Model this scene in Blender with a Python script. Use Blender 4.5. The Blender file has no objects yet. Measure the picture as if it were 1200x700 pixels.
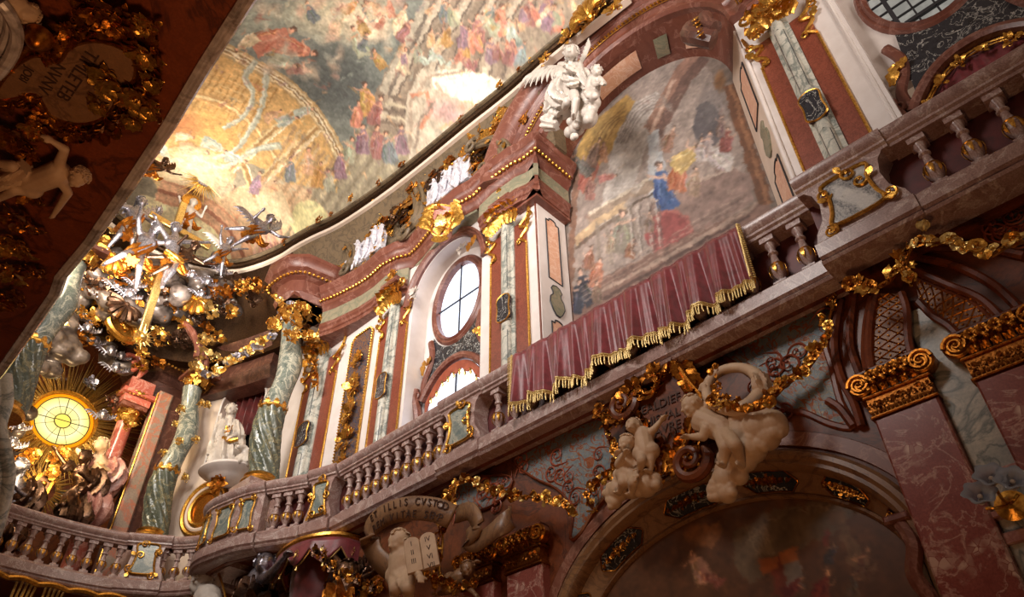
import bpy, bmesh, math, random
import numpy as np
from mathutils import Vector, Matrix
random.seed(7)
PI = math.pi
S = bpy.context.scene
C = bpy.data.collections.new('church'); S.collection.children.link(C)

# ------------------------------------------------------------------ camera
# world: Y runs along the nave to the altar, X to the right wall, Z up; the camera is the origin
FPX = 868.95
AX = Vector((0.69620284, -0.46034797, 0.55080065))   # world X in (right, up, forward)
AY = Vector((-0.71775753, -0.45839977, 0.52411237))
AZ = Vector((-0.01121283, 0.76022983, 0.64955744))
cam = bpy.data.cameras.new('camera'); camo = bpy.data.objects.new('camera', cam); S.collection.objects.link(camo)
cam.sensor_fit = 'HORIZONTAL'; cam.sensor_width = 36.0; cam.lens = FPX/1200*36
cam.clip_start = .05; cam.clip_end = 200
camo.matrix_world = Matrix(((AX[0], AX[1], -AX[2], 0), (AY[0], AY[1], -AY[2], 0), (AZ[0], AZ[1], -AZ[2], 0), (0, 0, 0, 1)))
S.camera = camo
# ------------------------------------------------------------------ light and exposure
S.view_settings.view_transform = 'Standard'; S.view_settings.look = 'None'
S.view_settings.gamma = 1; S.view_settings.exposure = 0.0
S.view_settings.use_curve_mapping = False
W = bpy.data.worlds.new('World'); S.world = W; W.use_nodes = True
W.node_tree.nodes['Background'].inputs[0].default_value = (.95, .62, .42, 1)
W.node_tree.nodes['Background'].inputs[1].default_value = .2
def area(name, loc, target, sx, sy, power, col, spread=180):
    l = bpy.data.lights.new(name, 'AREA'); l.shape = 'RECTANGLE'; l.size = sx; l.size_y = sy; l.energy = power; l.color = col; l.spread = math.radians(spread)
    o = bpy.data.objects.new(name, l); C.objects.link(o); o.location = loc
    o.rotation_euler = (Vector(target)-Vector(loc)).to_track_quat('-Z', 'Y').to_euler(); o['kind'] = 'structure'
    return o
# daylight through the windows of the left gallery wall, the west front and the hidden window over the altar
area('daylight_left_gallery_window', (-.6, 3.6, 9.6), (7.2, 5.5, 9.6), 2.2, 2.6, 300, (1, .93, .88), 110)
area('daylight_left_choir_window', (-.2, 10, 10.2), (7.0, 11.5, 9.6), 2.0, 2.4, 260, (1, .93, .86), 110)
area('daylight_west_window', (3.4, -4.5, 9.5), (5.2, 8, 13.0), 4, 3.5, 215, (1, .88, .78), 70)
area('daylight_altar_window', (3.5, 14.2, 11.0), (3.5, 17.0, 16.5), 2.0, 1.4, 260, (1, .93, .82), 120)
area('altar_side_fill_light', (1.0, 14.0, 11.0), (5.0, 17.6, 10), 1.6, 2.2, 250, (1, .84, .6), 120)  # area light added to light the apse from the side
area('vault_fill_light', (.1, 4.5, 12.2), (5, 8.5, 15.5), 3.0, 1.2, 340, (1, .96, .9), 130)  # added to brighten the ceiling; stands in for unseen windows behind the cornice
area('altar_fill_light', (3.3, 16.1, 7.6), (3.6, 18.3, 9.6), 1.2, .5, 70, (1, .72, .36), 160)  # warm light added to brighten the gold rays around the altar window
area('low_fill_light', (1.9, 2.4, -.9), (1.2, 5.0, 5), 1.2, 1.2, 95, (1, .5, .22), 170)  # unseen warm light added low in the nave for lower wall and left soffit

# ------------------------------------------------------------------ rays of the photograph into the place
def ray(px, py):
    v = Vector((px-600, 350-py, FPX)); return Vector((AX.dot(v), AY.dot(v), AZ.dot(v)))
def atx(px, py, x): d = ray(px, py); return d*(x/d[0])
def aty(px, py, y): d = ray(px, py); return d*(y/d[1])
def atz(px, py, z): d = ray(px, py); return d*(z/d[2])
def atp(px, py, o, n): d = ray(px, py); n = Vector(n); return d*(Vector(o).dot(n)/d.dot(n))

# ------------------------------------------------------------------ mesh building
K_ = .925     # survey unit of the lower wall, whose face stands at x = 6.75
class Fr:      # a local frame: u along the surface, v up the surface, w out of it
    def __init__(s, o, u, v, w): s.o = Vector(o); s.u = Vector(u); s.v = Vector(v); s.w = Vector(w)
    def __call__(s, u, v, w=0): return s.o+s.u*u+s.v*v+s.w*w
def FW(y, z, x=7.2, k=1, a=0):     # on the right wall, facing the nave; u runs towards the camera end (to the right in the photo)
    u = Vector((0, -math.cos(a), math.sin(a))); v = Vector((0, math.sin(a), math.cos(a)))
    return Fr((x, y, z), u*k, v*k, Vector((-1, 0, 0))*k)
def YL(x): x *= K_; return Fr((x, 0, 0), (0, K_, 0), (0, 0, K_), (-K_, 0, 0))   # lower wall, plane 6.75
def FL(y, z, x=7.3): x *= K_; return Fr((x, y*K_, z*K_), (0, -K_, 0), (0, 0, K_), (-K_, 0, 0))
def FA(x, z, y=18, k=1, a=0):      # facing the nave from the altar end; u to the right
    u = Vector((math.cos(a), 0, math.sin(a))); v = Vector((-math.sin(a), 0, math.cos(a)))
    return Fr((x, y, z), u*k, v*k, Vector((0, -1, 0))*k)
def FS(x, y, z=5, k=1, a=0):       # hanging under the left gallery; v towards the nave
    u = Vector((math.sin(a), math.cos(a), 0)); v = Vector((math.cos(a), -math.sin(a), 0))
    return Fr((x, y, z), u*k, v*k, Vector((0, 0, -1))*k)
WORLD = Fr((0, 0, 0), (1, 0, 0), (0, 1, 0), (0, 0, 1))
def cr(p, n=6, closed=False):      # Catmull-Rom through points
    p = [Vector(q) for q in p]; out = []
    m = len(p); rng = range(m if closed else m-1)
    for i in rng:
        a = p[i-1] if (closed or i > 0) else p[0]*2-p[1]
        b = p[i]; c = p[(i+1) % m]; d = p[(i+2) % m] if (closed or i+2 < m) else c*2-b
        for k in range(n):
            t = k/n
            out.append(.5*((2*b)+(c-a)*t+(2*a-5*b+4*c-d)*t*t+(3*b-a-3*c+d)*t*t*t))
    if not closed: out.append(p[-1])
    return out
class MB:
    def __init__(s): s.v = []; s.f = []
    def add(s, vs, fs, F=None):
        n = len(s.v)
        s.v += [F(*q) if F else Vector(q) for q in vs]
        s.f += [[i+n for i in f] for f in fs]; return s
    def box(s, a, b, F=None):
        x0, y0, z0 = a; x1, y1, z1 = b
        return s.add([(x0,y0,z0),(x1,y0,z0),(x1,y1,z0),(x0,y1,z0),(x0,y0,z1),(x1,y0,z1),(x1,y1,z1),(x0,y1,z1)],
                     [(0,3,2,1),(4,5,6,7),(0,1,5,4),(1,2,6,5),(2,3,7,6),(3,0,4,7)], F)
    def cham(s, a, b, c, F=None):  # box with its front (w max) edges chamfered
        (x0,y0,z0),(x1,y1,z1) = a, b
        vs = [(x0,y0,z0),(x1,y0,z0),(x1,y1,z0),(x0,y1,z0),(x0,y0,z1-c),(x1,y0,z1-c),(x1,y1,z1-c),(x0,y1,z1-c),(x0+c,y0+c,z1),(x1-c,y0+c,z1),(x1-c,y1-c,z1),(x0+c,y1-c,z1)]
        fs = [(0,3,2,1),(8,9,10,11)]+[(i,(i+1)%4,(i+1)%4+4,i+4) for i in range(4)]+[(i+4,(i+1)%4+4,(i+1)%4+8,i+8) for i in range(4)]
        return s.add(vs, fs, F)
    def poly(s, pts, w0, w1, F=None, bev=0):   # extruded outline
        n = len(pts); vs = [(p[0], p[1], w0) for p in pts]+[(p[0], p[1], w1-bev) for p in pts]
        fs = [tuple(range(n))[::-1]]+[(i, (i+1)%n, (i+1)%n+n, i+n) for i in range(n)]
        if bev:
            cx = sum(p[0] for p in pts)/n; cy = sum(p[1] for p in pts)/n
            q = []
            for i, p in enumerate(pts):
                a = pts[i-1]; c = pts[(i+1)%n]
                t = Vector((c[0]-a[0], c[1]-a[1])); t.normalize() if t.length else None
                nn = Vector((-t[1], t[0]))
                if nn.dot(Vector((cx-p[0], cy-p[1]))) < 0: nn = -nn
                q.append((p[0]+nn[0]*bev, p[1]+nn[1]*bev, w1))
            vs += q; fs += [(i+n, (i+1)%n+n, (i+1)%n+2*n, i+2*n) for i in range(n)]+[tuple(range(2*n, 3*n))]
        else: fs.append(tuple(range(n, 2*n)))
        return s.add(vs, fs, F)
    def lathe(s, prof, seg=16, F=None, off=None, rib=None, flat=1):
        vs = []; m = len(prof)
        for j, (r, z) in enumerate(prof):
            ox, oy = off(z) if off else (0, 0)
            for i in range(seg):
                a = 2*PI*i/seg; rr = r*(1+(rib(a, z) if rib else 0))
                vs.append((ox+rr*math.cos(a), oy+rr*math.sin(a)*flat, z))
        fs = [(j*seg+i, j*seg+(i+1)%seg, (j+1)*seg+(i+1)%seg, (j+1)*seg+i) for j in range(m-1) for i in range(seg)]
        fs += [tuple(range(seg))[::-1], tuple(range((m-1)*seg, m*seg))]
        return s.add(vs, fs, F)
    def tube(s, pts, r, seg=8, F=None, closed=False, flat=1):
        P = [F(*p) if F else Vector(p) for p in pts]; n = len(P)
        R = r if isinstance(r, (list, tuple)) else [r]*n
        vs = []; prev = None
        for i in range(n):
            t = (P[(i+1)%n]-P[i-1]) if closed else (P[min(i+1, n-1)]-P[max(i-1, 0)])
            if t.length < 1e-9: t = Vector((0, 0, 1))
            t.normalize()
            if prev is None:
                a = Vector((0, 0, 1)) if abs(t[2]) < .9 else Vector((1, 0, 0)); prev = a.cross(t).normalized()
            nn = (prev-t*prev.dot(t)); nn = nn.normalized() if nn.length > 1e-6 else prev; prev = nn; b = t.cross(nn)
            for k in range(seg):
                a = 2*PI*k/seg; vs.append(P[i]+(nn*math.cos(a)+b*math.sin(a)*flat)*R[i])
        m = n if closed else n-1
        fs = [(i*seg+k, i*seg+(k+1)%seg, ((i+1)%n)*seg+(k+1)%seg, ((i+1)%n)*seg+k) for i in range(m) for k in range(seg)]
        if not closed: fs += [tuple(range(seg))[::-1], tuple(range((n-1)*seg, n*seg))]
        return s.add(vs, fs)
    def ball(s, c, r, F=None, nu=10, nv=6, rot=None):
        if not isinstance(r, (tuple, list)): r = (r, r, r)
        c = Vector(c); vs = [c+Vector((0, 0, -r[2]))]
        for j in range(1, nv):
            p = -PI/2+PI*j/nv
            for i in range(nu):
                a = 2*PI*i/nu; vs.append(Vector((r[0]*math.cos(p)*math.cos(a), r[1]*math.cos(p)*math.sin(a), r[2]*math.sin(p)))+c)
        vs.append(c+Vector((0, 0, r[2])))
        if rot is not None: vs = [c+rot@(q-c) for q in vs]
        fs = [(0, 1+(i+1)%nu, 1+i) for i in range(nu)]
        for j in range(nv-2):
            for i in range(nu): fs.append((1+j*nu+i, 1+j*nu+(i+1)%nu, 1+(j+1)*nu+(i+1)%nu, 1+(j+1)*nu+i))
        l = 1+(nv-1)*nu; b = 1+(nv-2)*nu
        fs += [(b+i, b+(i+1)%nu, l) for i in range(nu)]
        return s.add(vs, fs, F)
    def sweep(s, path, prof, closed=False, caps=True):  # plan path (x,y), profile (out, z); out = left of the path
        n = len(path); vs = []
        for i in range(n):
            a = Vector(path[i-1][:2]) if (i or closed) else None; b = Vector(path[i][:2]); c = Vector(path[(i+1)%n][:2]) if (i < n-1 or closed) else None
            t1 = (b-a).normalized() if a is not None else (c-b).normalized(); t2 = (c-b).normalized() if c is not None else t1
            n1 = Vector((-t1[1], t1[0])); n2 = Vector((-t2[1], t2[0])); m = (n1+n2); m = m.normalized() if m.length > 1e-6 else n1
            k = 1/max(.35, m.dot(n1))
            for (o, z) in prof: vs.append((b[0]+m[0]*o*k, b[1]+m[1]*o*k, z))
        q = len(prof)
        fs = [(i*q+j, ((i+1)%n)*q+j, ((i+1)%n)*q+(j+1)%q, i*q+(j+1)%q) for i in range(n if closed else n-1) for j in range(q)]
        if caps and not closed: fs += [tuple(range(q)), tuple(range((n-1)*q, n*q))[::-1]]
        return s.add(vs, fs)
    def band(s, curve, prof, F=None, closed=False):  # curve in (u,v); profile (out from the curve, w)
        n = len(curve); vs = []
        for i in range(n):
            a = curve[i-1] if (i or closed) else curve[0]; c = curve[(i+1)%n] if (i < n-1 or closed) else curve[-1]
            t = Vector((c[0]-a[0], c[1]-a[1])).normalized(); nn = Vector((-t[1], t[0]))
            for (o, w) in prof: vs.append((curve[i][0]+nn[0]*o, curve[i][1]+nn[1]*o, w))
        q = len(prof)
        fs = [(i*q+j, ((i+1)%n)*q+j, ((i+1)%n)*q+(j+1)%q, i*q+(j+1)%q) for i in range(n if closed else n-1) for j in range(q)]
        if not closed: fs += [tuple(range(q)), tuple(range((n-1)*q, n*q))[::-1]]
        return s.add(vs, fs, F)
ORG = {}
def tag(o, label=None, cat=None, group=None, kind=None):
    if label: o['label'] = label
    if cat: o['category'] = cat
    if group: o['group'] = group
    if kind: o['kind'] = kind
    return o
def thing(name, label, cat, loc, group=None):
    o = bpy.data.objects.new(name, None); C.objects.link(o); o.location = loc; o.empty_display_size = .1
    ORG[o.name] = Vector(loc); return tag(o, label, cat, group)
def build(mb, name, mat, parent=None, label=None, cat=None, group=None, kind=None, smooth=35, mods=None):
    vs = mb.v
    if parent is not None: org = ORG[parent.name]
    else:
        lo = [min(q[i] for q in vs) for i in range(3)]; hi = [max(q[i] for q in vs) for i in range(3)]
        org = Vector(((lo[0]+hi[0])/2, (lo[1]+hi[1])/2, lo[2]))
    me = bpy.data.meshes.new(name); me.from_pydata([tuple(q-org) for q in vs], [], mb.f)
    bm = bmesh.new(); bm.from_mesh(me); bmesh.ops.recalc_face_normals(bm, faces=bm.faces); bm.to_mesh(me); bm.free()
    me.materials.append(M[mat] if isinstance(mat, str) else mat); me.shade_smooth(); me.set_sharp_from_angle(angle=math.radians(smooth))
    o = bpy.data.objects.new(name, me); C.objects.link(o)
    if parent is not None: o.parent = parent
    else: o.location = org
    ORG[o.name] = org
    if mods:
        for k, v in mods:
            m = o.modifiers.new(k.lower(), k)
            for a, b in v.items(): setattr(m, a, b)
    return tag(o, label, cat, group, kind)
def copyo(o, parent, loc=None, mat=None):
    c = o.copy(); C.objects.link(c); c.parent = parent
    if loc is not None: c.location = loc
    ORG[c.name] = ORG[o.name]; return c
def copytree(o, parent=None):
    c = o.copy(); C.objects.link(c); c.parent = parent; ORG[c.name] = ORG[o.name]
    for ch in list(o.children): copytree(ch, c)
    return c
def text(body, F, size, mat, parent, name='inscription', ext=.004, sx=1, u=0, v=0, w=0):
    cu = bpy.data.curves.new(name, 'FONT'); cu.body = body; cu.size = size; cu.extrude = ext; cu.align_x = 'CENTER'; cu.align_y = 'CENTER'
    cu.materials.append(M[mat]); t_ = bpy.data.objects.new(name, cu); S.collection.objects.link(t_); bpy.context.view_layer.update(); me = bpy.data.meshes.new_from_object(t_); bpy.data.objects.remove(t_); o = bpy.data.objects.new(name, me); C.objects.link(o)
    p = F(u, v, w)-(ORG[parent.name] if parent else Vector((0, 0, 0)))
    a = F.u.normalized()*sx; b = F.v.normalized(); c = F.w.normalized()
    o.matrix_local = Matrix(((a[0], b[0], c[0], p[0]), (a[1], b[1], c[1], p[1]), (a[2], b[2], c[2], p[2]), (0, 0, 0, 1)))
    if parent: o.parent = parent
    ORG[o.name] = Vector((0, 0, 0)); return o
# ------------------------------------------------------------------ materials
M = {}
def lin(c):
    if isinstance(c, str): c = [int(c[i:i+2], 16)/255 for i in (0, 2, 4)]
    return tuple((q/12.92 if q <= .04045 else ((q+.055)/1.055)**2.4) for q in c)+(1,)
class NT:
    def __init__(s, name):
        m = bpy.data.materials.new(name); m.use_nodes = True; s.m = m; s.t = m.node_tree; s.b = s.t.nodes['Principled BSDF']; M[name] = m
        s.co = s.n('ShaderNodeTexCoord').outputs['Object']
    def n(s, k, **kw):
        x = s.t.nodes.new(k)
        for a, b in kw.items(): setattr(x, a, b)
        return x
    def l(s, a, b): s.t.links.new(a, b)
    def noise(s, sc, det=4, dist=0, co=None, rough=.6):
        x = s.n('ShaderNodeTexNoise'); x.inputs['Scale'].default_value = sc; x.inputs['Detail'].default_value = det; x.inputs['Distortion'].default_value = dist; x.inputs['Roughness'].default_value = rough
        s.l(co or s.co, x.inputs['Vector']); return x.outputs['Fac']
    def vor(s, sc, feat='F1', co=None, out='Distance'):
        x = s.n('ShaderNodeTexVoronoi', feature=feat); x.inputs['Scale'].default_value = sc; s.l(co or s.co, x.inputs['Vector']); return x.outputs[out]
    def ramp(s, fac, stops):
        x = s.n('ShaderNodeValToRGB'); e = x.color_ramp.elements
        while len(e) < len(stops): e.new(.5)
        for q, (p, c) in zip(e, stops): q.position = p; q.color = lin(c) if not isinstance(c, (int, float)) else (c, c, c, 1)
        s.l(fac, x.inputs[0]); return x.outputs[0]
    def mix(s, f, a, b, mode='MIX'):
        x = s.n('ShaderNodeMix', data_type='RGBA', blend_type=mode)
        for q, k in ((f, 0), (a, 6), (b, 7)):
            if isinstance(q, (int, float)): x.inputs[k].default_value = q
            elif isinstance(q, (tuple, str)): x.inputs[k].default_value = lin(q)
            else: s.l(q, x.inputs[k])
        return x.outputs[2]
    def math(s, op, a, b=0.0):
        x = s.n('ShaderNodeMath', operation=op)
        for q, k in ((a, 0), (b, 1)):
            if isinstance(q, (int, float)): x.inputs[k].default_value = q
            else: s.l(q, x.inputs[k])
        return x.outputs[0]
    def set(s, col=None, rough=.5, metal=0, bump=None, bd=.1, bdist=.02, sheen=0, spec=None, coat=0):
        if col is not None:
            if isinstance(col, (str, tuple)): s.b.inputs['Base Color'].default_value = lin(col)
            else: s.l(col, s.b.inputs['Base Color'])
        if isinstance(rough, (int, float)): s.b.inputs['Roughness'].default_value = rough
        else: s.l(rough, s.b.inputs['Roughness'])
        if isinstance(metal, (int, float)): s.b.inputs['Metallic'].default_value = metal
        else: s.l(metal, s.b.inputs['Metallic'])
        if bump is not None:
            x = s.n('ShaderNodeBump'); x.inputs['Strength'].default_value = bd; x.inputs['Distance'].default_value = bdist; s.l(bump, x.inputs['Height']); s.l(x.outputs[0], s.b.inputs['Normal'])
        if sheen: s.b.inputs['Sheen Weight'].default_value = sheen
        if coat: s.b.inputs['Coat Weight'].default_value = coat; s.b.inputs['Coat Roughness'].default_value = .15
        if spec is not None: s.b.inputs['Specular IOR Level'].default_value = spec
        return s.m
def marble(name, a, b, vein, sc=3, rough=.32, vw=.035, vs=1.6, fine=None, breccia=None, coat=0):
    t = NT(name); n1 = t.noise(sc, 6, .6); c = t.ramp(n1, [(.33, a), (.52, b), (.68, a)])
    v = t.math('ABSOLUTE', t.math('SUBTRACT', t.noise(vs, 5, 1.2), .5)); vf = t.ramp(v, [(0, 1), (vw, 0)])
    c = t.mix(vf, c, vein)
    f = t.noise(sc*14, 3); c = t.mix(t.ramp(f, [(.35, .55), (.65, 0)]), c, fine or a)
    if breccia:
        cell = t.vor(breccia[0], 'F1', out='Color'); ed = t.vor(breccia[0], 'DISTANCE_TO_EDGE')
        area_ = t.ramp(t.noise(breccia[1], 3), [(breccia[2], 0), (breccia[2]+.05, 1)])
        bw = t.n('ShaderNodeRGBToBW'); t.l(cell, bw.inputs[0])
        cc = t.ramp(bw.outputs[0], [(.2, breccia[3]), (.8, breccia[4])])
        c = t.mix(t.math('MULTIPLY', area_, t.ramp(ed, [(.02, 0), (.05, 1)])), c, cc)
    return t.set(c, rough, 0, f, .05, .01, coat=coat)
marble('rail_marble', '977870', 'b2948c', 'd0bcb4', 4.5, .3, .03, 2, fine='5f4440')
marble('wall_marble', '683216', '783e1e', '46200e', 2.2, .42, .03, 1.1, fine='4e2610')
marble('archivolt_marble', '7e5a3a', '8e6846', '60402a', 5, .4, .03, 2, fine='6b5040')
marble('spandrel_marble', '86503c', '784632', 'a07460', 6, .42, .04, 3, fine='6e4436')
marble('pilaster_marble', '86423a', '965248', 'c29a8c', 3.4, .3, .03, 2.4, fine='6a332e', breccia=(15, 1.5, .56, '8c5048', 'd0b4a4'))
marble('red_marble', '74382a', '884a38', '54261a', 22, .38, .05, 12, fine='7a3420')
marble('rose_marble', 'a06a60', 'b07c70', 'd0a69a', 3, .35, .05, 1.5, fine='8a524a')
marble('cornice_marble', '643628', '764636', '94685a', 3.5, .36, .03, 1.5, fine='64362f')
marble('altar_marble', 'b0564a', 'c0705e', 'd8a090', 3, .2, .04, 2, fine='9a4438')
marble('grey_marble', 'a9a79c', 'c4beb0', '5d6560', 2.6, .28, .05, 1.8, fine='8d918a')
marble('brown_grey_marble', '8d7a6c', '9c8a7c', 'b86a50', 2.6, .25, .05, 1.3, fine='7a6a60')
marble('green_marble', '5c645c', '8c9086', 'c8c4b0', 3.2, .2, .05, 2.2, fine='34463f')
marble('dark_green_marble', '454a40', '666a5c', '9c9470', 3.2, .22, .03, 2, fine='2a352c')
marble('panel_marble', '5f6f6e', '8a928a', 'b9b6a4', 4.5, .25, .06, 2.5, fine='4d5a5a')
marble('black_marble', '26262a', '34343a', 'd8d4cc', 5, .2, .014, 4, fine='1c1c20')
marble('inlay_marble', 'c8c6c0', 'b8b8b8', '2e3442', 3.5, .2, .10, 2.2, fine='d8d6d0')
marble('lattice_marble', '8a5a34', '7a4c2c', 'c08a50', 9, .45, .05, 9, fine='5c3820')
marble('attic_marble', '5e4c38', '6e5a44', '44362a', 4, .5, .05, 2.5, fine='6a5c44')
marble('soffit_marble', '6e3218', '83401f', '4a2010', 3.2, .4, .03, 1.2, fine='5a2812')
marble('pink_inlay', 'd09a80', 'dcae90', 'e8c8b0', 6, .4, .05, 3, fine='c08a72')
marble('frieze_marble', '8a8068', '948a74', '6b6f5c', 5, .4, .06, 2.5, fine='7c765e')
t = NT('edge_marble'); t.set(t.ramp(t.noise(5, 5, 1), [(.35, '857c7a'), (.6, 'c6bdbc')]), .14, 0, coat=.6)
t = NT('white_stucco'); t.set(t.ramp(t.noise(2.2, 4), [(.35, 'cdc2bc'), (.65, 'dad1cc')]), .5, 0, t.noise(30, 3), .04)
t = NT('beige_stucco'); t.set(t.ramp(t.noise(2.2, 4), [(.35, 'c9b4a2'), (.65, 'd6c3b3')]), .5, 0, t.noise(30, 3), .04)
t = NT('statue_white'); t.set(t.ramp(t.noise(6, 4), [(.35, 'b4aaa0'), (.65, 'c8beb4')]), .42, 0, t.noise(25, 3), .1)
t = NT('statue_cream'); t.set(t.ramp(t.noise(6, 4), [(.35, 'b8997c'), (.65, 'c8ab8c')]), .6, 0, t.noise(20, 3), .1)
t = NT('relief_stone'); t.set(t.ramp(t.noise(10, 4), [(.35, 'b5b0b8'), (.6, 'e6e2ea')]), .35, .2, t.noise(16, 4, 1), .8, .05)
def gold(name, a, b, rough, sc=30):
    t = NT(name); n = t.noise(sc, 4, .4); t.set(t.ramp(n, [(.3, a), (.6, b)]), rough, .95, t.noise(sc*1.3, 3), .3, .01)
gold('gold', 'a86c24', 'e2ae54', .3)
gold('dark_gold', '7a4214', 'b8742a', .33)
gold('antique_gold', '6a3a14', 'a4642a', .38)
gold('pale_gold', 'c79a50', 'f0d48c', .3)
gold('silver', '625e66', 'b4b0ba', .4)
gold('altar_stucco', '2e2018', '4a3626', .45)
marble('dark_marble', '4a2c24', '5c3a30', '7c5648', 4, .35, .03, 2, fine='38201a')
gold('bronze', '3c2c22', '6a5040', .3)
t = NT('damask'); w = t.noise(9, 3, 2.5); lines = t.ramp(t.math('ABSOLUTE', t.math('SUBTRACT', w, .5)), [(.015, 1), (.04, 0)])
w2 = t.noise(2.6, 2, 3.0); l2 = t.ramp(t.math('ABSOLUTE', t.math('SUBTRACT', w2, .5)), [(.02, 1), (.03, 0)])
c = t.mix(t.ramp(t.noise(14, 4, 1), [(.4, '44545c'), (.6, '5c6c70')]), '4a5a60', '5a6a6e'); c = t.mix(.6, t.ramp(t.noise(14, 4, 1), [(.4, '4c5c68'), (.6, '7c8a8a')]), '6a7880')
c = t.mix(lines, c, '8f8270'); c = t.mix(l2, c, '8a4a22'); t.set(c, .45, t.math('MULTIPLY', lines, .5), lines, .4, .01)
t = NT('blue_panel'); w = t.noise(10, 3, 3); l = t.ramp(t.math('ABSOLUTE', t.math('SUBTRACT', w, .5)), [(.03, 1), (.05, 0)])
t.set(t.mix(l, t.ramp(t.noise(12, 3), [(.4, '22304a'), (.6, '3a4a5e')]), 'c8923c'), .35, t.math('MULTIPLY', l, .9))
t = NT('velvet'); t.set(t.ramp(t.noise(8, 4, .5), [(.35, '641a20'), (.65, '863038')]), .38, 0, t.noise(60, 2), .1, sheen=.35)
t = NT('dark_velvet'); t.set(t.ramp(t.noise(6, 4, .5), [(.35, '4d0f10'), (.65, '6c1d1a')]), .5, 0, sheen=.4)
t = NT('fringe'); x = t.noise(70, 2); t.set(t.ramp(x, [(.3, 'a8823c'), (.6, 'e8cf8e')]), .4, .45, x, .6, .01)
t = NT('cloud_dark'); t.set(t.ramp(t.noise(5, 4), [(.35, '3c322e'), (.65, '6e625c')]), .3, .35)
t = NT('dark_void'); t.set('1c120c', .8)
t = NT('letter'); t.set('3a2012', .7)
t = NT('muntin'); t.set('2a2a30', .5)
t = NT('floor_stone'); t.set(t.ramp(t.noise(1.5, 4), [(.4, '6a5a50'), (.6, '8a7a6c')]), .35)
t = NT('red_reddish_stucco'); t.set(t.ramp(t.noise(4, 4), [(.4, '8a4028'), (.6, 'a05034')]), .5)
t = NT('glass_lamp'); t.set('c8d4e6', .12); t.b.inputs['Transmission Weight'].default_value = .55; t.b.inputs['IOR'].default_value = 1.3
def emit(name, col, st, grad=None):
    t = NT(name); e = t.n('ShaderNodeEmission'); e.inputs[1].default_value = st
    if grad is not None: t.l(grad(t), e.inputs[0])
    else: e.inputs[0].default_value = lin(col)
    t.l(e.outputs[0], t.t.nodes['Material Output'].inputs['Surface'])
emit('daylight_glass', 'e4ecff', 2.4)
emit('grey_daylight_glass', 'a8a49c', .75, lambda t: t.ramp(t.noise(3, 3), [(.4, '9c9890'), (.6, 'bcb6ac')]))
def radial(t):
    x = t.n('ShaderNodeVectorMath', operation='DISTANCE'); x.inputs[1].default_value = (0, 0, .6); t.l(t.co, x.inputs[0]); return t.ramp(x.outputs['Value'], [(0, 'ffe060'), (.17, 'ffe264'), (.2, 'ffe98c'), (.36, 'fff0a0'), (.39, 'fff4b8'), (.6, 'ffe272')])
emit('altar_glass', 'ffd23a', 1.35, radial)
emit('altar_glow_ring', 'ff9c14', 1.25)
emit('clear_altar_glass', 'fff2c8', 1.6)
def painted(name, lo=.9, hi=1.1):
    t = NT(name); a = t.n('ShaderNodeVertexColor', layer_name='paint'); n = t.noise(9, 5, 1)
    t.set(t.mix(1.0, a.outputs[0], t.ramp(n, [(.3, lo), (.7, hi)]), 'MULTIPLY'), .75)
painted('fresco', .88, 1.0)
t = NT('oil_canvas'); a = t.n('ShaderNodeVertexColor', layer_name='paint'); t.set(a.outputs[0], .4)
# ------------------------------------------------------------------ carved ornament
def sub(F, u, v, w=0, a=0, k=1, tilt=0):
    p = F(u, v, w); ca, sa = math.cos(a), math.sin(a)
    U = (F.u*ca+F.v*sa)*k; V = (F.v*ca-F.u*sa)*k; Wd = F.w*k
    if tilt:
        ct, st = math.cos(tilt), math.sin(tilt); U, Wd = U*ct+Wd*st, Wd*ct-U*st
    return Fr(p, U, V, Wd)
def leaf(mb, F, L, Wd, curl=.5, lobes=3, nu=9, fold=.25):
    # acanthus leaf along u, curling out along w
    vs = []; fs = []
    for i in range(nu):
        t = i/(nu-1); w = Wd*math.sin(PI*min(1, .06+t*.94)**.75)*(1+.3*math.cos(lobes*2*PI*t)); w = max(w, .004*L)
        a = curl*t*t*2.2; x = L*(t if abs(curl) < .05 else math.sin(a)/(curl*2.2*max(t, .01))*(1) if t > 0 else 0); z = L*.35*curl*(1-math.cos(a))*1.6+.12*L*math.sin(PI*t)
        for s_, h in ((-1, fold*w), (-.5, fold*w*.2+.02*L), (0, .07*L*(1-t)+.0), (.5, fold*w*.2+.02*L), (1, fold*w)):
            vs.append((x, s_*w, z+h*(.6 if abs(s_) == 1 else 1)))
    for i in range(nu-1):
        for j in range(4): fs.append((i*5+j, i*5+j+1, (i+1)*5+j+1, (i+1)*5+j))
    vs2 = [(a, b, c-.025*L) for a, b, c in vs]; n = len(vs)
    fs2 = [tuple(q+n for q in f[::-1]) for f in fs]
    rim = [i*5 for i in range(nu)]+[(nu-1)*5+j for j in range(1, 5)]+[i*5+4 for i in range(nu-2, -1, -1)]+[3, 2, 1]
    fr = [(rim[i], rim[(i+1) % len(rim)], rim[(i+1) % len(rim)]+n, rim[i]+n) for i in range(len(rim))]
    mb.add(vs+vs2, fs+fs2+fr, F)
def spiral(mb, F, r, turns=1.4, th=.25, tail=1.0, seg=6, flip=1):
    # C scroll: an arm that winds into a volute
    pts = []; R = []; n = int(16*turns)+6
    for i in range(n):
        t = i/(n-1); a = turns*2*PI*t; rr = r*(1-t)**.9+.06*r
        pts.append((rr*math.cos(a)-r, flip*rr*math.sin(a), .12*r*t*3)); R.append(r*th*(1-.65*t))
    if tail:
        pre = [(0, -flip*tail*r*(1-k/4), 0) for k in range(4)]; pts = [(q[0]-.25*r*((1-k/4)**2), q[1], q[2]) for k, q in enumerate(pre)]+pts; R = [r*th*(.35+.65*k/4) for k in range(4)]+R
    mb.tube(pts, R, seg, F)
    mb.ball((pts[-1][0], pts[-1][1], pts[-1][2]+.04*r), r*.16, F, 8, 5)
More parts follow.
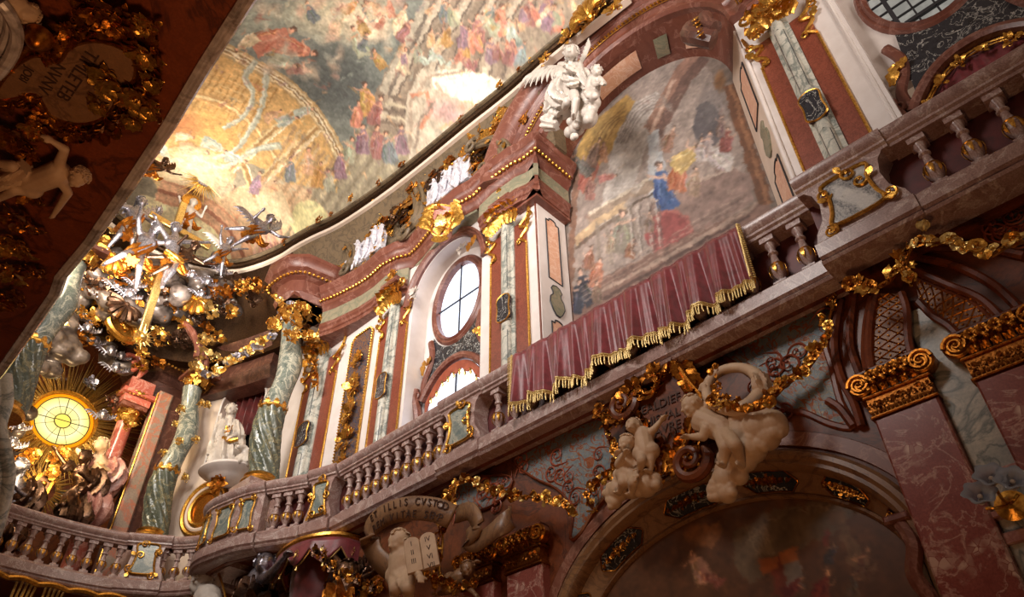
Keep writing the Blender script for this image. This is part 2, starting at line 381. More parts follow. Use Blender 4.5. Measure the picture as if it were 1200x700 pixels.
def flower(mb, F, r, n=6, cup=.5):
    for k in range(n):
        a = 2*PI*k/n+.2; leaf(mb, sub(F, r*.12*math.cos(a), r*.12*math.sin(a), r*.1, a), r*.95, r*.38, cup, 0, 5, .4)
    for k in range(3): a = 2*PI*k/3+.7; leaf(mb, sub(F, 0, 0, r*.25, a, 1, .5), r*.5, r*.22, .6, 0, 4, .4)
    mb.ball((0, 0, r*.3), r*.2, F, 8, 5)
def shell(mb, F, r, n=7, spread=2.4):
    for k in range(n):
        a = PI/2+spread*(k/(n-1)-.5); L = r*(1-.25*abs(k/(n-1)-.5)*2)
        pts = [(L*t*math.cos(a), L*t*math.sin(a), .25*r*math.sin(PI*t*.8)) for t in [i/6 for i in range(7)]]
        mb.tube(pts, [r*(.03+.13*i/6) for i in range(7)], 6, F); mb.ball(pts[-1], r*.14, F, 8, 5)
    mb.ball((0, 0, .05*r), r*.16, F, 8, 5)
def palmette(mb, F, r, n=5, spread=2.6, curl=.55):
    for k in range(n):
        q = k/(n-1)-.5 if n > 1 else 0; leaf(mb, sub(F, 0, 0, .03*r, PI/2+spread*q), r*(1-.35*abs(q)*2), r*.2, curl, 3)
def rocaille(mb, F, r, n=9, seed=0, dens=1):
    rnd = random.Random(seed)
    for k in range(n):
        a = 2*PI*k/n+rnd.uniform(-.3, .3); d = rnd.uniform(.05, .35)*r; L = rnd.uniform(.45, .8)*r
        leaf(mb, sub(F, d*math.cos(a), d*math.sin(a), rnd.uniform(0, .2)*r, a+rnd.uniform(-.5, .5), 1, rnd.uniform(0, .5)), L, L*rnd.uniform(.22, .34), rnd.uniform(.3, .9)*rnd.choice((1, 1, -.4)), rnd.choice((2, 3)), 8)
    for k in range(max(2, n//3)):
        a = rnd.uniform(0, 2*PI); d = rnd.uniform(.2, .6)*r
        spiral(mb, sub(F, d*math.cos(a), d*math.sin(a), rnd.uniform(.05, .2)*r, rnd.uniform(0, 6.28)), r*rnd.uniform(.14, .24), 1.3, .26, 1, 5, rnd.choice((1, -1)))
def leafring(mb, F, curve, L, step, seed=0, out=1, spread=.5, scr=.25, closed=True):
    # leaves and scrolls following an outline (u,v), pointing outwards
    rnd = random.Random(seed); n = len(curve); acc = 0
    for i in range(n if closed else n-1):
        a = Vector(curve[i][:2]); b = Vector(curve[(i+1) % n][:2]); d = (b-a).length
        if d < 1e-6: continue
        acc += d
        while acc > step:
            acc -= step; p = a.lerp(b, rnd.random()); t = (b-a).normalized(); nn = Vector((t[1], -t[0]))*out
            ang = math.atan2(nn[1], nn[0])+rnd.uniform(-spread, spread)-.5*out
            l = L*rnd.uniform(.6, 1.15)
            if rnd.random() < scr: spiral(mb, sub(F, p[0]+nn[0]*L*.4, p[1]+nn[1]*L*.4, .04*L, ang), l*.3, 1.3, .3, 1.0, 5, rnd.choice((1, -1)))
            else: leaf(mb, sub(F, p[0], p[1], .02*L, ang, 1, rnd.uniform(0, .5)), l, l*rnd.uniform(.24, .36), rnd.uniform(.3, 1), 3, 8)
def garland(name, label, pts, r, mats=('gold', 'gold'), seed=0, step=None, group=None, out=(-1, 0, 0), cat='garland'):
    # a swag: stem, flower heads and leaf sprays along a space curve
    rnd = random.Random(seed); P = cr(pts, 8); root = thing(name, label, cat, P[0], group)
    mb = MB(); mb.tube(P, r*.13, 6); build(mb, 'stem', mats[0], root)
    protos = getattr(garland, 'p', None)
    if protos is None or True:
        fl = []; 
    L = 0; step = step or r*.95; nxt = 0; o = Vector(out).normalized(); k = 0; base = {}
    for i in range(len(P)-1):
        d = (P[i+1]-P[i]).length; L += d
        while L > nxt:
            nxt += step; p = P[i].lerp(P[i+1], rnd.random()); t = (P[i+1]-P[i]).normalized()
            s_ = t.cross(o).normalized(); u = (s_*rnd.uniform(-1, 1)+t*rnd.uniform(-.6, .6)+o*rnd.uniform(0, .6)).normalized()
            w = (o+s_*rnd.uniform(-.6, .6)+t*rnd.uniform(-.3, .3)).normalized(); u = (u-w*u.dot(w)).normalized(); v = w.cross(u)
            F = Fr(p+o*r*.2+s_*rnd.uniform(-.35, .35)*r, u, v, w); kind = 'flower' if rnd.random() < .42 else 'leaf_spray'
            m = MB(); rr = r*rnd.uniform(.6, 1)
            if kind == 'flower': flower(m, F, rr*.75, rnd.choice((5, 6)))
            else:
                for q in (-.7, 0, .7): leaf(m, sub(F, 0, 0, 0, q+rnd.uniform(-.2, .2), 1, rnd.uniform(0, .5)), rr*1.15, rr*.3, rnd.uniform(.2, .8), 2, 6)
            build(m, kind, mats[k % len(mats)], root); k += 1
    return root
def ornament(name, label, mb, mat='gold', cat='carved ornament', group=None, kind=None):
    return build(mb, name, mat, None, label, cat, group, kind)

# ------------------------------------------------------------------ carved figures
def cap(mb, a, b, ra, rb, n=6):    # a tapered limb with round ends
    a = Vector(a); b = Vector(b); k = max(3, n); pts = []; R = []
    d = (b-a); L = max(d.length, 1e-5); d = d/L
    for i in range(4): q = i/4*PI/2; pts.append(a-d*ra*math.cos(q)); R.append(max(ra*math.sin(q), .001))
    for i in range(k+1): t = i/k; pts.append(a.lerp(b, t)); R.append(ra+(rb-ra)*t)
    for i in range(1, 5): q = i/4*PI/2; pts.append(b+d*rb*math.sin(q)); R.append(max(rb*math.cos(q), .001))
    mb.tube(pts, R, 12)
def hand(mb, w, d, up, s):         # palm, four fingers and a thumb
    w = Vector(w); d = Vector(d).normalized(); up = Vector(up); side = d.cross(up).normalized(); up = side.cross(d).normalized()
    cap(mb, w, w+d*.42*s, .17*s, .22*s)
    cap(mb, w+d*.2*s+side*.16*s, w+d*.42*s+side*.18*s, .13*s, .13*s); cap(mb, w+d*.2*s-side*.16*s, w+d*.42*s-side*.18*s, .13*s, .13*s)
    for k, l in zip((-1.5, -.5, .5, 1.5), (.42, .5, .47, .36)):
        b = w+d*.5*s+side*k*.13*s; m = b+(d*.8-up*.25)*l*.55*s; cap(mb, b, m, .065*s, .06*s, 3); cap(mb, m, m+(d*.6-up*.6)*l*.5*s, .058*s, .045*s, 3)
    b = w+d*.12*s-side*.22*s; m = b+(d*.6-side*.6)*.28*s; cap(mb, b, m, .08*s, .07*s, 3); cap(mb, m, m+(d*.85-up*.2)*.22*s, .066*s, .05*s, 3)
def head(mb, c, r, face, up, child=False):   # skull, cheeks, brow, nose, mouth, chin, ears
    c = Vector(c); f = Vector(face).normalized(); up = Vector(up).normalized(); sd = f.cross(up).normalized(); up = sd.cross(f).normalized()
    R = Matrix((sd, f, up)).transposed()
    mb.ball(c+up*r*.12, (r*.80, r*.95, r*.92), None, 20, 12, R); mb.ball(c+f*r*.22-up*r*.42, (r*.6, r*.62, r*.62), None, 16, 10, R)
    for s_ in (-1, 1):
        mb.ball(c+f*r*.62-up*r*.36+sd*s_*r*.32, r*(.3 if child else .22), None, 10, 6); mb.ball(c+sd*s_*r*.8-up*r*.1, (r*.1, r*.2, r*.26), None, 8, 6, R)
        cap(mb, c+f*r*.86+up*r*.12+sd*s_*r*.15, c+f*r*.72+up*r*.1+sd*s_*r*.5, r*.11, r*.09, 3); mb.ball(c+f*r*.78-up*r*.07+sd*s_*r*.3, r*.12, None, 8, 6)
    cap(mb, c+f*r*.88+up*r*.08, c+f*r*1.06-up*r*.26, r*.09, r*.14, 4)
    cap(mb, c+f*r*.84-up*r*.52-sd*r*.14, c+f*r*.84-up*r*.52+sd*r*.14, r*.075, r*.075, 3); cap(mb, c+f*r*.8-up*r*.64-sd*r*.1, c+f*r*.8-up*r*.64+sd*r*.1, r*.08, r*.08, 3)
    mb.ball(c+f*r*.68-up*r*.86, r*.2, None, 10, 6)
def hairmesh(c, r, face, up, seed=0, long=0):
    mb = MB(); rnd = random.Random(seed); c = Vector(c); f = Vector(face).normalized(); up = Vector(up).normalized(); sd = f.cross(up).normalized(); up = sd.cross(f).normalized()
    mb.ball(c+up*r*.2-f*r*.12, (r*.9, r*.9, r*.9), None, 12, 8, Matrix((sd, f, up)).transposed())
    for k in range(34):
        a = rnd.uniform(0, 2*PI); e = rnd.uniform(-.1, 1.4); d = sd*math.cos(a)*math.cos(e)+f*math.sin(a)*math.cos(e)+up*math.sin(e)
        if d.dot(f) > .55 and d.dot(up) < .62: continue
        p = c+up*r*.15+d*r*.92; q = d.cross(Vector((rnd.uniform(-1, 1), rnd.uniform(-1, 1), rnd.uniform(-1, 1)))).normalized()
        pts = [p+(q*math.cos(t*4.5)+d.cross(q)*math.sin(t*4.5))*r*.16*(1-t*.6)+d*r*.06 for t in [i/6 for i in range(7)]]
        mb.tube(pts, [r*.1]*7, 5)
    for k in range(long):
        s_ = rnd.choice((-1, 1)); p = c-f*r*.4+sd*s_*r*.6; mb.tube([p, p-up*r*.7-f*r*.2, p-up*r*1.4+sd*s_*r*.15], [r*.18, r*.16, r*.06], 6)
    return mb
def pose(mb, J, s, up=(0, 0, 1), face=(-1, 0, 0), child=False, hands=True, legs=True, feet=True):
    # J: joints in world space. s: head radius
    g = lambda k: Vector(J[k]); k = 1.15 if child else 1
    neck = g('neck'); ch = g('chest'); pe = g('pelvis'); sl, sr = g('sl'), g('sr')
    cap(mb, g('head')-Vector(up)*s*.4, neck, s*.45, s*.5); cap(mb, neck, ch, s*.6, s*1.05*k); cap(mb, ch, pe, s*1.1*k, s*1.0*k)
    ax = (sr-sl).normalized(); cap(mb, ch-ax*s*.45, ch+ax*s*.45, s*.95, s*.95); cap(mb, sl, sr, s*.5, s*.5)
    hl, hr = pe-ax*s*.6, pe+ax*s*.6; cap(mb, hl, hr, s*.9*k, s*.9*k)
    for q, sh in (('l', sl), ('r', sr)):
        e, h = g('e'+q), g('h'+q); cap(mb, sh, e, s*.47*k, s*.36*k); cap(mb, e, h, s*.37*k, s*.24*k)
        if hands: hand(mb, h, (h-e), up if abs((h-e).normalized().dot(Vector(up))) < .9 else face, s*1.3)
    if legs:
        for q, hp in (('l', hl), ('r', hr)):
            kn, ft = g('k'+q), g('f'+q); cap(mb, hp, kn, s*.75*k, s*.5*k); cap(mb, kn, ft, s*.52*k, s*.27*k)
            if feet:
                fd = J.get('foot', Vector(face)); fd = Vector(fd).normalized(); cap(mb, ft-Vector(up)*s*.1, ft+fd*s*.9-Vector(up)*s*.25, s*.28, s*.2)
                for i in range(5): b = ft+fd*s*.95-Vector(up)*s*.25+ax*(i-2)*s*.1; cap(mb, b, b+fd*s*.16, s*.075, s*.06, 3)
    head(mb, g('head'), s, face if 'look' not in J else J['look'], up, child)
def drape(mb, pts, r, folds=7, seed=0, depth=.22):  # cloth with deep folds hung along a curve
    rnd = random.Random(seed); P = cr(pts, 6); n = len(P); R = r if isinstance(r, list) else [r]*len(pts); vs = []; seg = folds*6; prev = None
    for i in range(n):
        t = P[min(i+1, n-1)]-P[max(i-1, 0)]; t.normalize(); x = i/(n-1)*(len(R)-1); j = min(int(x), len(R)-2); rr = R[j]+(R[j+1]-R[j])*(x-j)
        if prev is None: a = Vector((0, 1, 0)) if abs(t[1]) < .9 else Vector((1, 0, 0)); prev = a.cross(t).normalized()
        nn = (prev-t*prev.dot(t)).normalized(); prev = nn; b = t.cross(nn)
        for k in range(seg):
            a = 2*PI*k/seg; q = 1+depth*math.sin(folds*a+2.5*math.sin(i*.33+seed)+a)+.08*math.sin(3*a+i*.5); vs.append(P[i]+(nn*math.cos(a)+b*math.sin(a)*.8)*rr*q)
    fs = [(i*seg+k, i*seg+(k+1)%seg, (i+1)*seg+(k+1)%seg, (i+1)*seg+k) for i in range(n-1) for k in range(seg)]+[tuple(range(seg))[::-1], tuple(range((n-1)*seg, n*seg))]
    mb.add(vs, fs)
def wing(mb, root, tip, face, rows=3, n=8, wd=.5):
    root = Vector(root); tip = Vector(tip); d = tip-root; L = d.length; d = d/L; f = Vector(face).normalized(); s_ = d.cross(f).normalized()
    mb.tube([root, root+d*L*.5+s_*L*.08, tip], [L*.07, L*.06, L*.03], 8)
    for r in range(rows):
        for k in range(n):
            t = (k+.5)/n; p = root+d*L*t*(1-.06*r)+s_*L*.05*math.sin(PI*t); ln = L*wd*(1-.25*r)*(.65+.5*t)
            a = -.5+1.15*t; U = (-s_*math.cos(a)+d*math.sin(a)); V = f.cross(U).normalized()
            leaf(mb, Fr(p+f*L*.012*r, U, V, f), ln, L*.055, .12, 0, 6, .3)
def cloud(mb, blobs, seed=0, F=None):   # (u,v,w,r)
    rnd = random.Random(seed)
    for (u, v, w, r) in blobs:
        mb.ball((u, v, w), (r, r*.9, r*.85), F, 18, 12)
        for k in range(4): a = rnd.uniform(0, 6.28); mb.ball((u+r*.75*math.cos(a), v+r*.6*math.sin(a), w+r*.2), r*rnd.uniform(.3, .5), F, 12, 8)
RM = lambda v: [('REMESH', {'mode': 'VOXEL', 'voxel_size': v, 'use_smooth_shade': True}), ('SMOOTH', {'factor': .5, 'iterations': 1})]
# ------------------------------------------------------------------ the shell
WX = 7.2   # upper wall face; 7.3 lower wall face
def structure(mb, name, mat, smooth=35): return build(mb, name, mat, kind='structure', smooth=smooth)
def wallpiece(mb, y0, y1, z0, z1, x0=WX, x1=WX+.6): mb.box((x0, y0, z0), (x1, y1, z1))
def ell(cy, cz, a, b, t0=0, t1=PI, n=40): return [(cy+a*math.cos(t0+(t1-t0)*i/n), cz+b*math.sin(t0+(t1-t0)*i/n)) for i in range(n+1)]
def holewall(mb, y0, y1, z0, z1, curve, x0, x1):
    # wall panel y0..y1 with an opening whose outline curve runs from (y0side,z) over the top to the other side; below is open
    c = sorted(curve, key=lambda q: q[0]) if False else curve
    pts = [(y1, z0), (y1, z1), (y0, z1), (y0, z0)]+[(q[0], q[1]) for q in sorted_curve(curve)]
    mb.poly([(p[0], p[1]) for p in pts], 0, x1-x0, Fr((x1, 0, 0), (0, 1, 0), (0, 0, 1), (-1, 0, 0)))
def sorted_curve(c): return c if c[0][0] < c[-1][0] else c[::-1]
YZ = lambda x: Fr((x, 0, 0), (0, 1, 0), (0, 0, 1), (-1, 0, 0))   # (y, z) outlines on the right wall, w towards the nave

m = MB(); m.box((-1.6, -6, -1.75), (9, 21, -1.6)); structure(m, 'floor', 'floor_stone')
# upper right wall with the reveals of two window bays and the painted niche between
m = MB()
wallpiece(m, 9.72, 14.5, 5, 11.4); wallpiece(m, 6.2, 7.64, 5, 11.4); wallpiece(m, .39, 1.71, 5, 11.4)
m.poly([(7.64, 11.4), (7.64, 10.0)]+ell(8.68, 10.0, 1.04, 1.1)[::-1][1:-1]+[(9.72, 10.0), (9.72, 11.4)], 0, .6, Fr((7.8, 0, 0), (0, 1, 0), (0, 0, 1), (-1, 0, 0)))
structure(m, 'wall_right', 'white_stucco')
m = MB(); 
OV = (8.73, 9.86, .64, .95)
def ring(cy, cz, a, b, n=44): return [(cy+a*math.cos(2*PI*i/n), cz+b*math.sin(2*PI*i/n)) for i in range(n)]
def bridged(mb, outer, inner, w0, w1, F):  # panel between two loops with the same count
    n = len(outer); vs = [(p[0], p[1], w) for w in (w0, w1) for p in outer]+[(p[0], p[1], w) for w in (w0, w1) for p in inner]
    fs = []
    for i in range(n):
        j = (i+1) % n
        fs += [(n+i, n+j, 3*n+j, 3*n+i), (i, 2*n+i, 2*n+j, j), (i, j, n+j, n+i), (2*n+i, 3*n+i, 3*n+j, 2*n+j)]
    mb.add(vs, fs, F)
def boxloop(cy, cz, y0, y1, z0, z1, n=44, b=1):
    out = []
    for i in range(n):
        a = 2*PI*i/n; dy, dz = math.cos(a), math.sin(a)
        k = min([(y1-cy)/dy if dy > 1e-6 else 1e9, (y0-cy)/dy if dy < -1e-6 else 1e9, (z1-cz)/dz if dz > 1e-6 else 1e9, (z0-cz)/dz if dz < -1e-6 else 1e9])
        out.append((cy+dy*k, cz+dz*k))
    return out
def window_bay(cy, cz, a, b, y0, y1, idx, glass, valance_glass, xw=7.6):
    m = MB(); bridged(m, boxloop(cy, cz, y0, y1, 8.35, 11.4), ring(cy, cz, a+.05, b+.05), 0, .12, YZ(xw+.12)); 
    m.box((xw, y0, 5), (xw+.12, cy-1.0, 8.35)); m.box((xw, cy+.92, 5), (xw+.12, y1, 8.35))
    structure(m, 'wall_right_window_bay', 'white_stucco')
    m = MB(); m.band(ring(cy, cz, a, b)[::-1], [(0, -.1), (0, .05), (.05, .09), (.09, .05), (.13, .06), (.17, .02), (.17, -.1)], YZ(xw), True)
    f = build(m, 'window_%d' % idx, 'cornice_marble', kind='structure')
    m = MB(); m.poly(ring(cy, cz, a, b), -.02, 0, YZ(xw+.08)); build(m, 'window_glass', glass, f)
    m = MB(); F = YZ(xw+.05)
    if idx == 1: m.box((cy-.012, cz-b, 0), (cy+.012, cz+b, .03), F); m.box((cy-a, cz-.012, 0), (cy+a, cz+.012, .03), F)
    else:
        for k in range(-2, 3): m.box((cy+k*a*.36-.012, cz-b*math.sqrt(1-(k*.36)**2), 0), (cy+k*a*.36+.012, cz+b*math.sqrt(1-(k*.36)**2), .03), F)
        for k in range(-3, 4): q = k*b*.25; m.box((cy-a*math.sqrt(1-(k*.25)**2), cz+q-.01, 0), (cy+a*math.sqrt(1-(k*.25)**2), cz+q+.01, .03), F)
        for k in (-1, 1): m.box((cy+k*a*.72-.03, cz-b*.69, 0), (cy+k*a*.72+.03, cz+b*.69, .05), F)
        m.box((cy-a*.62, cz-b*.76, 0), (cy+a*.62, cz-b*.7, .05), F)
    build(m, 'window_bars', 'muntin', f)
    return f
window_bay(8.73, 9.86, .64, .95, 7.5, 9.8, 1, 'daylight_glass', 'daylight_glass')
window_bay(-.68, 10.12, .66, .98, -2.4, .39, 2, 'grey_daylight_glass', None)
# segmental opening and glazing below each oval window
def low_opening(cy, idx, glass):
    top = [(cy+.78*q, 8.22-.55*abs(q)**2.2) for q in [k/12-1 for k in range(25)]]
    m = MB(); m.poly([(cy-.78, 6.3)]+top+[(cy+.78, 6.3)], 0, .02, YZ(7.66)); o = build(m, 'window_%d' % idx, glass, kind='structure')
    m = MB(); m.box((cy-.015, 6.3, 0), (cy+.015, 8.2, .03), YZ(7.64)); m.box((cy-.78, 7.4, 0), (cy+.78, 7.42, .03), YZ(7.64)); build(m, 'window_bars', 'muntin', o)
    return top
T1 = low_opening(8.73, 3, 'daylight_glass')
# marble surround under the oval: S-curved jambs, black marble spandrel, segmental lintel
def surround(cy, name, label, s1=1):
    r = thing(name, label, 'window surround', (7.6, cy, 6.3))
    top = [(cy+.80*q, 8.24-.55*abs(q)**2.2) for q in [k/12-1 for k in range(25)]]
    m = MB(); m.band(top, [(0, -.02), (0, .12), (.05, .15), (.12, .13), (.15, .05), (.15, -.02)], YZ(7.6)); build(m, 'lintel', 'cornice_marble', r)
    m = MB(); b = ring(cy, 9.86 if s1 == 1 else 10.12, .84, 1.15, 60); low = [p for p in b if p[1] < 9.35]; low = sorted(low, key=lambda p: p[0])
    low = [p for p in low if abs(p[0]-cy) < .68]
    m.poly(low[::1]+[(q[0], q[1]+.15) for q in top[::-1] if abs(q[0]-cy) < .74], 0, .03, YZ(7.6)); build(m, 'black_marble_field', 'black_marble', r)
    for s_ in (-1, 1):
        m = MB(); c = cr([(cy+s_*.74, 9.1, 0), (cy+s_*.66, 8.75, 0), (cy+s_*.72, 8.45, 0), (cy+s_*.86, 8.15, 0), (cy+s_*.84, 7.8, 0)], 5)
        m.tube([(p[0], p[1], .05) for p in c], .075, 8, YZ(7.6), flat=.7); build(m, 'side_scroll', 'cornice_marble', r)
        m = MB(); F = YZ(7.58); pts = cr([(cy+s_*.9, 6.3, .04), (cy+s_*.9, 7.1, .05), (cy+s_*.93, 7.5, .07), (cy+s_*1.02, 7.85, .1), (cy+s_*1.0, 8.05, .1)], 6)
        m.tube(pts, [.09]*(len(pts)-6)+[.09, .08, .08, .075, .07, .07], 8, F); spiral(m, sub(F, cy+s_*.96, 8.03, .08, PI/2 if s_ > 0 else PI/2), .12, 1.3, .34, 0, 6, -s_)
        jamb = build(m, 'jamb', 'cornice_marble', r)
        m = MB(); G = YZ(7.52); leaf(m, sub(G, cy+s_*.9, 8.35, 0, PI/2+s_*.5), .4, .08, .6); build(m, 'gilded_leaf', 'gold', r); m = MB(); leaf(m, sub(G, cy+s_*.8, 8.55, 0, PI/2+s_*1.2), .3, .07, .6); build(m, 'gilded_leaf', 'gold', r); m = MB(); leaf(m, sub(G, cy+s_*.97, 7.45, .03, PI/2-s_*.2), .26, .05, .4)
        build(m, 'gilded_leaf', 'gold', r)
    return top
surround(8.73, 'window_surround', 'mauve marble surround with black spandrel below the bright oval window')
surround(-.66, 'window_surround', 'mauve marble surround with scrolled jamb and gold leaves above the crimson curtain', 2)
# valance with lobes over the lit opening; crimson curtain with gold tracery on the right
m = MB(); v = []
for i in range(81):
    q = i/40-1; z = 8.22-.55*abs(q)**2.2; v.append((8.73+.78*q, z))
lobes = [(p[0], p[1]-.16-.10*abs(math.sin(i/80*PI*5.5))) for i, p in enumerate(v)]
m.poly(v+lobes[::-1], .0, .03, YZ(7.58)); r = build(m, 'valance', 'red_reddish_stucco', None, 'lobed red valance with tassels across the bright low window', 'valance')
m = MB()
for i in range(0, 81, 8): p = lobes[min(80, i+0)]; m.lathe([(.01, .0), (.035, -.03), (.015, -.06), (.03, -.09), (.02, -.13), (.004, -.14)], 8, Fr((7.56, p[0], p[1]+.04), (0, 1, 0), (1, 0, 0), (0, 0, 1)))
build(m, 'tassel', 'pale_gold', r)
m = MB(); n = 90; vs = []
for j in range(13):
    for i in range(n+1): q = i/n*2-1; zt = 8.22-.5*abs(q)**2.2; z = zt+(6.3-zt)*j/12; vs.append((-.66+.80*q, z, .03+.035*math.sin(q*26+1.2*math.sin(q*5))*(.3+.7*j/12)))
m.add(vs, [(j*(n+1)+i, j*(n+1)+i+1, (j+1)*(n+1)+i+1, (j+1)*(n+1)+i) for j in range(12) for i in range(n)], YZ(7.66))
r = build(m, 'curtain', 'velvet', None, 'crimson silk curtain gathered behind the marble arch at upper right', 'curtain', mods=[('SOLIDIFY', {'thickness': .01})])
m = MB(); F = YZ(7.58); tp = [(-.66+.78*q, 8.20-.52*abs(q)**2.2) for q in [k/12-1 for k in range(25)]]
m.tube([(p[0], p[1], .0) for p in tp], .02, 6, F); m.tube([(p[0], p[1]-.05, .0) for p in tp], .012, 6, F)
build(m, 'gilded_trim', 'gold', r)
for k, q in enumerate((-.85, -.5, -.15, .2, .55, .85)):
    m = MB(); G = sub(F, -.66+.78*q, 8.10-.5*abs(q)**2.2, .02); rocaille(m, G, .15, 7, 50+k); build(m, 'gilded_tracery', 'gold', r)

# ------------------------------------------------------------------ painted niche and its great arch
AC = (3.94, 11.25)
m = MB(); F = YZ(8.05); inner = ell(AC[0], AC[1], 2.0, 1.72)   # front opening outline
# soffit of the niche: from the front edge back to the wall painting
vs = []; back = ell(4.2, 11.25, 2.06, 1.9)
fr_ = [(1.74, 5.0)]*1
m = MB(); cv = [(1.74, 5.0), (1.74, 11.25)]; 
front = [(1.72, 5), (1.72, 8), (1.72, 11.2)]+ell(AC[0], 11.3, 2.2, 1.78)[::-1][1:-1]+[(6.17, 11.2), (6.17, 8), (6.17, 5)]
backc = [(2.24, 5), (2.24, 8), (2.24, 11.2)]+ell(4.23, 11.3, 1.99, 1.86)[::-1][1:-1]+[(6.24, 11.2), (6.24, 8), (6.24, 5)]
n = len(front); vs = [(p[0], p[1], .85) for p in front]+[(p[0], p[1], 0) for p in backc]
m.add(vs, [(i, i+1, n+i+1, n+i) for i in range(n-1)], F); structure(m, 'wall_right_niche', 'cornice_marble', 60)
# archivolt: red marble mouldings following the arch up to the vault
arc = [(p[0], p[1]) for p in ell(AC[0], 11.3, 2.2, 1.78, .02, PI-.02, 60)]
m = MB(); m.band(arc[::-1], [(0, 0), (0, .22), (.06, .27), (.14, .24), (.2, .25), (.26, .3), (.36, .32), (.44, .38), (.5, .36), (.56, .42), (.64, .4), (.7, .5), (.95, .62), (1.1, .6), (1.1, 0)], YZ(7.3))
archv = thing('great_arch', 'red marble arch with a gold bead row over the large wall fresco', 'arch', (7.2, AC[0], 10.6))
build(m, 'archivolt', 'cornice_marble', archv)
def beads(mb, pts, r, F=None, step=None):
    step = step or r*2.3; acc = 0
    P = [F(*p) if F else Vector(p) for p in pts]
    for a, b in zip(P, P[1:]):
        d = (b-a).length; t = step-acc
        while t <= d:
            mb.ball(a.lerp(b, t/d), (r, r, r*.9), None, 6, 4); t += step
        acc = d-(t-step)
m = MB(); beads(m, [(p[0], p[1], .34) for p in ell(AC[0], 11.3, 2.52, 2.1, .05, PI-.05, 60)], .035, YZ(7.3), .085); m.tube([(p[0], p[1], .33) for p in ell(AC[0], 11.3, 2.46, 2.04, .05, PI-.05, 60)], .012, 5, YZ(7.3)); build(m, 'gilded_bead_row', 'gold', archv).__setitem__('kind', 'stuff')
# painted medallions on the niche soffit
def onsoffit(t, w):   # point on the soffit (t angle, w depth 0..1) and its frame
    a = Vector((7.2, AC[0]+2.2*math.cos(t), 11.3+1.78*math.sin(t))); b = Vector((8.05, 4.23+1.99*math.cos(t), 11.3+1.86*math.sin(t)))
    return a.lerp(b, w)
for k, (t0, t1, mt, nm) in enumerate([(2.3, 2.55, 'pink_inlay', 'long'), (1.95, 2.1, 'frieze_marble', 'oval'), (1.25, 1.75, 'pink_inlay', 'long'), (.85, 1.0, 'frieze_marble', 'oval')]):
    P = [onsoffit(t0+(t1-t0)*i/8, w) for w in (.25, .4, .6, .75) for i in range(9)]; o = onsoffit((t0+t1)/2, .5)-Vector((7.6, AC[0]+.1, 11.3)); inw = (-o).normalized()*.03
    vs = [p+inw*(1.6 if 9 <= i < 27 and i % 9 not in (0, 8) else 1) for i, p in enumerate(P)]
    m = MB(); m.add(vs+[p-inw*.5 for p in P], [(j*9+i, j*9+i+1, (j+1)*9+i+1, (j+1)*9+i) for j in range(3) for i in range(8)]); build(m, 'soffit_panel', mt, archv)
# splayed reveal strips: white far pier with pink inlays, beige near strip
def revealframe(y, x0=7.2): return Fr((x0, y, 0), (1, 0, 0), (0, 0, 1), (0, -1, 0))
p = thing('fresco_pier', 'bright white pier with pink inlaid panels and a vase at left of the wall fresco', 'pier', (7.2, 6.2, 5.2))
m = MB(); F = revealframe(6.2); m.box((0, 5.2, -.02), (.8, 10.45, .03), F); build(m, 'shaft', 'white_stucco', p)
def shaped(y0, y1, z0, z1, nub=.08): 
    c = (y0+y1)/2; h = (y1-y0)/2
    return [(y0, z0+.0), (y1, z0), (y1, z1-nub), (c+h*.55, z1-nub), (c+h*.5, z1-.02), (c+h*.2, z1), (c-h*.2, z1), (c-h*.5, z1-.02), (c-h*.55, z1-nub), (y0, z1-nub)]
for z0, z1 in ((8.72, 10.25), (5.4, 7.78)):
    m = MB(); m.poly(shaped(.24, .56, z0, z1), .02, .045, F, .01); q = build(m, 'pink_inlay', 'pink_inlay', p)
    m = MB(); m.tube([(a, b, .045) for a, b in shaped(.22, .58, z0-.02, z1+.02)], .012, 5, F, True); build(m, 'inlay_outline', 'muntin', q)
m = MB(); vz = [(.4+dx, 8.22+dz) for dx, dz in ((-.05,-.3),(.05,-.3),(.12,-.22),(.19,-.08),(.17,.06),(.1,.14),(.1,.2),(.14,.26),(.09,.34),(0,.37),(-.09,.34),(-.14,.26),(-.1,.2),(-.1,.14),(-.17,.06),(-.19,-.08),(-.12,-.22))]
m.poly(vz, .02, .05, F, .01); q = build(m, 'vase_inlay', 'frieze_marble', p); m = MB(); m.tube([(a, b, .045) for a, b in vz], .012, 5, F, True); build(m, 'inlay_outline', 'muntin', q)
p = thing('fresco_jamb', 'narrow beige jamb strip with pink inlays at right of the wall fresco', 'pier', (7.3, 1.9, 5.2))
sv = Vector((.8, .5, 0)).normalized(); F = Fr((7.22, 1.74, 0), sv, (0, 0, 1), Vector((-sv[1], sv[0], 0)))
m = MB(); m.box((0, 5.2, -.02), (.95, 11.2, .02), F); build(m, 'shaft', 'beige_stucco', p)
for z0, z1 in ((9.35, 10.5), (5.4, 8.2)):
    m = MB(); m.poly(shaped(.12, .6, z0, z1), .02, .04, F, .01); q = build(m, 'pink_inlay', 'pink_inlay', p); m = MB(); m.tube([(a, b, .04) for a, b in shaped(.1, .62, z0-.02, z1+.02)], .012, 5, F, True); build(m, 'inlay_outline', 'muntin', q)
m = MB(); m.poly([(.36+(a-.4)*1.2, b+.55) for a, b in vz], .02, .045, F, .01); build(m, 'vase_inlay', 'frieze_marble', p)
m = MB(); m.tube([(7.18, 1.72, 5.2), (7.18, 1.72, 10.55)], .035, 10); build(m, 'white_edge_moulding', 'white_stucco', p)
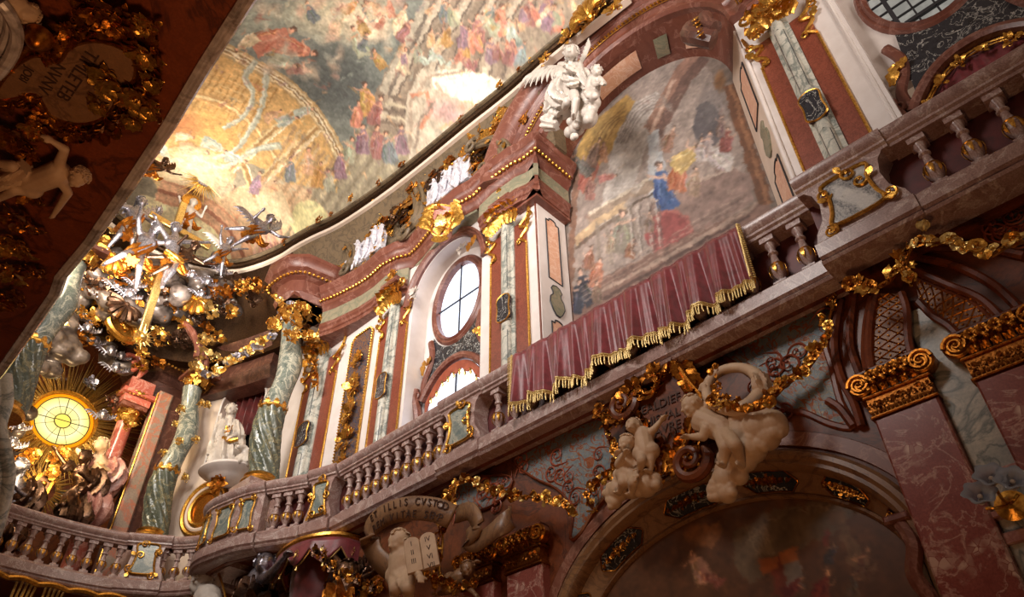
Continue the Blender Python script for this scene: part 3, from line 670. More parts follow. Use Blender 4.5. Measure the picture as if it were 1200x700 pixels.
# shallow mouldings that close the window bay on the right
m = MB(); m.tube([(7.2, .38, 5.2), (7.2, .38, 11)], .03, 8); m.box((7.2, .3, 5.2), (7.62, .38, 11.2)); structure(m, 'trim_1', 'white_stucco')
m = MB(); m.tube([(7.19, 6.2, 5.2), (7.19, 6.2, 10.5)], .018, 8); structure(m, 'trim_2', 'cornice_marble')

# ------------------------------------------------------------------ upper pilasters
def pilaster(yc, hw, ztop, label, seed, x=7.2, col='grey_marble', edge=(1, 1), zb=5.2):
    # flat red strips either side of a half column; gilded beaded edges, black medallion, gilded capital
    r = thing('pilaster', label, 'pilaster', (x, yc, zb)); F = FW(yc, 0, x); k = hw
    for s_ in (-1, 1):
        m = MB(); m.box((s_*k*.34 if s_ > 0 else -k, zb, -.02), (k if s_ > 0 else -k*.34, ztop-.55, .03), F); build(m, 'red_strip', 'red_marble', r)
        m = MB(); c = [(s_*k, zb, .03), (s_*k, ztop-1.15, .03)]; m.tube(c, .022, 6, F); beads(m, c, .024, F, .06); c = cr([(s_*k, ztop-1.15, .04), (s_*k*.75, ztop-1.0, .05), (s_*k*1.08, ztop-.82, .05), (s_*k*.72, ztop-.68, .05), (s_*k*1.12, ztop-.5, .05), (s_*k*1.25, ztop-.2, .04)], 6)
        m.tube(c, [.035-.012*abs(i/len(c)-.5) for i in range(len(c))], 6, F); spiral(m, sub(F, s_*k*.75, ztop-1.02, .05, 1), .07, 1.2, .3, .5, 5, s_); spiral(m, sub(F, s_*k*1.15, ztop-.46, .05, 2), .08, 1.2, .3, .5, 5, -s_)
        leaf(m, sub(F, s_*k*1.05, ztop-.8, .04, PI/2-s_*.7), .25, .06, .6)
        build(m, 'gilded_edge', 'gold', r)
    q = k*.36; prof = [(-q, 0), (-q, .06), (-q*.62, .08)]+[(q*.62*math.sin(a), .08+q*.62*math.cos(a)*.9) for a in [-PI/2+PI*i/10 for i in range(11)]]+[(q*.62, .08), (q, .06), (q, 0)]
    G = Fr(F.o, F.u, F.w, F.v); m = MB(); m.poly(prof, zb, ztop-.35, G); sh = build(m, 'half_column', col, r)
    m = MB(); w = .08+q*.62*.9
    for z0, z1 in ((zb+.2, zb+(ztop-zb)*.45), (zb+(ztop-zb)*.62, ztop-.75)):
        for s_ in (-1, 1): m.tube([(s_*q*.42, z0, w-.03), (s_*q*.42, z1, w-.03)], .008, 4, F)
        m.tube([(-q*.42, z1, w-.03), (0, z1+.04, w), (q*.42, z1, w-.03)], .008, 4, F)
    build(m, 'inlay_lines', 'muntin', sh)
    m = MB(); zm = zb+(ztop-zb)*.54; o = [(q*1.0*(math.cos(a)*(1+.18*math.cos(4*a+PI))), zm+.34*math.sin(a)*(1+.12*math.cos(2*a))) for a in [2*PI*i/28 for i in range(28)]]
    m.poly(o, w-.05, w+.015, F, .01); md = build(m, 'medallion', 'black_marble', r); m = MB(); m.tube([(a, b, w+.01) for a, b in o], .014, 5, F, True); build(m, 'gilded_rim', 'gold', md)
    m = MB(); F2 = sub(F, 0, ztop-.42, w-.04); 
    for i in range(-3, 4): leaf(m, sub(F2, i*k*.2, -.06-.03*abs(i), .02, PI/2-i*.22, 1, .1), .36, .085, .8, 3)
    for i in range(-2, 3): leaf(m, sub(F2, i*k*.24, .2, .05, PI/2-i*.3, 1, .3), .3, .08, 1.0, 3)
    for s_ in (-1, 1): spiral(m, sub(F2, s_*k*.55, .36, .08, 0 if s_ < 0 else PI), .12, 1.4, .3, 1, 6, 1 if s_ > 0 else -1)
    rocaille(m, sub(F2, 0, .3, .06), .22, 7, seed); c = build(m, 'capital', 'gold', r)
    m = MB(); m.cham((-k*.62, .42, -.1), (k*.62, .55, .2), .03, F2); build(m, 'abacus', 'cornice_marble', c)
    return r
pilaster(1.12, .44, 10.95, 'grey half column on red strips with black medallion at right of the wall fresco', 1)
pilaster(6.9, .46, 10.75, 'grey half column on red strips between the oval window and the wall fresco', 2)
pilaster(10.28, .46, 10.75, 'grey half column on red strips just left of the oval window', 3)
pilaster(12.95, .66, 10.75, 'broad grey pilaster on red strips beside the twisted green column', 4)
# blue panel with gold ornament between the two left pilasters
r = thing('blue_wall_panel', 'dark blue upright wall panel covered with gold ornament between two pilasters', 'wall panel', (7.2, 11.42, 5.2)); F = FW(11.42, 0)
m = MB(); m.poly([(-.36, 5.3), (.36, 5.3), (.36, 10.1), (.26, 10.2), (-.26, 10.2), (-.36, 10.1)], -.01, .03, F, .0); build(m, 'field', 'blue_panel', r)
m = MB(); c = [(-.38, 5.3), (.38, 5.3), (.38, 10.12), (.26, 10.24), (-.26, 10.24), (-.38, 10.12)]; m.tube([(a, b, .03) for a, b in c], .028, 6, F, True); beads(m, [(a, b, .05) for a, b in c+c[:1]], .022, F, .07); build(m, 'gilded_frame', 'gold', r)
for k, (z, s_) in enumerate(((9.4, .3), (8.75, .36), (8.1, .38), (7.5, .34), (6.9, .3), (6.3, .3))):
    m = MB(); rocaille(m, sub(F, 0, z, .04), s_, 10, 20+k); palmette(m, sub(F, 0, z+.1, .05), s_, 5); build(m, 'gilded_ornament', 'gold', r)

# ------------------------------------------------------------------ entablature
EP = [(7.2, .2), (6.98, .55), (6.95, 1.0), (6.85, 1.05), (6.85, 1.35), (7.0, 1.45), (7.0, 1.72)]
EP2 = [(7.95, 5.7), (6.82, 5.7), (6.72, 5.78), (6.72, 6.2), (6.66, 6.4), (6.64, 7.1), (6.7, 7.55), (6.64, 7.9), (6.66, 8.4), (6.74, 9.0), (6.86, 9.5), (6.9, 9.8), (6.77, 10.05), (6.68, 10.5), (6.72, 11.0), (6.7, 11.4), (6.64, 11.75), (6.56, 12.16), (6.45, 12.5)]
PR = [(0, 11.85), (.0, 11.78), (-.05, 11.72), (-.06, 11.66), (-.12, 11.62), (-.16, 11.55), (-.16, 11.5), (-.24, 11.46), (-.26, 11.36), (-.34, 11.3), (-.38, 11.2), (-.38, 10.86), (-.33, 10.82), (-.33, 10.74), (-.38, 10.7), (-.38, 10.62), (-.42, 10.6), (-.42, 10.5)]
def entab(path, label, name='entablature', k=1.0):
    g = lambda pr: [(o*k if o > -.8 else o, z) for o, z in pr]
    r = thing(name, label, 'entablature', (path[0][0]+.2, path[0][1], 10.5))
    m = MB(); m.sweep(path, g(PR[:11]+[(-.9, 11.2), (-.9, 11.85)])); build(m, 'cornice', 'cornice_marble', r)
    runs = [path] if k == 1 else [[p for p in path if p[1] <= 7.6], [p for p in path if p[1] >= 9.75]]
    for q in runs:
        m = MB(); m.sweep(q, g([(-.375, 11.22), (-.375, 10.84), (-.85, 10.84), (-.85, 11.22)])); build(m, 'frieze', 'frieze_marble', r)
        m = MB(); m.sweep(q, g([(-.36, 10.86), (-.33, 10.82), (-.33, 10.74), (-.38, 10.7), (-.38, 10.62), (-.42, 10.6), (-.42, 10.5), (-.9, 10.5), (-.9, 10.86)])); build(m, 'architrave', 'cornice_marble', r)
    if k != 1:
        m = MB(); m.box((7.04, 6.02, 10.44), (8.0, 6.6, 11.3)); build(m, 'corner_block', 'cornice_marble', r)
        m = MB(); m.band(ell(8.68, 10.0, 1.06, 1.12, .0, PI, 40)[::-1], [(0, -.02), (0, .06), (.05, .1), (.09, .08), (.13, .12), (.17, .12), (.17, -.02)], YZ(7.2)); build(m, 'window_arch_moulding', 'cornice_marble', r)
        m = MB(); m.sweep([p for p in path if 7.5 <= p[1] <= 9.85], g([(-.38, 11.22), (-.42, 11.16), (-.9, 11.16), (-.9, 11.22)])); build(m, 'frieze_strip', 'frieze_marble', r)
    m = MB(); n = len(path); pts = []
    for i in range(n):
        a = Vector(path[max(i-1, 0)]); b = Vector(path[min(i+1, n-1)]); t = (b-a).normalized(); nn = Vector((-t[1], t[0])); q = Vector(path[i])+nn*(-.19*k); pts.append((q[0], q[1], 11.47))
    beads(m, pts, .042, None, .1); build(m, 'gilded_bead_row', 'gold', r).__setitem__('kind', 'stuff')
    return r
entab(EP, 'mauve marble entablature above the upper right pilaster')
entab(EP2, 'long curving mauve marble entablature with gold beads above the oval window', k=.72)
# attic zone and vault edge
VE = [(6.72, 3.2), (6.66, 5.0), (6.7, 6.3), (6.66, 7.6), (6.64, 9), (6.58, 10.5), (6.42, 12), (6.2, 12.9), (6.08, 13.5), (6.0, 14.1), (5.75, 14.9), (5.37, 15.55), (4.6, 16.1), (3.5, 16.25), (2.4, 16.1), (1.63, 15.55), (1.25, 14.9), (1.0, 14.1), (.9, 13.2), (.6, 12), (.4, 10), (.35, 3.2)]
VEs = [(p[0], p[1]) for p in cr([(a, b, 0) for a, b in VE], 4)]
AP = [p for p in VEs if p[0] > 6.05 and p[1] > 5.4 and p[1] < 13.8]
m = MB(); m.sweep(AP, [(-.02, 13.55), (-.1, 13.4), (-.3, 13.0), (-.5, 12.5), (-.58, 11.8), (-.9, 11.8), (-.9, 13.6), (-.02, 13.6)]); structure(m, 'wall_right_attic', 'attic_marble', 60)
m = MB(); m.sweep(VEs, [(.0, 13.52), (.05, 13.52), (.08, 13.57), (.05, 13.62), (-.1, 13.62), (-.1, 13.52)]); structure(m, 'trim_3', 'beige_stucco')
m = MB(); m.sweep(VEs, [(.0, 13.62), (.12, 13.64), (.15, 13.68), (.15, 13.74), (.12, 13.77), (-.1, 13.77), (-.1, 13.62)]); structure(m, 'trim_4', 'altar_stucco')
m = MB(); m.sweep(VEs, [(.12, 13.77), (.19, 13.79), (.21, 13.82), (.19, 13.86), (.1, 13.88), (-.1, 13.88), (-.1, 13.77)]); structure(m, 'trim_10', 'attic_marble')
# ------------------------------------------------------------------ the vault and the two wall paintings (generic compositions)
def zv(x, y):
    q = min(1, abs((x-3.5)/3.3)); z = 13.7+2.1*(1-q**2.4)
    if y > 15.5: z -= .10*(y-15.5)**2
    return z
def onvault(px, py):
    d = ray(px, py); z = 15.0; p = None
    for _ in range(40):
        p = d*(z/d[2]); z += (zv(p[0], p[1])-z)*.4
    return p[0], p[1]
class Canvas:
    def __init__(s, u0, u1, v0, v1, step, tr, base):
        s.u0, s.v0, s.st = u0, v0, step; s.nu = int((u1-u0)/step)+1; s.nv = int((v1-v0)/step)+1; s.tr = tr
        s.a = np.zeros((s.nv, s.nu, 3)); s.a[:] = base; s.rnd = random.Random(3)
        s.gu, s.gv = np.meshgrid(u0+np.arange(s.nu)*step, v0+np.arange(s.nv)*step)
    def poly(s, pts, c, al=1.0, px=True):
        if px: pts = [s.tr(*p) for p in pts]
        P = np.array(pts); c = np.array(c)/255.
        i0 = max(0, int((P[:, 0].min()-s.u0)/s.st)); i1 = min(s.nu, int((P[:, 0].max()-s.u0)/s.st)+2); j0 = max(0, int((P[:, 1].min()-s.v0)/s.st)); j1 = min(s.nv, int((P[:, 1].max()-s.v0)/s.st)+2)
        if i1 <= i0 or j1 <= j0: return
        X = s.gu[j0:j1, i0:i1]; Y = s.gv[j0:j1, i0:i1]; ins = np.zeros(X.shape, bool); n = len(P)
        for k in range(n):
            x1, y1 = P[k]; x2, y2 = P[(k+1) % n]
            if y1 == y2: continue
            ins ^= ((y1 > Y) != (y2 > Y)) & (X < (x2-x1)*(Y-y1)/(y2-y1)+x1)
        s.a[j0:j1, i0:i1][ins] = s.a[j0:j1, i0:i1][ins]*(1-al)+c*al
    def ell(s, cx, cy, rx, ry, ang, c, al=1.0, n=16):
        ca, sa = math.cos(ang), math.sin(ang); s.poly([(cx+rx*math.cos(t)*ca-ry*math.sin(t)*sa, cy+rx*math.cos(t)*sa+ry*math.sin(t)*ca) for t in [2*PI*i/n for i in range(n)]], c, al)
    def soft(s, cx, cy, rx, ry, ang, c, al=1.0):
        for k in range(6): f = 1-k/7; s.ell(cx, cy, rx*f, ry*f, ang, c, 1-(1-al)**(1/6), 24)
    def line(s, pts, w, c, al=1.0, w2=None):
        P = [Vector((p[0], p[1])) for p in pts]; n = len(P); L = []; R = []; w2 = w if w2 is None else w2
        for i in range(n):
            t = (P[min(i+1, n-1)]-P[max(i-1, 0)]).normalized(); nn = Vector((-t[1], t[0]))*(w+(w2-w)*i/(n-1))/2; L.append(P[i]+nn); R.append(P[i]-nn)
        s.poly([tuple(p) for p in L+R[::-1]], c, al)
    def fig(s, cx, cy, h, ang, cloth, skin=(214, 160, 130), seed=None):
        # a draped figure: torso, folds, head, arm
        r = random.Random(seed if seed is not None else int(cx*7+cy)); ux, uy = math.cos(ang), math.sin(ang); vx, vy = -uy, ux
        q = lambda a, b: (cx+ux*a*h+vx*b*h, cy+uy*a*h+vy*b*h)
        s.poly([q(.5, -.12), q(.5, .12), q(.2, .25), q(-.2, .3), q(-.55, .34+.1*r.random()), q(-.6, -.2), q(-.2, -.28), q(.2, -.22)], cloth)
        for k in range(9):
            d = r.choice((-1, 1)); cc = tuple(max(0, min(255, v+d*r.uniform(18, 55))) for v in cloth); b = r.uniform(-.26, .28); s.line([q(.4*r.random(), b*.5), q(0, b+.05*d), q(-.3-.3*r.random(), b*1.2)], h*.05, cc, .8, h*.02)
        s.line([q(.38, .05), q(.2, .3*r.choice((-1, 1))), q(.35+.2*r.random(), .42*r.choice((-1, 1)))], h*.09, skin, 1, h*.05)
        s.ell(*q(.62, 0), h*.11, h*.095, ang, skin); s.ell(*q(.68, 0), h*.09, h*.11, ang, tuple(v*.45 for v in skin), .9); s.ell(*q(.62, .03), h*.07, h*.06, ang, tuple(min(255, v*1.12) for v in skin))
    def stripes(s, a, b, c, d, n, c1, c2, al=.8):  # n bands between edge a-b and edge c-d
        for k in range(n):
            f = lambda p, q, t: (p[0]+(q[0]-p[0])*t, p[1]+(q[1]-p[1])*t)
            s.poly([f(a, c, k/n), f(b, d, k/n), f(b, d, (k+.55)/n), f(a, c, (k+.55)/n)], c1 if k % 2 else c2, al)
    def mesh(s, pos, name, mat, warp=2.0, sat=1.0, **kw):
        a = s.a; g_ = a.mean(2, keepdims=True); a = g_+(a-g_)*sat; p = np.pad(a, ((1, 1), (1, 1), (0, 0)), 'edge'); a = (p[:-2, 1:-1]+p[2:, 1:-1]+p[1:-1, :-2]+p[1:-1, 2:]+2*a)/6
        r = np.random.RandomState(5)    # brush wobble
        def sm(k):
            g = r.randn(s.nv//k+3, s.nu//k+3); y = np.arange(s.nv)/k; x = np.arange(s.nu)/k; j = y.astype(int); i = x.astype(int); fy = (y-j)[:, None]; fx = (x-i)[None]
            return (g[j][:, i]*(1-fy)*(1-fx)+g[j+1][:, i]*fy*(1-fx)+g[j][:, i+1]*(1-fy)*fx+g[j+1][:, i+1]*fy*fx)
        J, I = np.mgrid[0:s.nv, 0:s.nu]; J = np.clip(J+sm(4)*warp, 0, s.nv-1).astype(int); I = np.clip(I+sm(4)*warp, 0, s.nu-1).astype(int); a = a[J, I]
        a = a*(1+.07*sm(5)+.05*sm(2))[..., None]; a = np.clip(a, 0, 1); l = np.where(a <= .04045, a/12.92, ((a+.055)/1.055)**2.4)
        V = pos(s.gu.ravel(), s.gv.ravel()); n = s.nu; jj, ii = np.mgrid[0:s.nv-1, 0:s.nu-1]; b = (jj*n+ii).ravel(); Fc = np.stack([b, b+1, b+n+1, b+n], 1)
        me = bpy.data.meshes.new(name); me.vertices.add(len(V)); me.vertices.foreach_set('co', V.ravel()); me.loops.add(Fc.size); me.loops.foreach_set('vertex_index', Fc.ravel()); me.polygons.add(len(Fc)); me.polygons.foreach_set('loop_start', np.arange(len(Fc))*4); me.update(); me.validate()
        at = me.color_attributes.new('paint', 'FLOAT_COLOR', 'POINT'); at.data.foreach_set('color', np.concatenate([l.reshape(-1, 3), np.ones((len(V), 1))], 1).ravel())
        me.materials.append(M[mat]); me.shade_smooth(); o = bpy.data.objects.new(name, me); C.objects.link(o); ORG[o.name] = Vector((0, 0, 0)); return tag(o, **kw)
def vaultpos(u, v):
    q = np.minimum(1, np.abs((u-3.5)/3.3)); z = 13.7+2.1*(1-q**2.4); z = z-np.where(v > 15.5, .10*(v-15.5)**2, 0); return np.stack([u, v, z], 1)
K = Canvas(.25, 6.75, 1.5, 21.5, .021, onvault, (.62, .57, .48))
rn = random.Random(11)
K.poly([(200, 260), (150, 240), (100, 300), (60, 420), (330, 420), (420, 280), (330, 200)], (214, 178, 140))
# sky
K.poly([(250, 60), (300, -30), (560, -30), (500, 60), (450, 130), (405, 180), (370, 120), (330, 95)], (128, 130, 120)); K.soft(395, 95, 60, 42, .4, (92, 94, 90), .9); K.soft(455, 60, 40, 40, 0, (120, 124, 116), .7); K.soft(300, 20, 60, 30, 0, (168, 170, 150), .7)
K.soft(400, 15, 70, 35, 0, (206, 192, 160), .9); K.soft(430, 30, 30, 22, 0, (240, 214, 180), .9)
# coffered half dome and its ribs
dome = [(170, 200), (222, 100), (262, 62), (330, 95), (372, 140), (400, 190), (395, 225), (340, 215), (290, 190), (240, 200), (190, 230)]
K.poly(dome, (214, 172, 112))
for k in range(26):
    a = (215+k*8, 70+k*2.2); K.line([a, (a[0]-70, a[1]+110)], 1.8, (168, 122, 66), .8) if k < 15 else None; b = (190+k*6, 170-k*6.5); K.line([b, (b[0]+55, b[1]+26)], 1.6, (236, 200, 142), .7) if k < 15 else None
for w, c in ((15, (190, 158, 112)), (10, (228, 206, 164)), (5, (150, 118, 78)), (2, (240, 226, 196))): K.line([(250, 52), (290, 72), (335, 98), (372, 135), (398, 182), (404, 205)], w, c)
for w, c in ((8, (196, 150, 96)), (3, (240, 214, 160))): K.line([(215, 110), (262, 120), (300, 150), (325, 190)], w, c, .9)
K.poly([(185, 150), (245, 130), (290, 170), (270, 220), (190, 225)], (204, 150, 96), .7); K.soft(250, 150, 40, 30, .5, (226, 176, 104), .8); K.soft(210, 140, 35, 20, .5, (190, 116, 76), .6)
# beams of the painted gallery
for (a, b) in (((268, 200), (345, 130)), ((300, 215), (372, 150)), ((285, 190), (300, 240))): K.line([a, b], 9, (222, 196, 146)); K.line([a, b], 4, (168, 130, 84)); K.line([(a[0]+5, a[1]+3), (b[0]+5, b[1]+3)], 2, (250, 234, 200))
K.stripes((300, 225), (345, 145), (350, 250), (395, 190), 9, (212, 186, 148), (166, 136, 104), .7)
# steps and a pale disc
K.stripes((330, 280), (420, 150), (420, 290), (540, 150), 12, (172, 160, 132), (140, 128, 104), .9)
K.stripes((420, 240), (520, 165), (470, 250), (560, 175), 7, (160, 150, 124), (126, 116, 96), .8); K.soft(362, 258, 22, 24, 0, (212, 202, 150), 1)
# columns
K.poly([(430, 150), (470, 60), (520, -20), (720, -20), (640, 60), (560, 110), (500, 170)], (158, 140, 120))
for k in range(9):
    x = 512+k*15; K.line([(x, -15), (x-40, 55), (x-82+k*3, 140)], 9, (188, 172, 150) if k % 2 else (140, 122, 104)); K.line([(x+4, -15), (x-36, 55), (x-78+k*3, 140)], 2, (98, 84, 74))
K.line([(448, 108), (500, 0)], 9, (176, 164, 144)); K.line([(456, 110), (508, 0)], 4, (120, 108, 96))
for k in range(5): K.line([(455-k*4, 112+k*7), (500-k*2, 128+k*6)], 4, (200, 184, 156) if k % 2 else (120, 104, 90))
# pale oculus with a garland
K.poly([(478, 110), (492, 82), (530, 80), (600, 95), (590, 140), (520, 180), (480, 190), (474, 150)], (196, 180, 158)); K.soft(550, 100, 46, 18, .2, (250, 238, 210), 1); K.line([(480, 180), (482, 120), (500, 90), (545, 82)], 4, (170, 150, 130)); K.line([(482, 112), (500, 106), (505, 130), (492, 150)], 5, (206, 140, 110)); K.line([(510, 95), (520, 110), (500, 120)], 4, (222, 160, 140)); K.soft(520, 128, 24, 14, 0, (206, 160, 152), .8); K.soft(535, 140, 16, 10, 0, (190, 150, 150), .7); K.line([(486, 176), (492, 140), (510, 118)], 3, (150, 132, 116)); K.line([(515, 150), (540, 138), (560, 120)], 3, (206, 170, 130))
# smoke
for pts in ([(300, 70), (288, 90), (296, 110), (286, 135), (262, 150)], [(312, 80), (310, 110), (300, 140), (276, 175), (250, 185)], [(330, 170), (300, 175), (262, 195), (225, 190)]): K.line(cr([(a, b, 0) for a, b in pts], 5), 8, (176, 180, 164), .9, 5); K.line(cr([(a-2, b, 0) for a, b in pts], 5), 3, (222, 220, 200), .9, 2)
pal = [(206, 122, 92), (222, 168, 120), (176, 170, 138), (156, 96, 86), (190, 196, 176), (120, 124, 120), (232, 204, 160), (196, 140, 70), (148, 112, 120)]
for (x, y, h, a, c) in [(318, 45, 52, -.4, 0), (345, 55, 46, .3, 0), (290, 50, 30, 2.6, 6), (395, 25, 34, -1.2, 6), (420, 50, 36, -1.9, 2), (440, 10, 30, .4, 1), (365, 15, 26, -2, 5), (470, 25, 36, -1.3, 6), (410, 8, 24, -.6, 7), (350, 80, 30, .2, 3), (330, 72, 34, .3, 2),
    (430, 118, 40, -1.7, 7), (418, 135, 30, -1.4, 0), (440, 130, 34, -1.2, 3), (425, 165, 34, -1.5, 8), (442, 168, 38, -1.6, 3), (455, 175, 36, -1.7, 5), (410, 178, 30, -1.4, 2), (470, 165, 34, -1.6, 8), (398, 195, 30, -1.5, 8),
    (560, 35, 34, -1.6, 3), (585, 25, 36, -1.4, 0), (600, 45, 38, -1.7, 5), (620, 15, 36, -1.5, 3), (640, 10, 34, -1.2, 8), (545, 55, 28, -1.4, 7), (575, 60, 30, -1.6, 8), (610, 62, 30, -1.3, 5), (655, 25, 26, -1.3, 0), (505, 45, 22, -1.5, 1),
    (360, 190, 30, -1.5, 1), (372, 205, 28, -1.3, 7), (340, 200, 28, -1.5, 5), (385, 212, 26, -1.6, 2), (355, 130, 24, -.3, 4), (335, 140, 26, -.2, 4), (318, 135, 22, -.5, 1),
    (250, 170, 30, .5, 4), (225, 175, 34, .2, 1), (200, 190, 30, -.2, 0), (275, 185, 26, .3, 4), (235, 190, 26, .4, 6), (300, 215, 26, -1.2, 8), (320, 225, 24, -1.4, 1), (262, 215, 24, .3, 0), (190, 175, 26, .9, 4), (215, 160, 22, .1, 6)]:
    K.fig(x, y, h*.8, a, tuple(.8*q+.2*150 for q in pal[c]))
for k in range(60):
    x, y = rn.uniform(420, 690), rn.uniform(5, 75); K.fig(x, y, rn.uniform(12, 24), rn.uniform(-2.2, -.8), tuple(.75*q+.25*130 for q in pal[rn.randrange(9)])) if y < 75-(x-420)*.0 else None
for k in range(46):
    x = rn.uniform(300, 470); y = rn.uniform(0, 90) if x < 400 else rn.uniform(0, 60); K.soft(x, y, rn.uniform(6, 16), rn.uniform(4, 10), rn.uniform(0, 3), rn.choice([(226, 206, 176), (206, 176, 150), (186, 186, 166), (214, 160, 136)]), .5)
for k in range(260):   # small touches of drapery, foliage and cloud
    x, y = rn.uniform(180, 660), rn.uniform(-10, 260); c = pal[rn.randrange(9)]; K.line([(x, y), (x+rn.uniform(-9, 9), y+rn.uniform(-6, 6)), (x+rn.uniform(-12, 12), y+rn.uniform(-10, 10))], rn.uniform(2, 5), c, .45, 1)
# bright ground by the altar, coffered pink arch, scrolled balustrade
K.soft(225, 205, 50, 34, .2, (246, 224, 184), .9); K.poly([(140, 262), (165, 228), (215, 240), (275, 285), (262, 330), (200, 300)], (250, 230, 180), .9)
for w, c in ((26, (206, 150, 116)), (20, (228, 178, 140)), (4, (178, 118, 92))): K.line(cr([(185, 222, 0), (225, 236, 0), (262, 262, 0), (285, 300, 0), (292, 340, 0)], 5), w, c)
K.stripes((292, 330), (300, 275), (345, 330), (330, 262), 8, (196, 140, 124), (222, 178, 160), .8)
K.poly([(275, 235), (330, 222), (345, 260), (300, 272)], (206, 186, 150), .8)
for k in range(7): K.line(cr([(305+k*5, 330, 0), (298+k*5, 312, 0), (308+k*5, 298, 0), (304+k*4, 284, 0)], 4), 2.2, (160, 104, 96), .8)
K.mesh(vaultpos, 'ceiling', 'fresco', .8, kind='structure')
# the wall painting in the niche
def onx8(px, py): p = atx(px, py, 8.05); return (p[1], p[2])
B = Canvas(2.1, 6.4, 5.2, 13.25, .024, onx8, (.50, .42, .37))
B.poly([(665, 200), (700, 130), (750, 90), (790, 60), (830, 80), (870, 170), (880, 230), (760, 330), (670, 380)], (150, 130, 118))
B.poly([(672, 190), (688, 150), (735, 112), (745, 118), (722, 170), (700, 200)], (186, 140, 62)); B.soft(712, 150, 24, 18, -.6, (204, 162, 86), .8)
B.poly([(720, 165), (745, 120), (770, 108), (792, 118), (770, 150), (762, 160), (735, 245), (700, 270)], (176, 164, 154)); B.line([(765, 155), (800, 90), (820, 65)], 22, (150, 104, 84)); B.line([(772, 158), (806, 92), (828, 68)], 12, (112, 78, 66)); B.line([(762, 160), (790, 95)], 4, (190, 150, 126))
B.poly([(812, 150), (818, 125), (832, 118), (846, 135), (850, 160), (838, 172), (816, 165)], (92, 84, 86)); B.soft(838, 120, 24, 30, .5, (120, 110, 108), .6)
B.poly([(760, 160), (772, 150), (785, 220), (772, 245), (762, 230)], (168, 170, 172))
B.line([(690, 260), (762, 218), (780, 215)], 12, (146, 122, 100)); B.line([(690, 252), (762, 210)], 3, (196, 176, 150)); B.line([(690, 268), (770, 226)], 3, (92, 74, 60))
B.line([(675, 285), (700, 262), (735, 240)], 9, (184, 150, 108)); B.line([(676, 292), (702, 270), (738, 248)], 4, (110, 88, 72))
for k in range(5): B.line([(700+k*10, 262-k*5), (706+k*11, 320-k*9)], 4, (134, 116, 100), .8)
B.poly([(762, 240), (800, 222), (855, 195), (880, 205), (885, 235), (830, 275), (775, 310)], (140, 110, 98)); B.line([(765, 236), (862, 196)], 5, (178, 152, 134))
B.soft(785, 275, 28, 26, .3, (150, 66, 62), 1); B.line(cr([(765, 262, 0), (780, 248, 0), (800, 252, 0), (812, 275, 0), (796, 292, 0)], 5), 5, (176, 92, 82), .9)
B.poly([(670, 380), (672, 340), (700, 330), (760, 300), (840, 262), (900, 235), (905, 250), (700, 378)], (128, 92, 78)); B.line([(690, 350), (820, 282), (890, 238)], 5, (166, 134, 114)); B.line([(690, 362), (880, 252)], 3, (90, 62, 54))
for (x, y, h, a, c) in [(778, 222, 58, -1.75, (60, 86, 140)), (795, 205, 46, -1.4, (176, 96, 60)), (806, 185, 48, -.7, (196, 160, 88)), (840, 185, 50, -2.6, (178, 166, 158)), (830, 170, 30, -1.3, (150, 130, 124)), (784, 165, 32, -1.2, (158, 110, 88)), (852, 165, 30, -1.4, (140, 70, 60)),
    (729, 275, 52, -1.55, (128, 116, 100)), (690, 205, 50, -1.05, (176, 92, 74)), (697, 180, 34, -1.2, (150, 118, 100)), (712, 208, 22, -.2, (196, 120, 108)), (682, 195, 34, -2.3, (120, 112, 104)), (688, 340, 46, -1.9, (60, 60, 70)), (700, 322, 36, -1.3, (176, 104, 74)), (692, 305, 30, -1.5, (150, 96, 70)), (676, 350, 40, -1.4, (50, 52, 64)), (740, 292, 24, -1.3, (140, 88, 60))]:
    B.fig(x, y, h*.75, a, c, (206, 156, 128))
for k in range(6): B.line([(735+k*9, 236-k*17), (742+k*9, 240-k*17)], 14, (190, 180, 170) if k % 2 else (150, 138, 130), .5)
for a in range(5): B.line(cr([(722+a*3, 168, 0), (742+a*3, 128+a*2, 0), (770+a*2, 112+a*3, 0), (790, 122+a*3, 0)], 4), 1.6, (130, 114, 104), .8)
for a in range(4): B.line(cr([(690+a*7, 178-a*3, 0), (706+a*6, 150-a*2, 0), (735, 124+a*6, 0)], 4), 1.4, (140, 100, 50), .8)
for x in (742, 752, 765, 774): B.line([(x, 300-(x-742)*.3), (x-4, 244-(x-742)*.3)], 2, (176, 160, 146), .9); B.line([(x+3, 300-(x-742)*.3), (x-1, 244-(x-742)*.3)], 1.6, (96, 80, 72), .8)
for k in range(7): B.line([(682, 356-k*3), (884-k*2, 246-k*3)], 1, (112, 84, 72) if k % 2 else (172, 142, 122), .7)
for (x, y, h, c) in ((815, 215, 26, (150, 120, 96)), (700, 345, 20, (120, 90, 70)), (762, 262, 20, (130, 100, 84)), (846, 150, 20, (130, 104, 96)), (822, 178, 22, (186, 170, 160)), (716, 286, 20, (146, 128, 106)), (708, 180, 18, (190, 130, 90)), (692, 222, 22, (150, 96, 84))): B.fig(x, y, h, -1.5, c, (196, 150, 124))
for k in range(90):
    x, y = rn.uniform(672, 880), rn.uniform(110, 350); B.line([(x, y), (x+rn.uniform(-9, 9), y+rn.uniform(-6, 6)), (x+rn.uniform(-12, 12), y+rn.uniform(-10, 10))], rn.uniform(1.5, 4), rn.choice([(150, 126, 110), (120, 96, 86), (176, 150, 126), (140, 90, 78)]), .4, 1)
B.line([(856, 100), (876, 165), (900, 240)], 16, (112, 66, 40)); B.line([(858, 100), (878, 165), (902, 240)], 5, (146, 92, 56)); B.soft(845, 95, 8, 14, 0, (136, 84, 40), .9); B.line([(669, 380), (671, 290), (676, 200)], 7, (130, 88, 66))
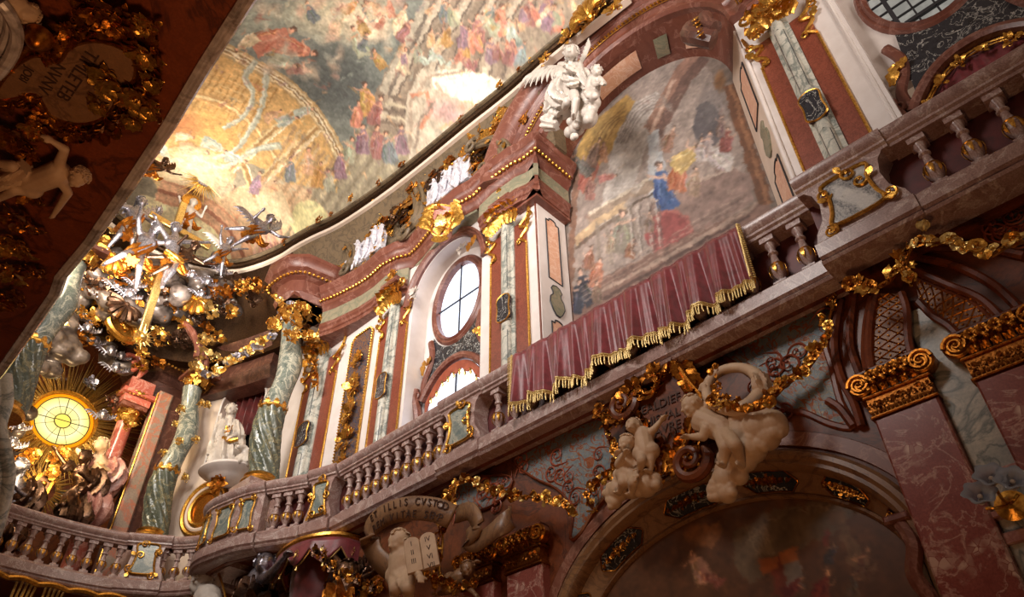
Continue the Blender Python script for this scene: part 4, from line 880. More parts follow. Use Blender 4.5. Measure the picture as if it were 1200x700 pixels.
B.mesh(lambda u, v: np.stack([np.full(u.shape, 8.04), u, v], 1), 'wall_right_fresco', 'fresco', .7, .72, kind='structure')
# the dark canvas in the lower arch
def onx75(px, py): p = atx(px, py, 6.956); return (p[1], p[2])
D = Canvas(1.55, 5.6, -.2, 3.45, .018, onx75, (.36, .23, .14))
D.soft(850, 650, 120, 60, -.3, (96, 62, 38), .9); D.poly([(860, 625), (900, 600), (980, 585), (1010, 590), (980, 625), (930, 648), (880, 690), (862, 660)], (104, 84, 62))
for k in range(8): D.line(cr([(868+k*5, 640-k*4, 0), (900+k*6, 610-k*2, 0), (985+k*4, 588+k*2, 0)], 4), 2, (140, 116, 88) if k % 2 else (76, 58, 42), .9)
for k in range(6): D.line([(874+k*4, 622-k), (890+k*4, 655-k)], 2, (160, 136, 104), .8)
D.poly([(905, 655), (920, 652), (926, 700), (908, 700)], (110, 50, 30)); D.poly([(888, 658), (912, 655), (914, 668), (895, 676)], (150, 84, 40)); D.poly([(915, 648), (936, 640), (938, 655), (918, 662)], (156, 90, 42)); D.poly([(920, 662), (936, 656), (944, 690), (926, 700)], (120, 106, 94)); D.line([(980, 600), (1000, 640), (1010, 680)], 14, (112, 82, 56))
D.soft(822, 628, 20, 14, 0, (150, 96, 52), .9); D.ell(838, 626, 8, 16, .3, (150, 100, 60), .8); 
for (x, y, h, a, c) in [(820, 668, 34, -2.2, (196, 140, 110)), (835, 680, 26, -2.6, (160, 90, 70)), (965, 690, 34, -1.3, (150, 56, 34)), (1015, 665, 34, -1.5, (130, 90, 60)), (1000, 690, 26, -1.4, (110, 84, 60)), (930, 690, 26, -.6, (120, 44, 34)), (975, 650, 22, -1.3, (76, 66, 62)), (968, 630, 14, -1.3, (150, 70, 50))]:
    D.fig(x, y, h, a, tuple(v*.8 for v in c), (196, 140, 100))
D.mesh(lambda u, v: np.stack([np.full(u.shape, 6.956), u, v], 1), 'wall_right_altar_painting', 'oil_canvas', 1.2)
pt = bpy.data.objects['wall_right_altar_painting']; pt.name = 'altar_painting'; tag(pt, 'dark brown oil painting with small figures and columns in the lower arch', 'painting')
# ------------------------------------------------------------------ galleries
BASE = [(-.3, 5.0), (-.05, 5.0), (-.02, 5.015), (.02, 5.03), (.04, 5.06), (.0, 5.085), (.0, 5.10), (.045, 5.12), (.05, 5.28), (.02, 5.31), (.0, 5.33), (-.3, 5.33)]
RAIL = [(-.26, 6.07), (-.02, 6.07), (-.01, 6.1), (.02, 6.12), (.02, 6.15), (.055, 6.18), (.075, 6.23), (.075, 6.27), (.05, 6.3), (-.3, 6.3)]
def sc(prof, z0=5, k=1, dz=0): return [(o, (z-z0)*k+z0+dz) for o, z in prof]
BAL = {}
def baluster_proto():
    m = MB(); m.box((-.075, -.075, 0), (.075, .075, .07)); m.cham((-.085, -.085, .66), (.085, .085, .74), .0)
    m.lathe([(.07, .07), (.05, .09), (.035, .115), (.04, .14), (.075, .19), (.088, .25), (.08, .31), (.052, .37), (.04, .43), (.036, .48), (.058, .50), (.058, .52), (.04, .54), (.045, .58), (.066, .63), (.07, .66)], 14)
    b = build(m, 'baluster', 'rail_marble', BAL['root'])
    g = MB()
    for k in range(8): a = 2*PI*k/8; u = Vector((0, 0, -1)); w = Vector((math.cos(a), math.sin(a), 0)); leaf(g, Fr(w*.083+Vector((0, 0, .31)), u, u.cross(w), w), .13, .03, .1, 1, 5)
    g.lathe([(.078, .31), (.088, .32), (.078, .335)], 12); build(g, 'gilding', 'gold', b)
    return b
def balusters(root, pts, z=5.33, k=1.0):
    for (x, y, a) in pts:
        if 'b' not in BAL:
            ORG['_'] = ORG[root.name]; BAL['root'] = root; o = ORG[root.name]; ORG[root.name] = Vector((0, 0, 0)); b = baluster_proto(); ORG[root.name] = o; BAL['b'] = b
            c = b
        else:
            c = BAL['b'].copy(); C.objects.link(c)
            for ch in BAL['b'].children: d = ch.copy(); C.objects.link(d); d.parent = c; ORG[d.name] = Vector((0, 0, 0))
            c.parent = root
        c.location = Vector((x, y, z))-ORG[root.name]; c.rotation_euler = (0, 0, a); c.scale = (1, 1, k)
def pathpts(path, n, off=-.13, t0=0, t1=1):
    P = [Vector((p[0], p[1])) for p in path]; L = [0]
    for a, b in zip(P, P[1:]): L.append(L[-1]+(b-a).length)
    out = []
    for k in range(n):
        d = L[-1]*(t0+(t1-t0)*(k+.5)/n); i = max(j for j in range(len(P)-1) if L[j] <= d+1e-9); t = (P[i+1]-P[i]).normalized(); q = P[i]+t*(d-L[i])+Vector((-t[1], t[0]))*off; out.append((q[0], q[1], math.atan2(t[1], t[0])))
    return out
def section(label, path, n, t0=.05, t1=.95, h=1.0, walls=True, group=None):
    r = thing('balustrade', label, 'balustrade', (path[0][0], path[0][1], 5.0), group)
    m = MB(); m.sweep(path, sc(BASE)); build(m, 'base', 'rail_marble', r)
    m = MB(); m.sweep(path, sc(RAIL, 6.3, 1, (h-1)*1.3)); build(m, 'handrail', 'rail_marble', r)
    if n: balusters(r, pathpts(path, n, -.13, t0, t1), 5.33, (.74+(h-1)*1.3)/.74)
    return r
def rococo_frame(parent, F, pts, seed, r=.022):
    c = cr([(a, b, 0) for a, b in pts], 4, True); m = MB(); m.tube([(p[0], p[1], .02) for p in c], r, 6, F, True)
    n = len(pts)
    for k in range(0, n, 2):
        p = pts[k]; spiral(m, sub(F, p[0], p[1], .02, k*1.3+seed), r*3.4, 1.3, .28, .8, 6, 1 if k % 4 else -1); leaf(m, sub(F, p[0], p[1], .02, math.atan2(p[1]-sum(q[1] for q in pts)/n, p[0]-sum(q[0] for q in pts)/n)+.4), r*7, r*1.6, .6, 2, 6)
    return build(m, 'gilded_frame', 'gold', parent)
def gpier(label, x, y0, y1, seed, proj=.06, ang=0, mt='inlay_marble', h=1.0, group=None, c0=None):
    # solid pedestal of the balustrade with an inset marble panel in a gilded frame; flanks curve in
    yc = (y0+y1)/2; hw = (y1-y0)/2; r = thing('gallery_pier', label, 'balustrade pier', (x, yc, 5.0), group)
    u = Vector((math.sin(ang), -math.cos(ang), 0)); w = Vector((-math.cos(ang), -math.sin(ang), 0)); F = Fr((x, yc, 0), u, (0, 0, 1), w)
    def slab(prof, nm):
        m = MB(); G = Fr(F.o, F.w, F.v, F.u); m.poly(prof, -hw, hw, G); build(m, nm, 'rail_marble', r)
    slab([(o+proj, z) for o, z in BASE], 'base'); dz = (h-1)*1.3; slab([(o+proj, z+dz) for o, z in RAIL], 'cap')
    zt = 6.08+dz; q = hw*.98
    pts = [(-q, 5.32), (q, 5.32), (q*.93, 5.45), (q*.72, 5.6), (q*.66, 5.8), (q*.74, 5.98), (q*.9, zt), (-q*.9, zt), (-q*.74, 5.98), (-q*.66, 5.8), (-q*.72, 5.6), (-q*.93, 5.45)]
    m = MB(); m.poly(pts, -.26, proj-.02, F); b = build(m, 'block', 'rail_marble', r)
    a = q*.5; P = [(-a*1.1, 5.44), (0, 5.41), (a*1.1, 5.44), (a*.95, 5.6), (a*.85, 5.8), (a*1.0, 5.99), (0, 6.02), (-a*1.0, 5.99), (-a*.85, 5.8), (-a*.95, 5.6)]
    m = MB(); m.poly([(p[0], p[1]) for p in cr([(c, d, 0) for c, d in P], 3, True)], proj-.03, proj, F, .004); pn = build(m, 'marble_panel', mt, r)
    rococo_frame(pn, sub(F, 0, 0, proj-.01), P, seed)
    return r
section('balustrade with gilded balusters in front of the crimson curtain', [(6.14, -3.2), (6.14, .5)], 10, 0, .985)
gpier('wide pier with a black and white marble panel between balusters at upper right', 6.16, .5, 1.5, 1, .05, 0.0)
rm = section('long balustrade partly covered by the velvet hanging', [(6.36, 1.5), (6.38, 3.5), (6.38, 6.72)], 15, .01, .99)
gpier('pier with a mottled green marble panel left of the velvet hanging', 6.40, 6.72, 7.62, 2, .04, 0, 'panel_marble')
section('balustrade section of ten balusters below the left wall pilasters', [(6.42, 7.62), (6.44, 10.35)], 10, .02, .98)
gpier('narrow pier with green marble panel and white seam beside ten balusters', 6.36, 10.38, 10.98, 3, .05, .28, 'panel_marble')
BP = [(p[0], p[1]) for p in cr([(6.24, 11.0, 0), (6.08, 11.35, 0), (5.88, 11.75, 0)], 4)]
section('short curved balustrade section with two balusters', BP, 3, .08, .92, .97)
BQ = [(p[0], p[1]) for p in cr([(5.86, 11.78, 0), (5.7, 12.15, 0), (5.6, 12.7, 0), (5.56, 13.15, 0), (5.66, 13.55, 0), (5.95, 13.85, 0), (6.4, 14.0, 0), (6.9, 14.02, 0)], 4)]
r = section('bowed balcony front with marble panels in gold frames below the saint statue', BQ, 0, h=.97)
m = MB(); m.sweep(BQ, [(-.02, 5.3), (-.02, 6.06), (-.2, 6.06), (-.2, 5.3)]); build(m, 'parapet', 'rail_marble', r)
for k, t in enumerate((.09, .27, .45)):
    x, y, a = pathpts(BQ, 1, .0, t, t+.001)[0]; F = Fr((x, y, 0), (-math.cos(a), -math.sin(a), 0), (0, 0, 1), (-math.sin(a), math.cos(a), 0)); s_ = (.13, .22, .13)[k]
    P = [(-s_, 5.44), (0, 5.41), (s_, 5.44), (s_*.85, 5.7), (s_, 5.95), (0, 5.98), (-s_, 5.95), (-s_*.85, 5.7)]
    m = MB(); m.poly([(p[0], p[1]) for p in cr([(c, d, 0) for c, d in P], 3, True)], -.03, .0, F); pn = build(m, 'marble_panel', 'panel_marble', r); rococo_frame(pn, F, P, k, .018)
m = MB(); m.tube([(5.62, 13.2, 6.2), (5.75, 12.9, 6.24), (5.85, 12.5, 6.24), (5.95, 12.2, 6.22)], [.05, .11, .1, .04], 8); build(m, 'folded_cloth', 'dark_void', None, 'dark folded cloth lying on the balcony rail below the saint statue', 'cloth')
# across the altar end
AQ = [(p[0], p[1]) for p in cr([(6.35, 14.0, 0), (6.2, 14.6, 0), (5.85, 15.1, 0), (5.3, 15.5, 0), (4.6, 15.72, 0), (3.8, 15.82, 0), (2.9, 15.8, 0), (1.9, 15.6, 0), (1.1, 15.0, 0), (.7, 14.2, 0)], 5)]
r = section('long curved balustrade in front of the high altar', AQ, 28, 0.0, 1, .93)
x, y, a = pathpts(AQ, 1, .03, .235, .236)[0]
gpier('pier with a grey marble panel in the curved altar balustrade', x, y-.42, y+.42, 5, .06, a-PI/2, 'panel_marble', .93)
# gallery soffits and floors
m = MB(); P = [(6.5, -3.2), (6.5, 10.4), (6.4, 11), (6.05, 11.8), (5.8, 12.6), (5.8, 13.3), (6.3, 13.8), (6.2, 14.7), (5.9, 15.2), (5.2, 15.6), (4.6, 15.85), (2.9, 15.95), (1.5, 15.5), (.9, 14.6), (.9, 21), (8.6, 21), (8.6, -3.2)]
m.poly([(p[0], p[1]) for p in P], 5.1, 5.2); structure(m, 'ceiling_right_gallery', 'soffit_marble')
for k, (lb, pts) in enumerate([('dark red cloth lining behind the balusters at upper right', [(6.42, -3.2), (6.42, 1.5)]), ('dark red cloth lining behind the long balustrade under the velvet', [(6.66, 1.5), (6.68, 6.9)]), ('dark red cloth lining behind the ten balusters', [(6.72, 7.4), (6.74, 10.3), (6.6, 10.9), (6.4, 11.3), (6.2, 11.8)])]):
    m = MB(); m.sweep(pts, [(0, 5.2), (0, 6.12), (-.03, 6.12), (-.03, 5.2)]); build(m, 'parapet_cloth', 'dark_velvet', None, lb, 'cloth')
m = MB(); m.sweep([(p[0]+.02, p[1]) for p in P[:8]], [(0, 4.99), (-.06, 4.99), (-.1, 5.04), (-.16, 5.06), (-.2, 5.12), (0, 5.12)]); structure(m, 'trim_5', 'soffit_marble')
# dossal: velvet hanging with a gold fringe
r = thing('velvet_hanging', 'crimson velvet hanging with gold tasselled fringe draped over the balustrade', 'hanging', (6.28, 4.1, 5.4))
rn = random.Random(4); n = 420; y0, y1 = 2.28, 5.98; fold = []
for i in range(n+1):
    y = y0+(y1-y0)*i/n; fold.append((y, .05*math.sin(y*13+1.5*math.sin(y*2.1))+.03*math.sin(y*29+2*math.sin(y*3.7))+.012*math.sin(y*61)))
def hem(y): return 5.42-.03*math.sin(y*4.2)-.03*math.sin(y*9.5+1)
vs = []; rows = 14
for j in range(rows+1):
    t = j/rows
    for (y, f) in fold: z = 6.31+(hem(y)-6.31)*t; vs.append((6.27-.02*t-f*(.25+.95*t)-(.0 if j else -.0), y+.02*math.sin(y*13+1.5*math.sin(y*2.1))*t, z))
m = MB(); N = n+1; m.add(vs, [(j*N+i, j*N+i+1, (j+1)*N+i+1, (j+1)*N+i) for j in range(rows) for i in range(n)]); m.add([(6.27-f*.25, y, 6.31) for y, f in fold]+[(6.6, y, 6.315) for y, f in fold], [(i, i+1, N+i+1, N+i) for i in range(n)])
build(m, 'velvet_cloth', 'velvet', r, mods=[('SOLIDIFY', {'thickness': .012})])
m = MB(); e = [(6.24-f*1.2, y+.02*math.sin(y*13+1.5*math.sin(y*2.1)), hem(y)) for y, f in fold]; m.tube([(p[0], p[1], p[2]+.01) for p in e], .016, 5); m.tube([(p[0], p[1], p[2]-.02) for p in e], .012, 5)
for i in range(0, n, 3):
    p = e[i]; L = .13+.03*rn.random(); q = Vector(p); m.tube([q, q+Vector((-.012, rn.uniform(-.004, .004), -L*.6)), q+Vector((-.01, rn.uniform(-.01, .01), -L))], [.008, .012, .009], 5)
build(m, 'fringe', 'fringe', r).__setitem__('kind', 'stuff')
for yy in (y0, y1):
    m = MB()
    m.tube([(6.26, yy, 6.32), (6.24, yy, 6.0), (6.2, yy, hem(yy))], .016, 6)
    for i in range(26): z = 6.3-(6.3-hem(yy))*i/26; m.tube([(6.25, yy, z), (6.22, yy+(.05 if yy == y0 else .05)*(1 if yy > 3 else -1), z-.05)], [.008, .009], 4)
    build(m, 'side_fringe', 'fringe', r)

# ------------------------------------------------------------------ lower right wall
LX = 7.3
AE = ell(4.02, 2.55, 2.33, 1.63, .02, PI-.02, 50)
def holewall2(mb, y0, y1, z0, z1, curve, x0, x1):
    mb.poly([(y1, z0), (y1, z1), (y0, z1), (y0, z0)]+sorted_curve(curve), 0, x1-x0, YL(x1))
m = MB(); holewall2(m, -3, 13.4, -1.8, 5.62, [(1.69+.0, -1.8)]+[(1.69, 2.5)]+ell(4.02, 2.55, 2.33, 1.63, 0, PI, 50)[::-1][::-1] [::-1]+[(6.35, 2.5), (6.35, -1.8)], 7.3, 7.9); structure(m, 'wall_right_lower', 'wall_marble')
m2 = MB(); m2.box((7.05, 1.4, -1.7), (7.3, 6.0, 4.0)); structure(m2, 'wall_right_lower_niche', 'archivolt_marble')
ar = thing('side_altar_arch', 'stepped brown marble arch with black gilded panels around the dark painting', 'arch', (6.75, 3.72, -1.6))
m = MB(); o = [(6.35, -1.8)]+AE[::-1][::-1] if False else [(6.36, -1.8), (6.36, 1.5)]+AE[::-1]+[(1.68, 1.5), (1.68, -1.8)]
o = [(1.68, -1.8), (1.68, 1.5)]+AE[::-1]+[(6.36, 1.5), (6.36, -1.8)]
m.band(o, [(0.0, -.02), (0.0, .06), (-.04, .11), (-.09, .12), (-.13, .08), (-.17, .09), (-.20, .05), (-.22, -.02), (-.22, -.3), (0, -.3)], YL(7.3)); build(m, 'archivolt', 'archivolt_marble', ar)
o2 = [(1.96, -1.8), (1.96, 1.5)]+ell(3.98, 2.45, 2.02, 1.28, .03, PI-.03, 50)[::-1]+[(6.0, 1.5), (6.0, -1.8)]
m = MB()
a1 = [(1.89, -1.8), (1.89, 1.5)]+ell(4.02, 2.55, 2.13, 1.43, .02, PI-.02, 50)[::-1]+[(6.15, 1.5), (6.15, -1.8)]
vs = [(p[0], p[1], 0) for p in a1]+[(p[0], p[1], -.17) for p in o2]; n = len(a1); m.add(vs, [(i, i+1, n+i+1, n+i) for i in range(n-1)], YL(7.34)); build(m, 'splay', 'archivolt_marble', ar)
m = MB(); m.band(o2, [(0, -.05), (0, .02), (-.03, .035), (-.05, 0), (-.05, -.05)], YL(7.5)); build(m, 'inner_moulding', 'archivolt_marble', ar)
def arcpt(t, s_):   # on the splay: t angle, s_ 0 outer 1 inner
    a = Vector((7.34, 4.02+2.13*math.cos(t), 2.55+1.43*math.sin(t)))*K_; b = Vector((7.51, 3.98+2.02*math.cos(t), 2.45+1.28*math.sin(t)))*K_; return a.lerp(b, s_)
for k, (t0, t1) in enumerate([(.18, .52), (.72, 1.12), (1.3, 1.68), (1.82, 2.15), (2.3, 2.6), (2.74, 2.98)]):
    n = 12; g = []
    for i in range(n+1):
        t = t0+(t1-t0)*i/n; e = 1 if 1 < i < n-1 else (.55 if i in (1, n-1) else .1); g.append((t, e))
    outl = [arcpt(t, .5-.42*e) for t, e in g]+[arcpt(t, .5+.42*e) for t, e in g[::-1]]; wd = Vector((-1, 0, 0))
    m = MB(); N = len(outl); m.add([p+wd*.02 for p in outl]+[p-wd*.03 for p in outl], [tuple(range(N))]+[(i, (i+1) % N, (i+1) % N+N, i+N) for i in range(N)]); pn = build(m, 'black_panel', 'black_marble', ar)
    m = MB(); m.tube([p+wd*.025 for p in outl], .009, 5, None, True)
    for q in range(7):
        t = t0+(t1-t0)*(q+.7)/8; c = arcpt(t, .5)+wd*.03; F = Fr(c, (0, -1, 0), (0, 0, 1), (-1, 0, 0)); s_ = .09*(1-abs(q-3)/6)
        rocaille(m, F, s_*1.2, 5, k*9+q); flower(m, sub(F, 0, 0, .01), s_*.6, 5)
    build(m, 'gilded_relief', 'dark_gold', pn)
# scrolled impost at the right of the arch
m = MB(); F = YL(7.3); m.tube(cr([(1.98, 2.85, .02), (1.92, 2.6, .08), (2.0, 2.35, .1), (1.94, 2.1, .06), (2.0, 1.8, .04), (1.96, 1.3, .04)], 6), [.07]*31, 8, F); m.cham((1.86, 2.84, -.1), (2.1, 2.92, .12), .02, F); build(m, 'scrolled_impost', 'cornice_marble', ar)
# damask fields
def field(label, pts, name='damask_panel'):
    r = thing(name, label, 'wall panel', (6.75, .925*sum(p[0] for p in pts)/len(pts), min(p[1] for p in pts)*.925))
    c = [(p[0], p[1]) for p in cr([(a, b, 0) for a, b in pts], 4, True)]; m = MB(); m.poly(c, -.02, .012, YL(7.3)); build(m, 'damask', 'damask', r)
    m = MB(); m.tube([(a, b, .015) for a, b in c], .035, 6, YL(7.3), True, .6); build(m, 'frame', 'soffit_marble', r)
    m = MB(); rn = random.Random(len(c)); F = YL(7.3); ys = [p[0] for p in c]; zs = [p[1] for p in c]
    for k in range(26):
        y, z = rn.uniform(min(ys), max(ys)), rn.uniform(min(zs), max(zs)); ins = False
        for i in range(len(c)):
            (x1, y1_), (x2, y2_) = c[i], c[(i+1) % len(c)]
            if (y1_ > z) != (y2_ > z) and y < (x2-x1)*(z-y1_)/(y2_-y1_)+x1: ins = not ins
        if ins: m = MB(); spiral(m, sub(F, y, z, .015, rn.uniform(0, 6)), rn.uniform(.08, .14), 1.4, .12, 1.5, 4, rn.choice((1, -1))); build(m, 'scroll_relief', 'red_reddish_stucco', r)
    return r
def L73(pts): return [tuple((atx(a, b, 7.3)[1:])) for a, b in pts]
field('blue grey damask panel right of the putti cartouche under the velvet hanging', L73([(842, 412), (880, 393), (925, 375), (975, 352), (985, 372), (968, 400), (975, 430), (985, 470), (1000, 500), (975, 498), (945, 485), (925, 482), (905, 470), (880, 440)]))
field('blue grey damask panel left of the putti cartouche above the arch', L73([(605, 540), (640, 518), (700, 492), (712, 510), (722, 540), (715, 575), (698, 598), (682, 625), (670, 632), (672, 600), (655, 575), (625, 560)]))
field('small blue grey damask panel at the right edge under the balustrade', L73([(1165, 250), (1195, 232), (1215, 225), (1215, 280), (1185, 285), (1163, 272)]))
field('small damask panel beside the scroll banner', L73([(500, 590), (530, 570), (560, 560), (600, 560), (590, 585), (560, 600), (520, 600)]))
# spandrel band between damask and arch
m = MB(); m.band(ell(4.02, 2.55, 2.38, 1.68, .2, PI-.2, 50)[::-1], [(0, -.02), (0, .03), (.16, .02), (.18, -.02)], YL(7.3)); build(m, 'spandrel_band', 'spandrel_marble', ar)
# moulding beneath the gallery that echoes the panels
for pts in ([(870, 408), (930, 378), (985, 350), (1000, 375), (985, 400), (990, 450), (1010, 480), (1005, 500)], [(600, 545), (598, 570), (630, 575), (652, 590), (665, 640), (672, 640), (690, 628)]):
    pass
# ------------------------------------------------------------------ lower pilasters with gilded scroll capitals
def lower_pilaster(label, yc, hw, zc, seed, rot=0, depth=.16):
    r = thing('marble_pilaster', label, 'pilaster', (6.75, yc*K_, -1.6)); F = FL(yc, 0, 7.3)
    m = MB(); m.cham((-hw, -1.8, -.02), (hw, zc-.02, depth), .02, F); build(m, 'shaft', 'pilaster_marble', r)
    m = MB(); m.cham((-hw-.02, zc-.02, -.02), (hw+.02, zc+.01, depth+.03), .01, F); m.cham((-hw, zc+.01, -.02), (hw, zc+.2, depth+.02), .0, F); m.cham((-hw-.03, zc+.2, -.02), (hw+.03, zc+.23, depth+.05), .012, F)
    for k in range(8): rocaille(m, sub(F, -hw*.88+k*hw*.25, zc+.1, depth+.02), .085, 6, seed*20+k)
    for k in range(16): leaf(m, sub(F, -hw*.95+k*hw*.127, zc+.015, depth+.03, PI/2), .07, .02, .4, 1, 5)
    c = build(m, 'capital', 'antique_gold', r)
    m = MB()
    for s_ in (-1, 1):
        G = sub(F, s_*(hw-.0), zc+.36, depth+.05); m.lathe([(.12, -.12), (.13, -.1), (.13, .0), (.11, .02)], 18, Fr(G.o, G.u, G.v, G.w)); pts = [(s_*(.115-.1*i/26)*math.cos(i*.5), (.115-.1*i/26)*math.sin(i*.5), .03) for i in range(27)]; m.tube(pts, [.022-.012*i/26 for i in range(27)], 6, G); m.ball((0, 0, .035), .025, G)
    for k in range(9): rocaille(m, sub(F, -hw*.66+k*hw*.165, zc+.34+.06*(k % 2), depth+.05), .12, 7, seed+k)
    for k in range(4): flower(m, sub(F, -hw*.5+k*hw*.33, zc+.38, depth+.12), .07)
    for k in range(7): m.ball((-hw*.5+k*hw*.17, zc+.30+.06*(k % 2), depth+.13), .03, F)
    for k in range(12): leaf(m, sub(F, -hw*.9+k*hw*.164, zc+.24, depth+.02, PI/2+.3*(-1)**k, 1, .2), .14, .035, .9, 2, 6)
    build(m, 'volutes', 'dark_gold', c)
    m = MB(); m.cham((-hw-.02, zc+.47, -.02), (hw+.02, zc+.53, depth+.04), .02, F); build(m, 'abacus', 'soffit_marble', c)
    return r
lower_pilaster('broad red breccia pilaster with gold scroll capital right of the lower arch', 1.53, .31, 3.86, 1)
lower_pilaster('red breccia pilaster cut by the right edge behind the glass lamp', .55, .33, 3.86, 2)
lower_pilaster('red pilaster with gold capital left of the lower arch', 6.66, .32, 3.66, 3)
lower_pilaster('red pilaster with gold capital beside the tablets cherub', 7.55, .32, 3.66, 4)
m = MB(); m.cham((-.17, -1.8, -.02), (.17, 4.9, .05), .01, FL(1.05, 0, 7.3)); structure(m, 'wall_right_pilaster_gap', 'grey_marble')
m = MB(); F = FL(1.05, 0, 7.3); m.cham((-.2, 2.62, 0), (.2, 2.68, .14), .01, F); m.cham((-.2, 2.98, 0), (.2, 3.03, .12), .01, F); m.cham((-.2, 2.4, 0), (.2, 2.5, .1), .01, F); structure(m, 'trim_6', 'rose_marble')
# trellis panels and S mouldings over the right pilasters
def ribbon(label, pa, pb, seed):
    # curved trellis field between two traced edges
    A = [tuple(atx(a, b, 7.2)[1:]) for a, b in pa]; B_ = [tuple(atx(a, b, 7.2)[1:]) for a, b in pb]
    A = [(p[0], p[1]) for p in cr([(a, b, 0) for a, b in A], 6)]; B_ = [(p[0], p[1]) for p in cr([(a, b, 0) for a, b in B_], 6)]
    r = thing('trellis_panel', label, 'wall panel', (6.66, A[0][0]*K_, K_*min(p[1] for p in A))); m = MB(); m.poly(A+B_[::-1], -.1, .02, YL(7.2)); build(m, 'field', 'lattice_marble', r)
    m = MB(); n = min(len(A), len(B_)); f = lambda t, s_: (lambda i, q: ((A[i][0]*(1-q)+A[min(i+1, n-1)][0]*q)*(1-s_)+(B_[i][0]*(1-q)+B_[min(i+1, n-1)][0]*q)*s_, (A[i][1]*(1-q)+A[min(i+1, n-1)][1]*q)*(1-s_)+(B_[i][1]*(1-q)+B_[min(i+1, n-1)][1]*q)*s_, .022))(min(int(t*(n-1)), n-2), t*(n-1)-min(int(t*(n-1)), n-2))
    for k in range(-4, 12):
        for sg in (1, -1):
            pts = [(t, (t*8-k)*.5 if sg > 0 else 1-(t*8-k)*.5) for t in [i/60 for i in range(61)]]; pts = [f(t, s_) for t, s_ in pts if .04 <= s_ <= .96]
            if len(pts) > 2: m.tube(pts, .008, 4, YL(7.2))
    for i in range(1, 16):
        for s_ in (.25, .5, .75): m.ball(f(i/16, s_), .014, YL(7.2), 6, 4)
    build(m, 'gilded_trellis', 'dark_gold', r).__setitem__('kind', 'stuff')
    m = MB(); m.tube([(a, b, .03) for a, b in A], .04, 7, YL(7.2)); m.tube([(a, b, .03) for a, b in B_], .04, 7, YL(7.2)); m.tube([(a, b, .0) for a, b in [(p[0]+.07, p[1]) for p in A]], .03, 6, YL(7.2)); build(m, 'mouldings', 'soffit_marble', r)
ribbon('trellis panel above the broad red pilaster', [(1028, 345), (1022, 375), (1020, 410), (1024, 440)], [(1058, 345), (1064, 365), (1066, 400), (1072, 425)], 1)
ribbon('slanted trellis panel above the right edge pilaster', [(1072, 318), (1110, 335), (1150, 352), (1178, 378)], [(1078, 355), (1095, 372), (1115, 385), (1132, 405)], 2)
m = MB()
for pts in ([(1000, 345), (996, 400), (1008, 440), (1016, 470)], [(985, 352), (978, 400), (985, 440), (1000, 470), (1010, 500)], [(1065, 300), (1120, 312), (1165, 335), (1200, 368)], [(1070, 290), (1110, 290), (1150, 290), (1200, 300)], [(1000, 500), (985, 480), (970, 470)]):
    m.tube(cr([atx(a, b, 6.72) for a, b in pts], 6), .045, 7)
structure(m, 'trim_7', 'soffit_marble')

# ------------------------------------------------------------------ left gallery: only its underside and edge show
LE = [(.35, -3), (.5, 1.5), (.60, 3.0), (.66, 3.8), (.73, 4.5), (.79, 5.4), (.84, 6.3), (.84, 7.0), (.9, 7.3), (.95, 8.2), (1.0, 9.2), (1.0, 10.3)]
m = MB(); P = [(p[0], p[1]) for p in LE]; m.poly(P+[(-1.5, 10.3), (-1.5, -3)], 5.02, 5.2); structure(m, 'ceiling_left_gallery', 'soffit_marble')
m = MB(); m.sweep(P[::-1], [(-.06, 5.03), (-.05, 4.99), (-.02, 4.98), (-.005, 4.995), (.01, 4.985), (.04, 5.0), (.055, 5.04), (.04, 5.08), (.045, 5.1), (.04, 5.13), (-.06, 5.13)]); structure(m, 'trim_8', 'edge_marble')
m = MB(); m.box((-1.6, -3, -1.6), (-1.5, 16, 5.1)); structure(m, 'wall_left', 'wall_marble')
# ------------------------------------------------------------------ the altar end
m = MB(); m.box((.2, 18.6, -1.6), (6.9, 18.9, 13.2)); structure(m, 'wall_altar', 'wall_marble')
DO = Vector((6.05, 16.95, 0)); DD = Vector((7.2, 14.35, 0))-DO; DL = DD.length; DU = DD.normalized(); DN = Vector((DU[1], -DU[0], 0)); DN = DN if DN.dot(Vector((-1, -1, 0))) > 0 else -DN
FD = Fr(DO, DU, (0, 0, 1), DN)
def ondiag(px, py, off=0): p = atp(px, py, DO+DN*off, DN); q = p-DO; return q.dot(DU), p[2]
n0 = ondiag(238, 545); n1 = ondiag(296, 530); nt = ondiag(278, 452)
u0, u1 = n0[0]+.05, n1[0]; zt = nt[1]
m = MB(); cu = (u0+u1)/2; hu = (u1-u0)/2; zb = 8.2
lp = [(cu+hu*math.cos(2*PI*i/44), 0) for i in range(44)]
niche = [(cu+hu*max(-1, min(1, 1.0*math.cos(a))), (zt-hu*.8+hu*.8*math.sin(a)) if math.sin(a) >= 0 else zb) for a in [2*PI*(i+.5)/44 for i in range(44)]]
outl = [(u0-.001 if False else u0, zb)]+[(cu-hu*math.cos(PI*i/20), zt-hu*.8+hu*.8*math.sin(PI*i/20)) for i in range(21)]+[(u1, zb)]
m.poly([(0, zb)]+[(u0, zb)]+outl[1:-1]+[(u1, zb), (DL, zb), (DL, 11.2), (0, 11.2)], -.4, 0, FD); m.poly([(0, -1.6), (DL, -1.6), (DL, zb), (0, zb)], -.4, 0, FD); structure(m, 'wall_chancel_diagonal', 'beige_stucco')
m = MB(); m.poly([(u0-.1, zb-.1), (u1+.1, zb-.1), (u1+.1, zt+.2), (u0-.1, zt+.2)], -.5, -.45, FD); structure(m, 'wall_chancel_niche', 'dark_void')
m = MB(); n = 40; vs = [(u0+(u1-u0)*i/n, zt+.05-t*(1.0+1.6*(1-i/n)**1.5), -.3+.07*math.sin(i*1.1+t*2)) for t in [j/10 for j in range(11)] for i in range(n+1)]
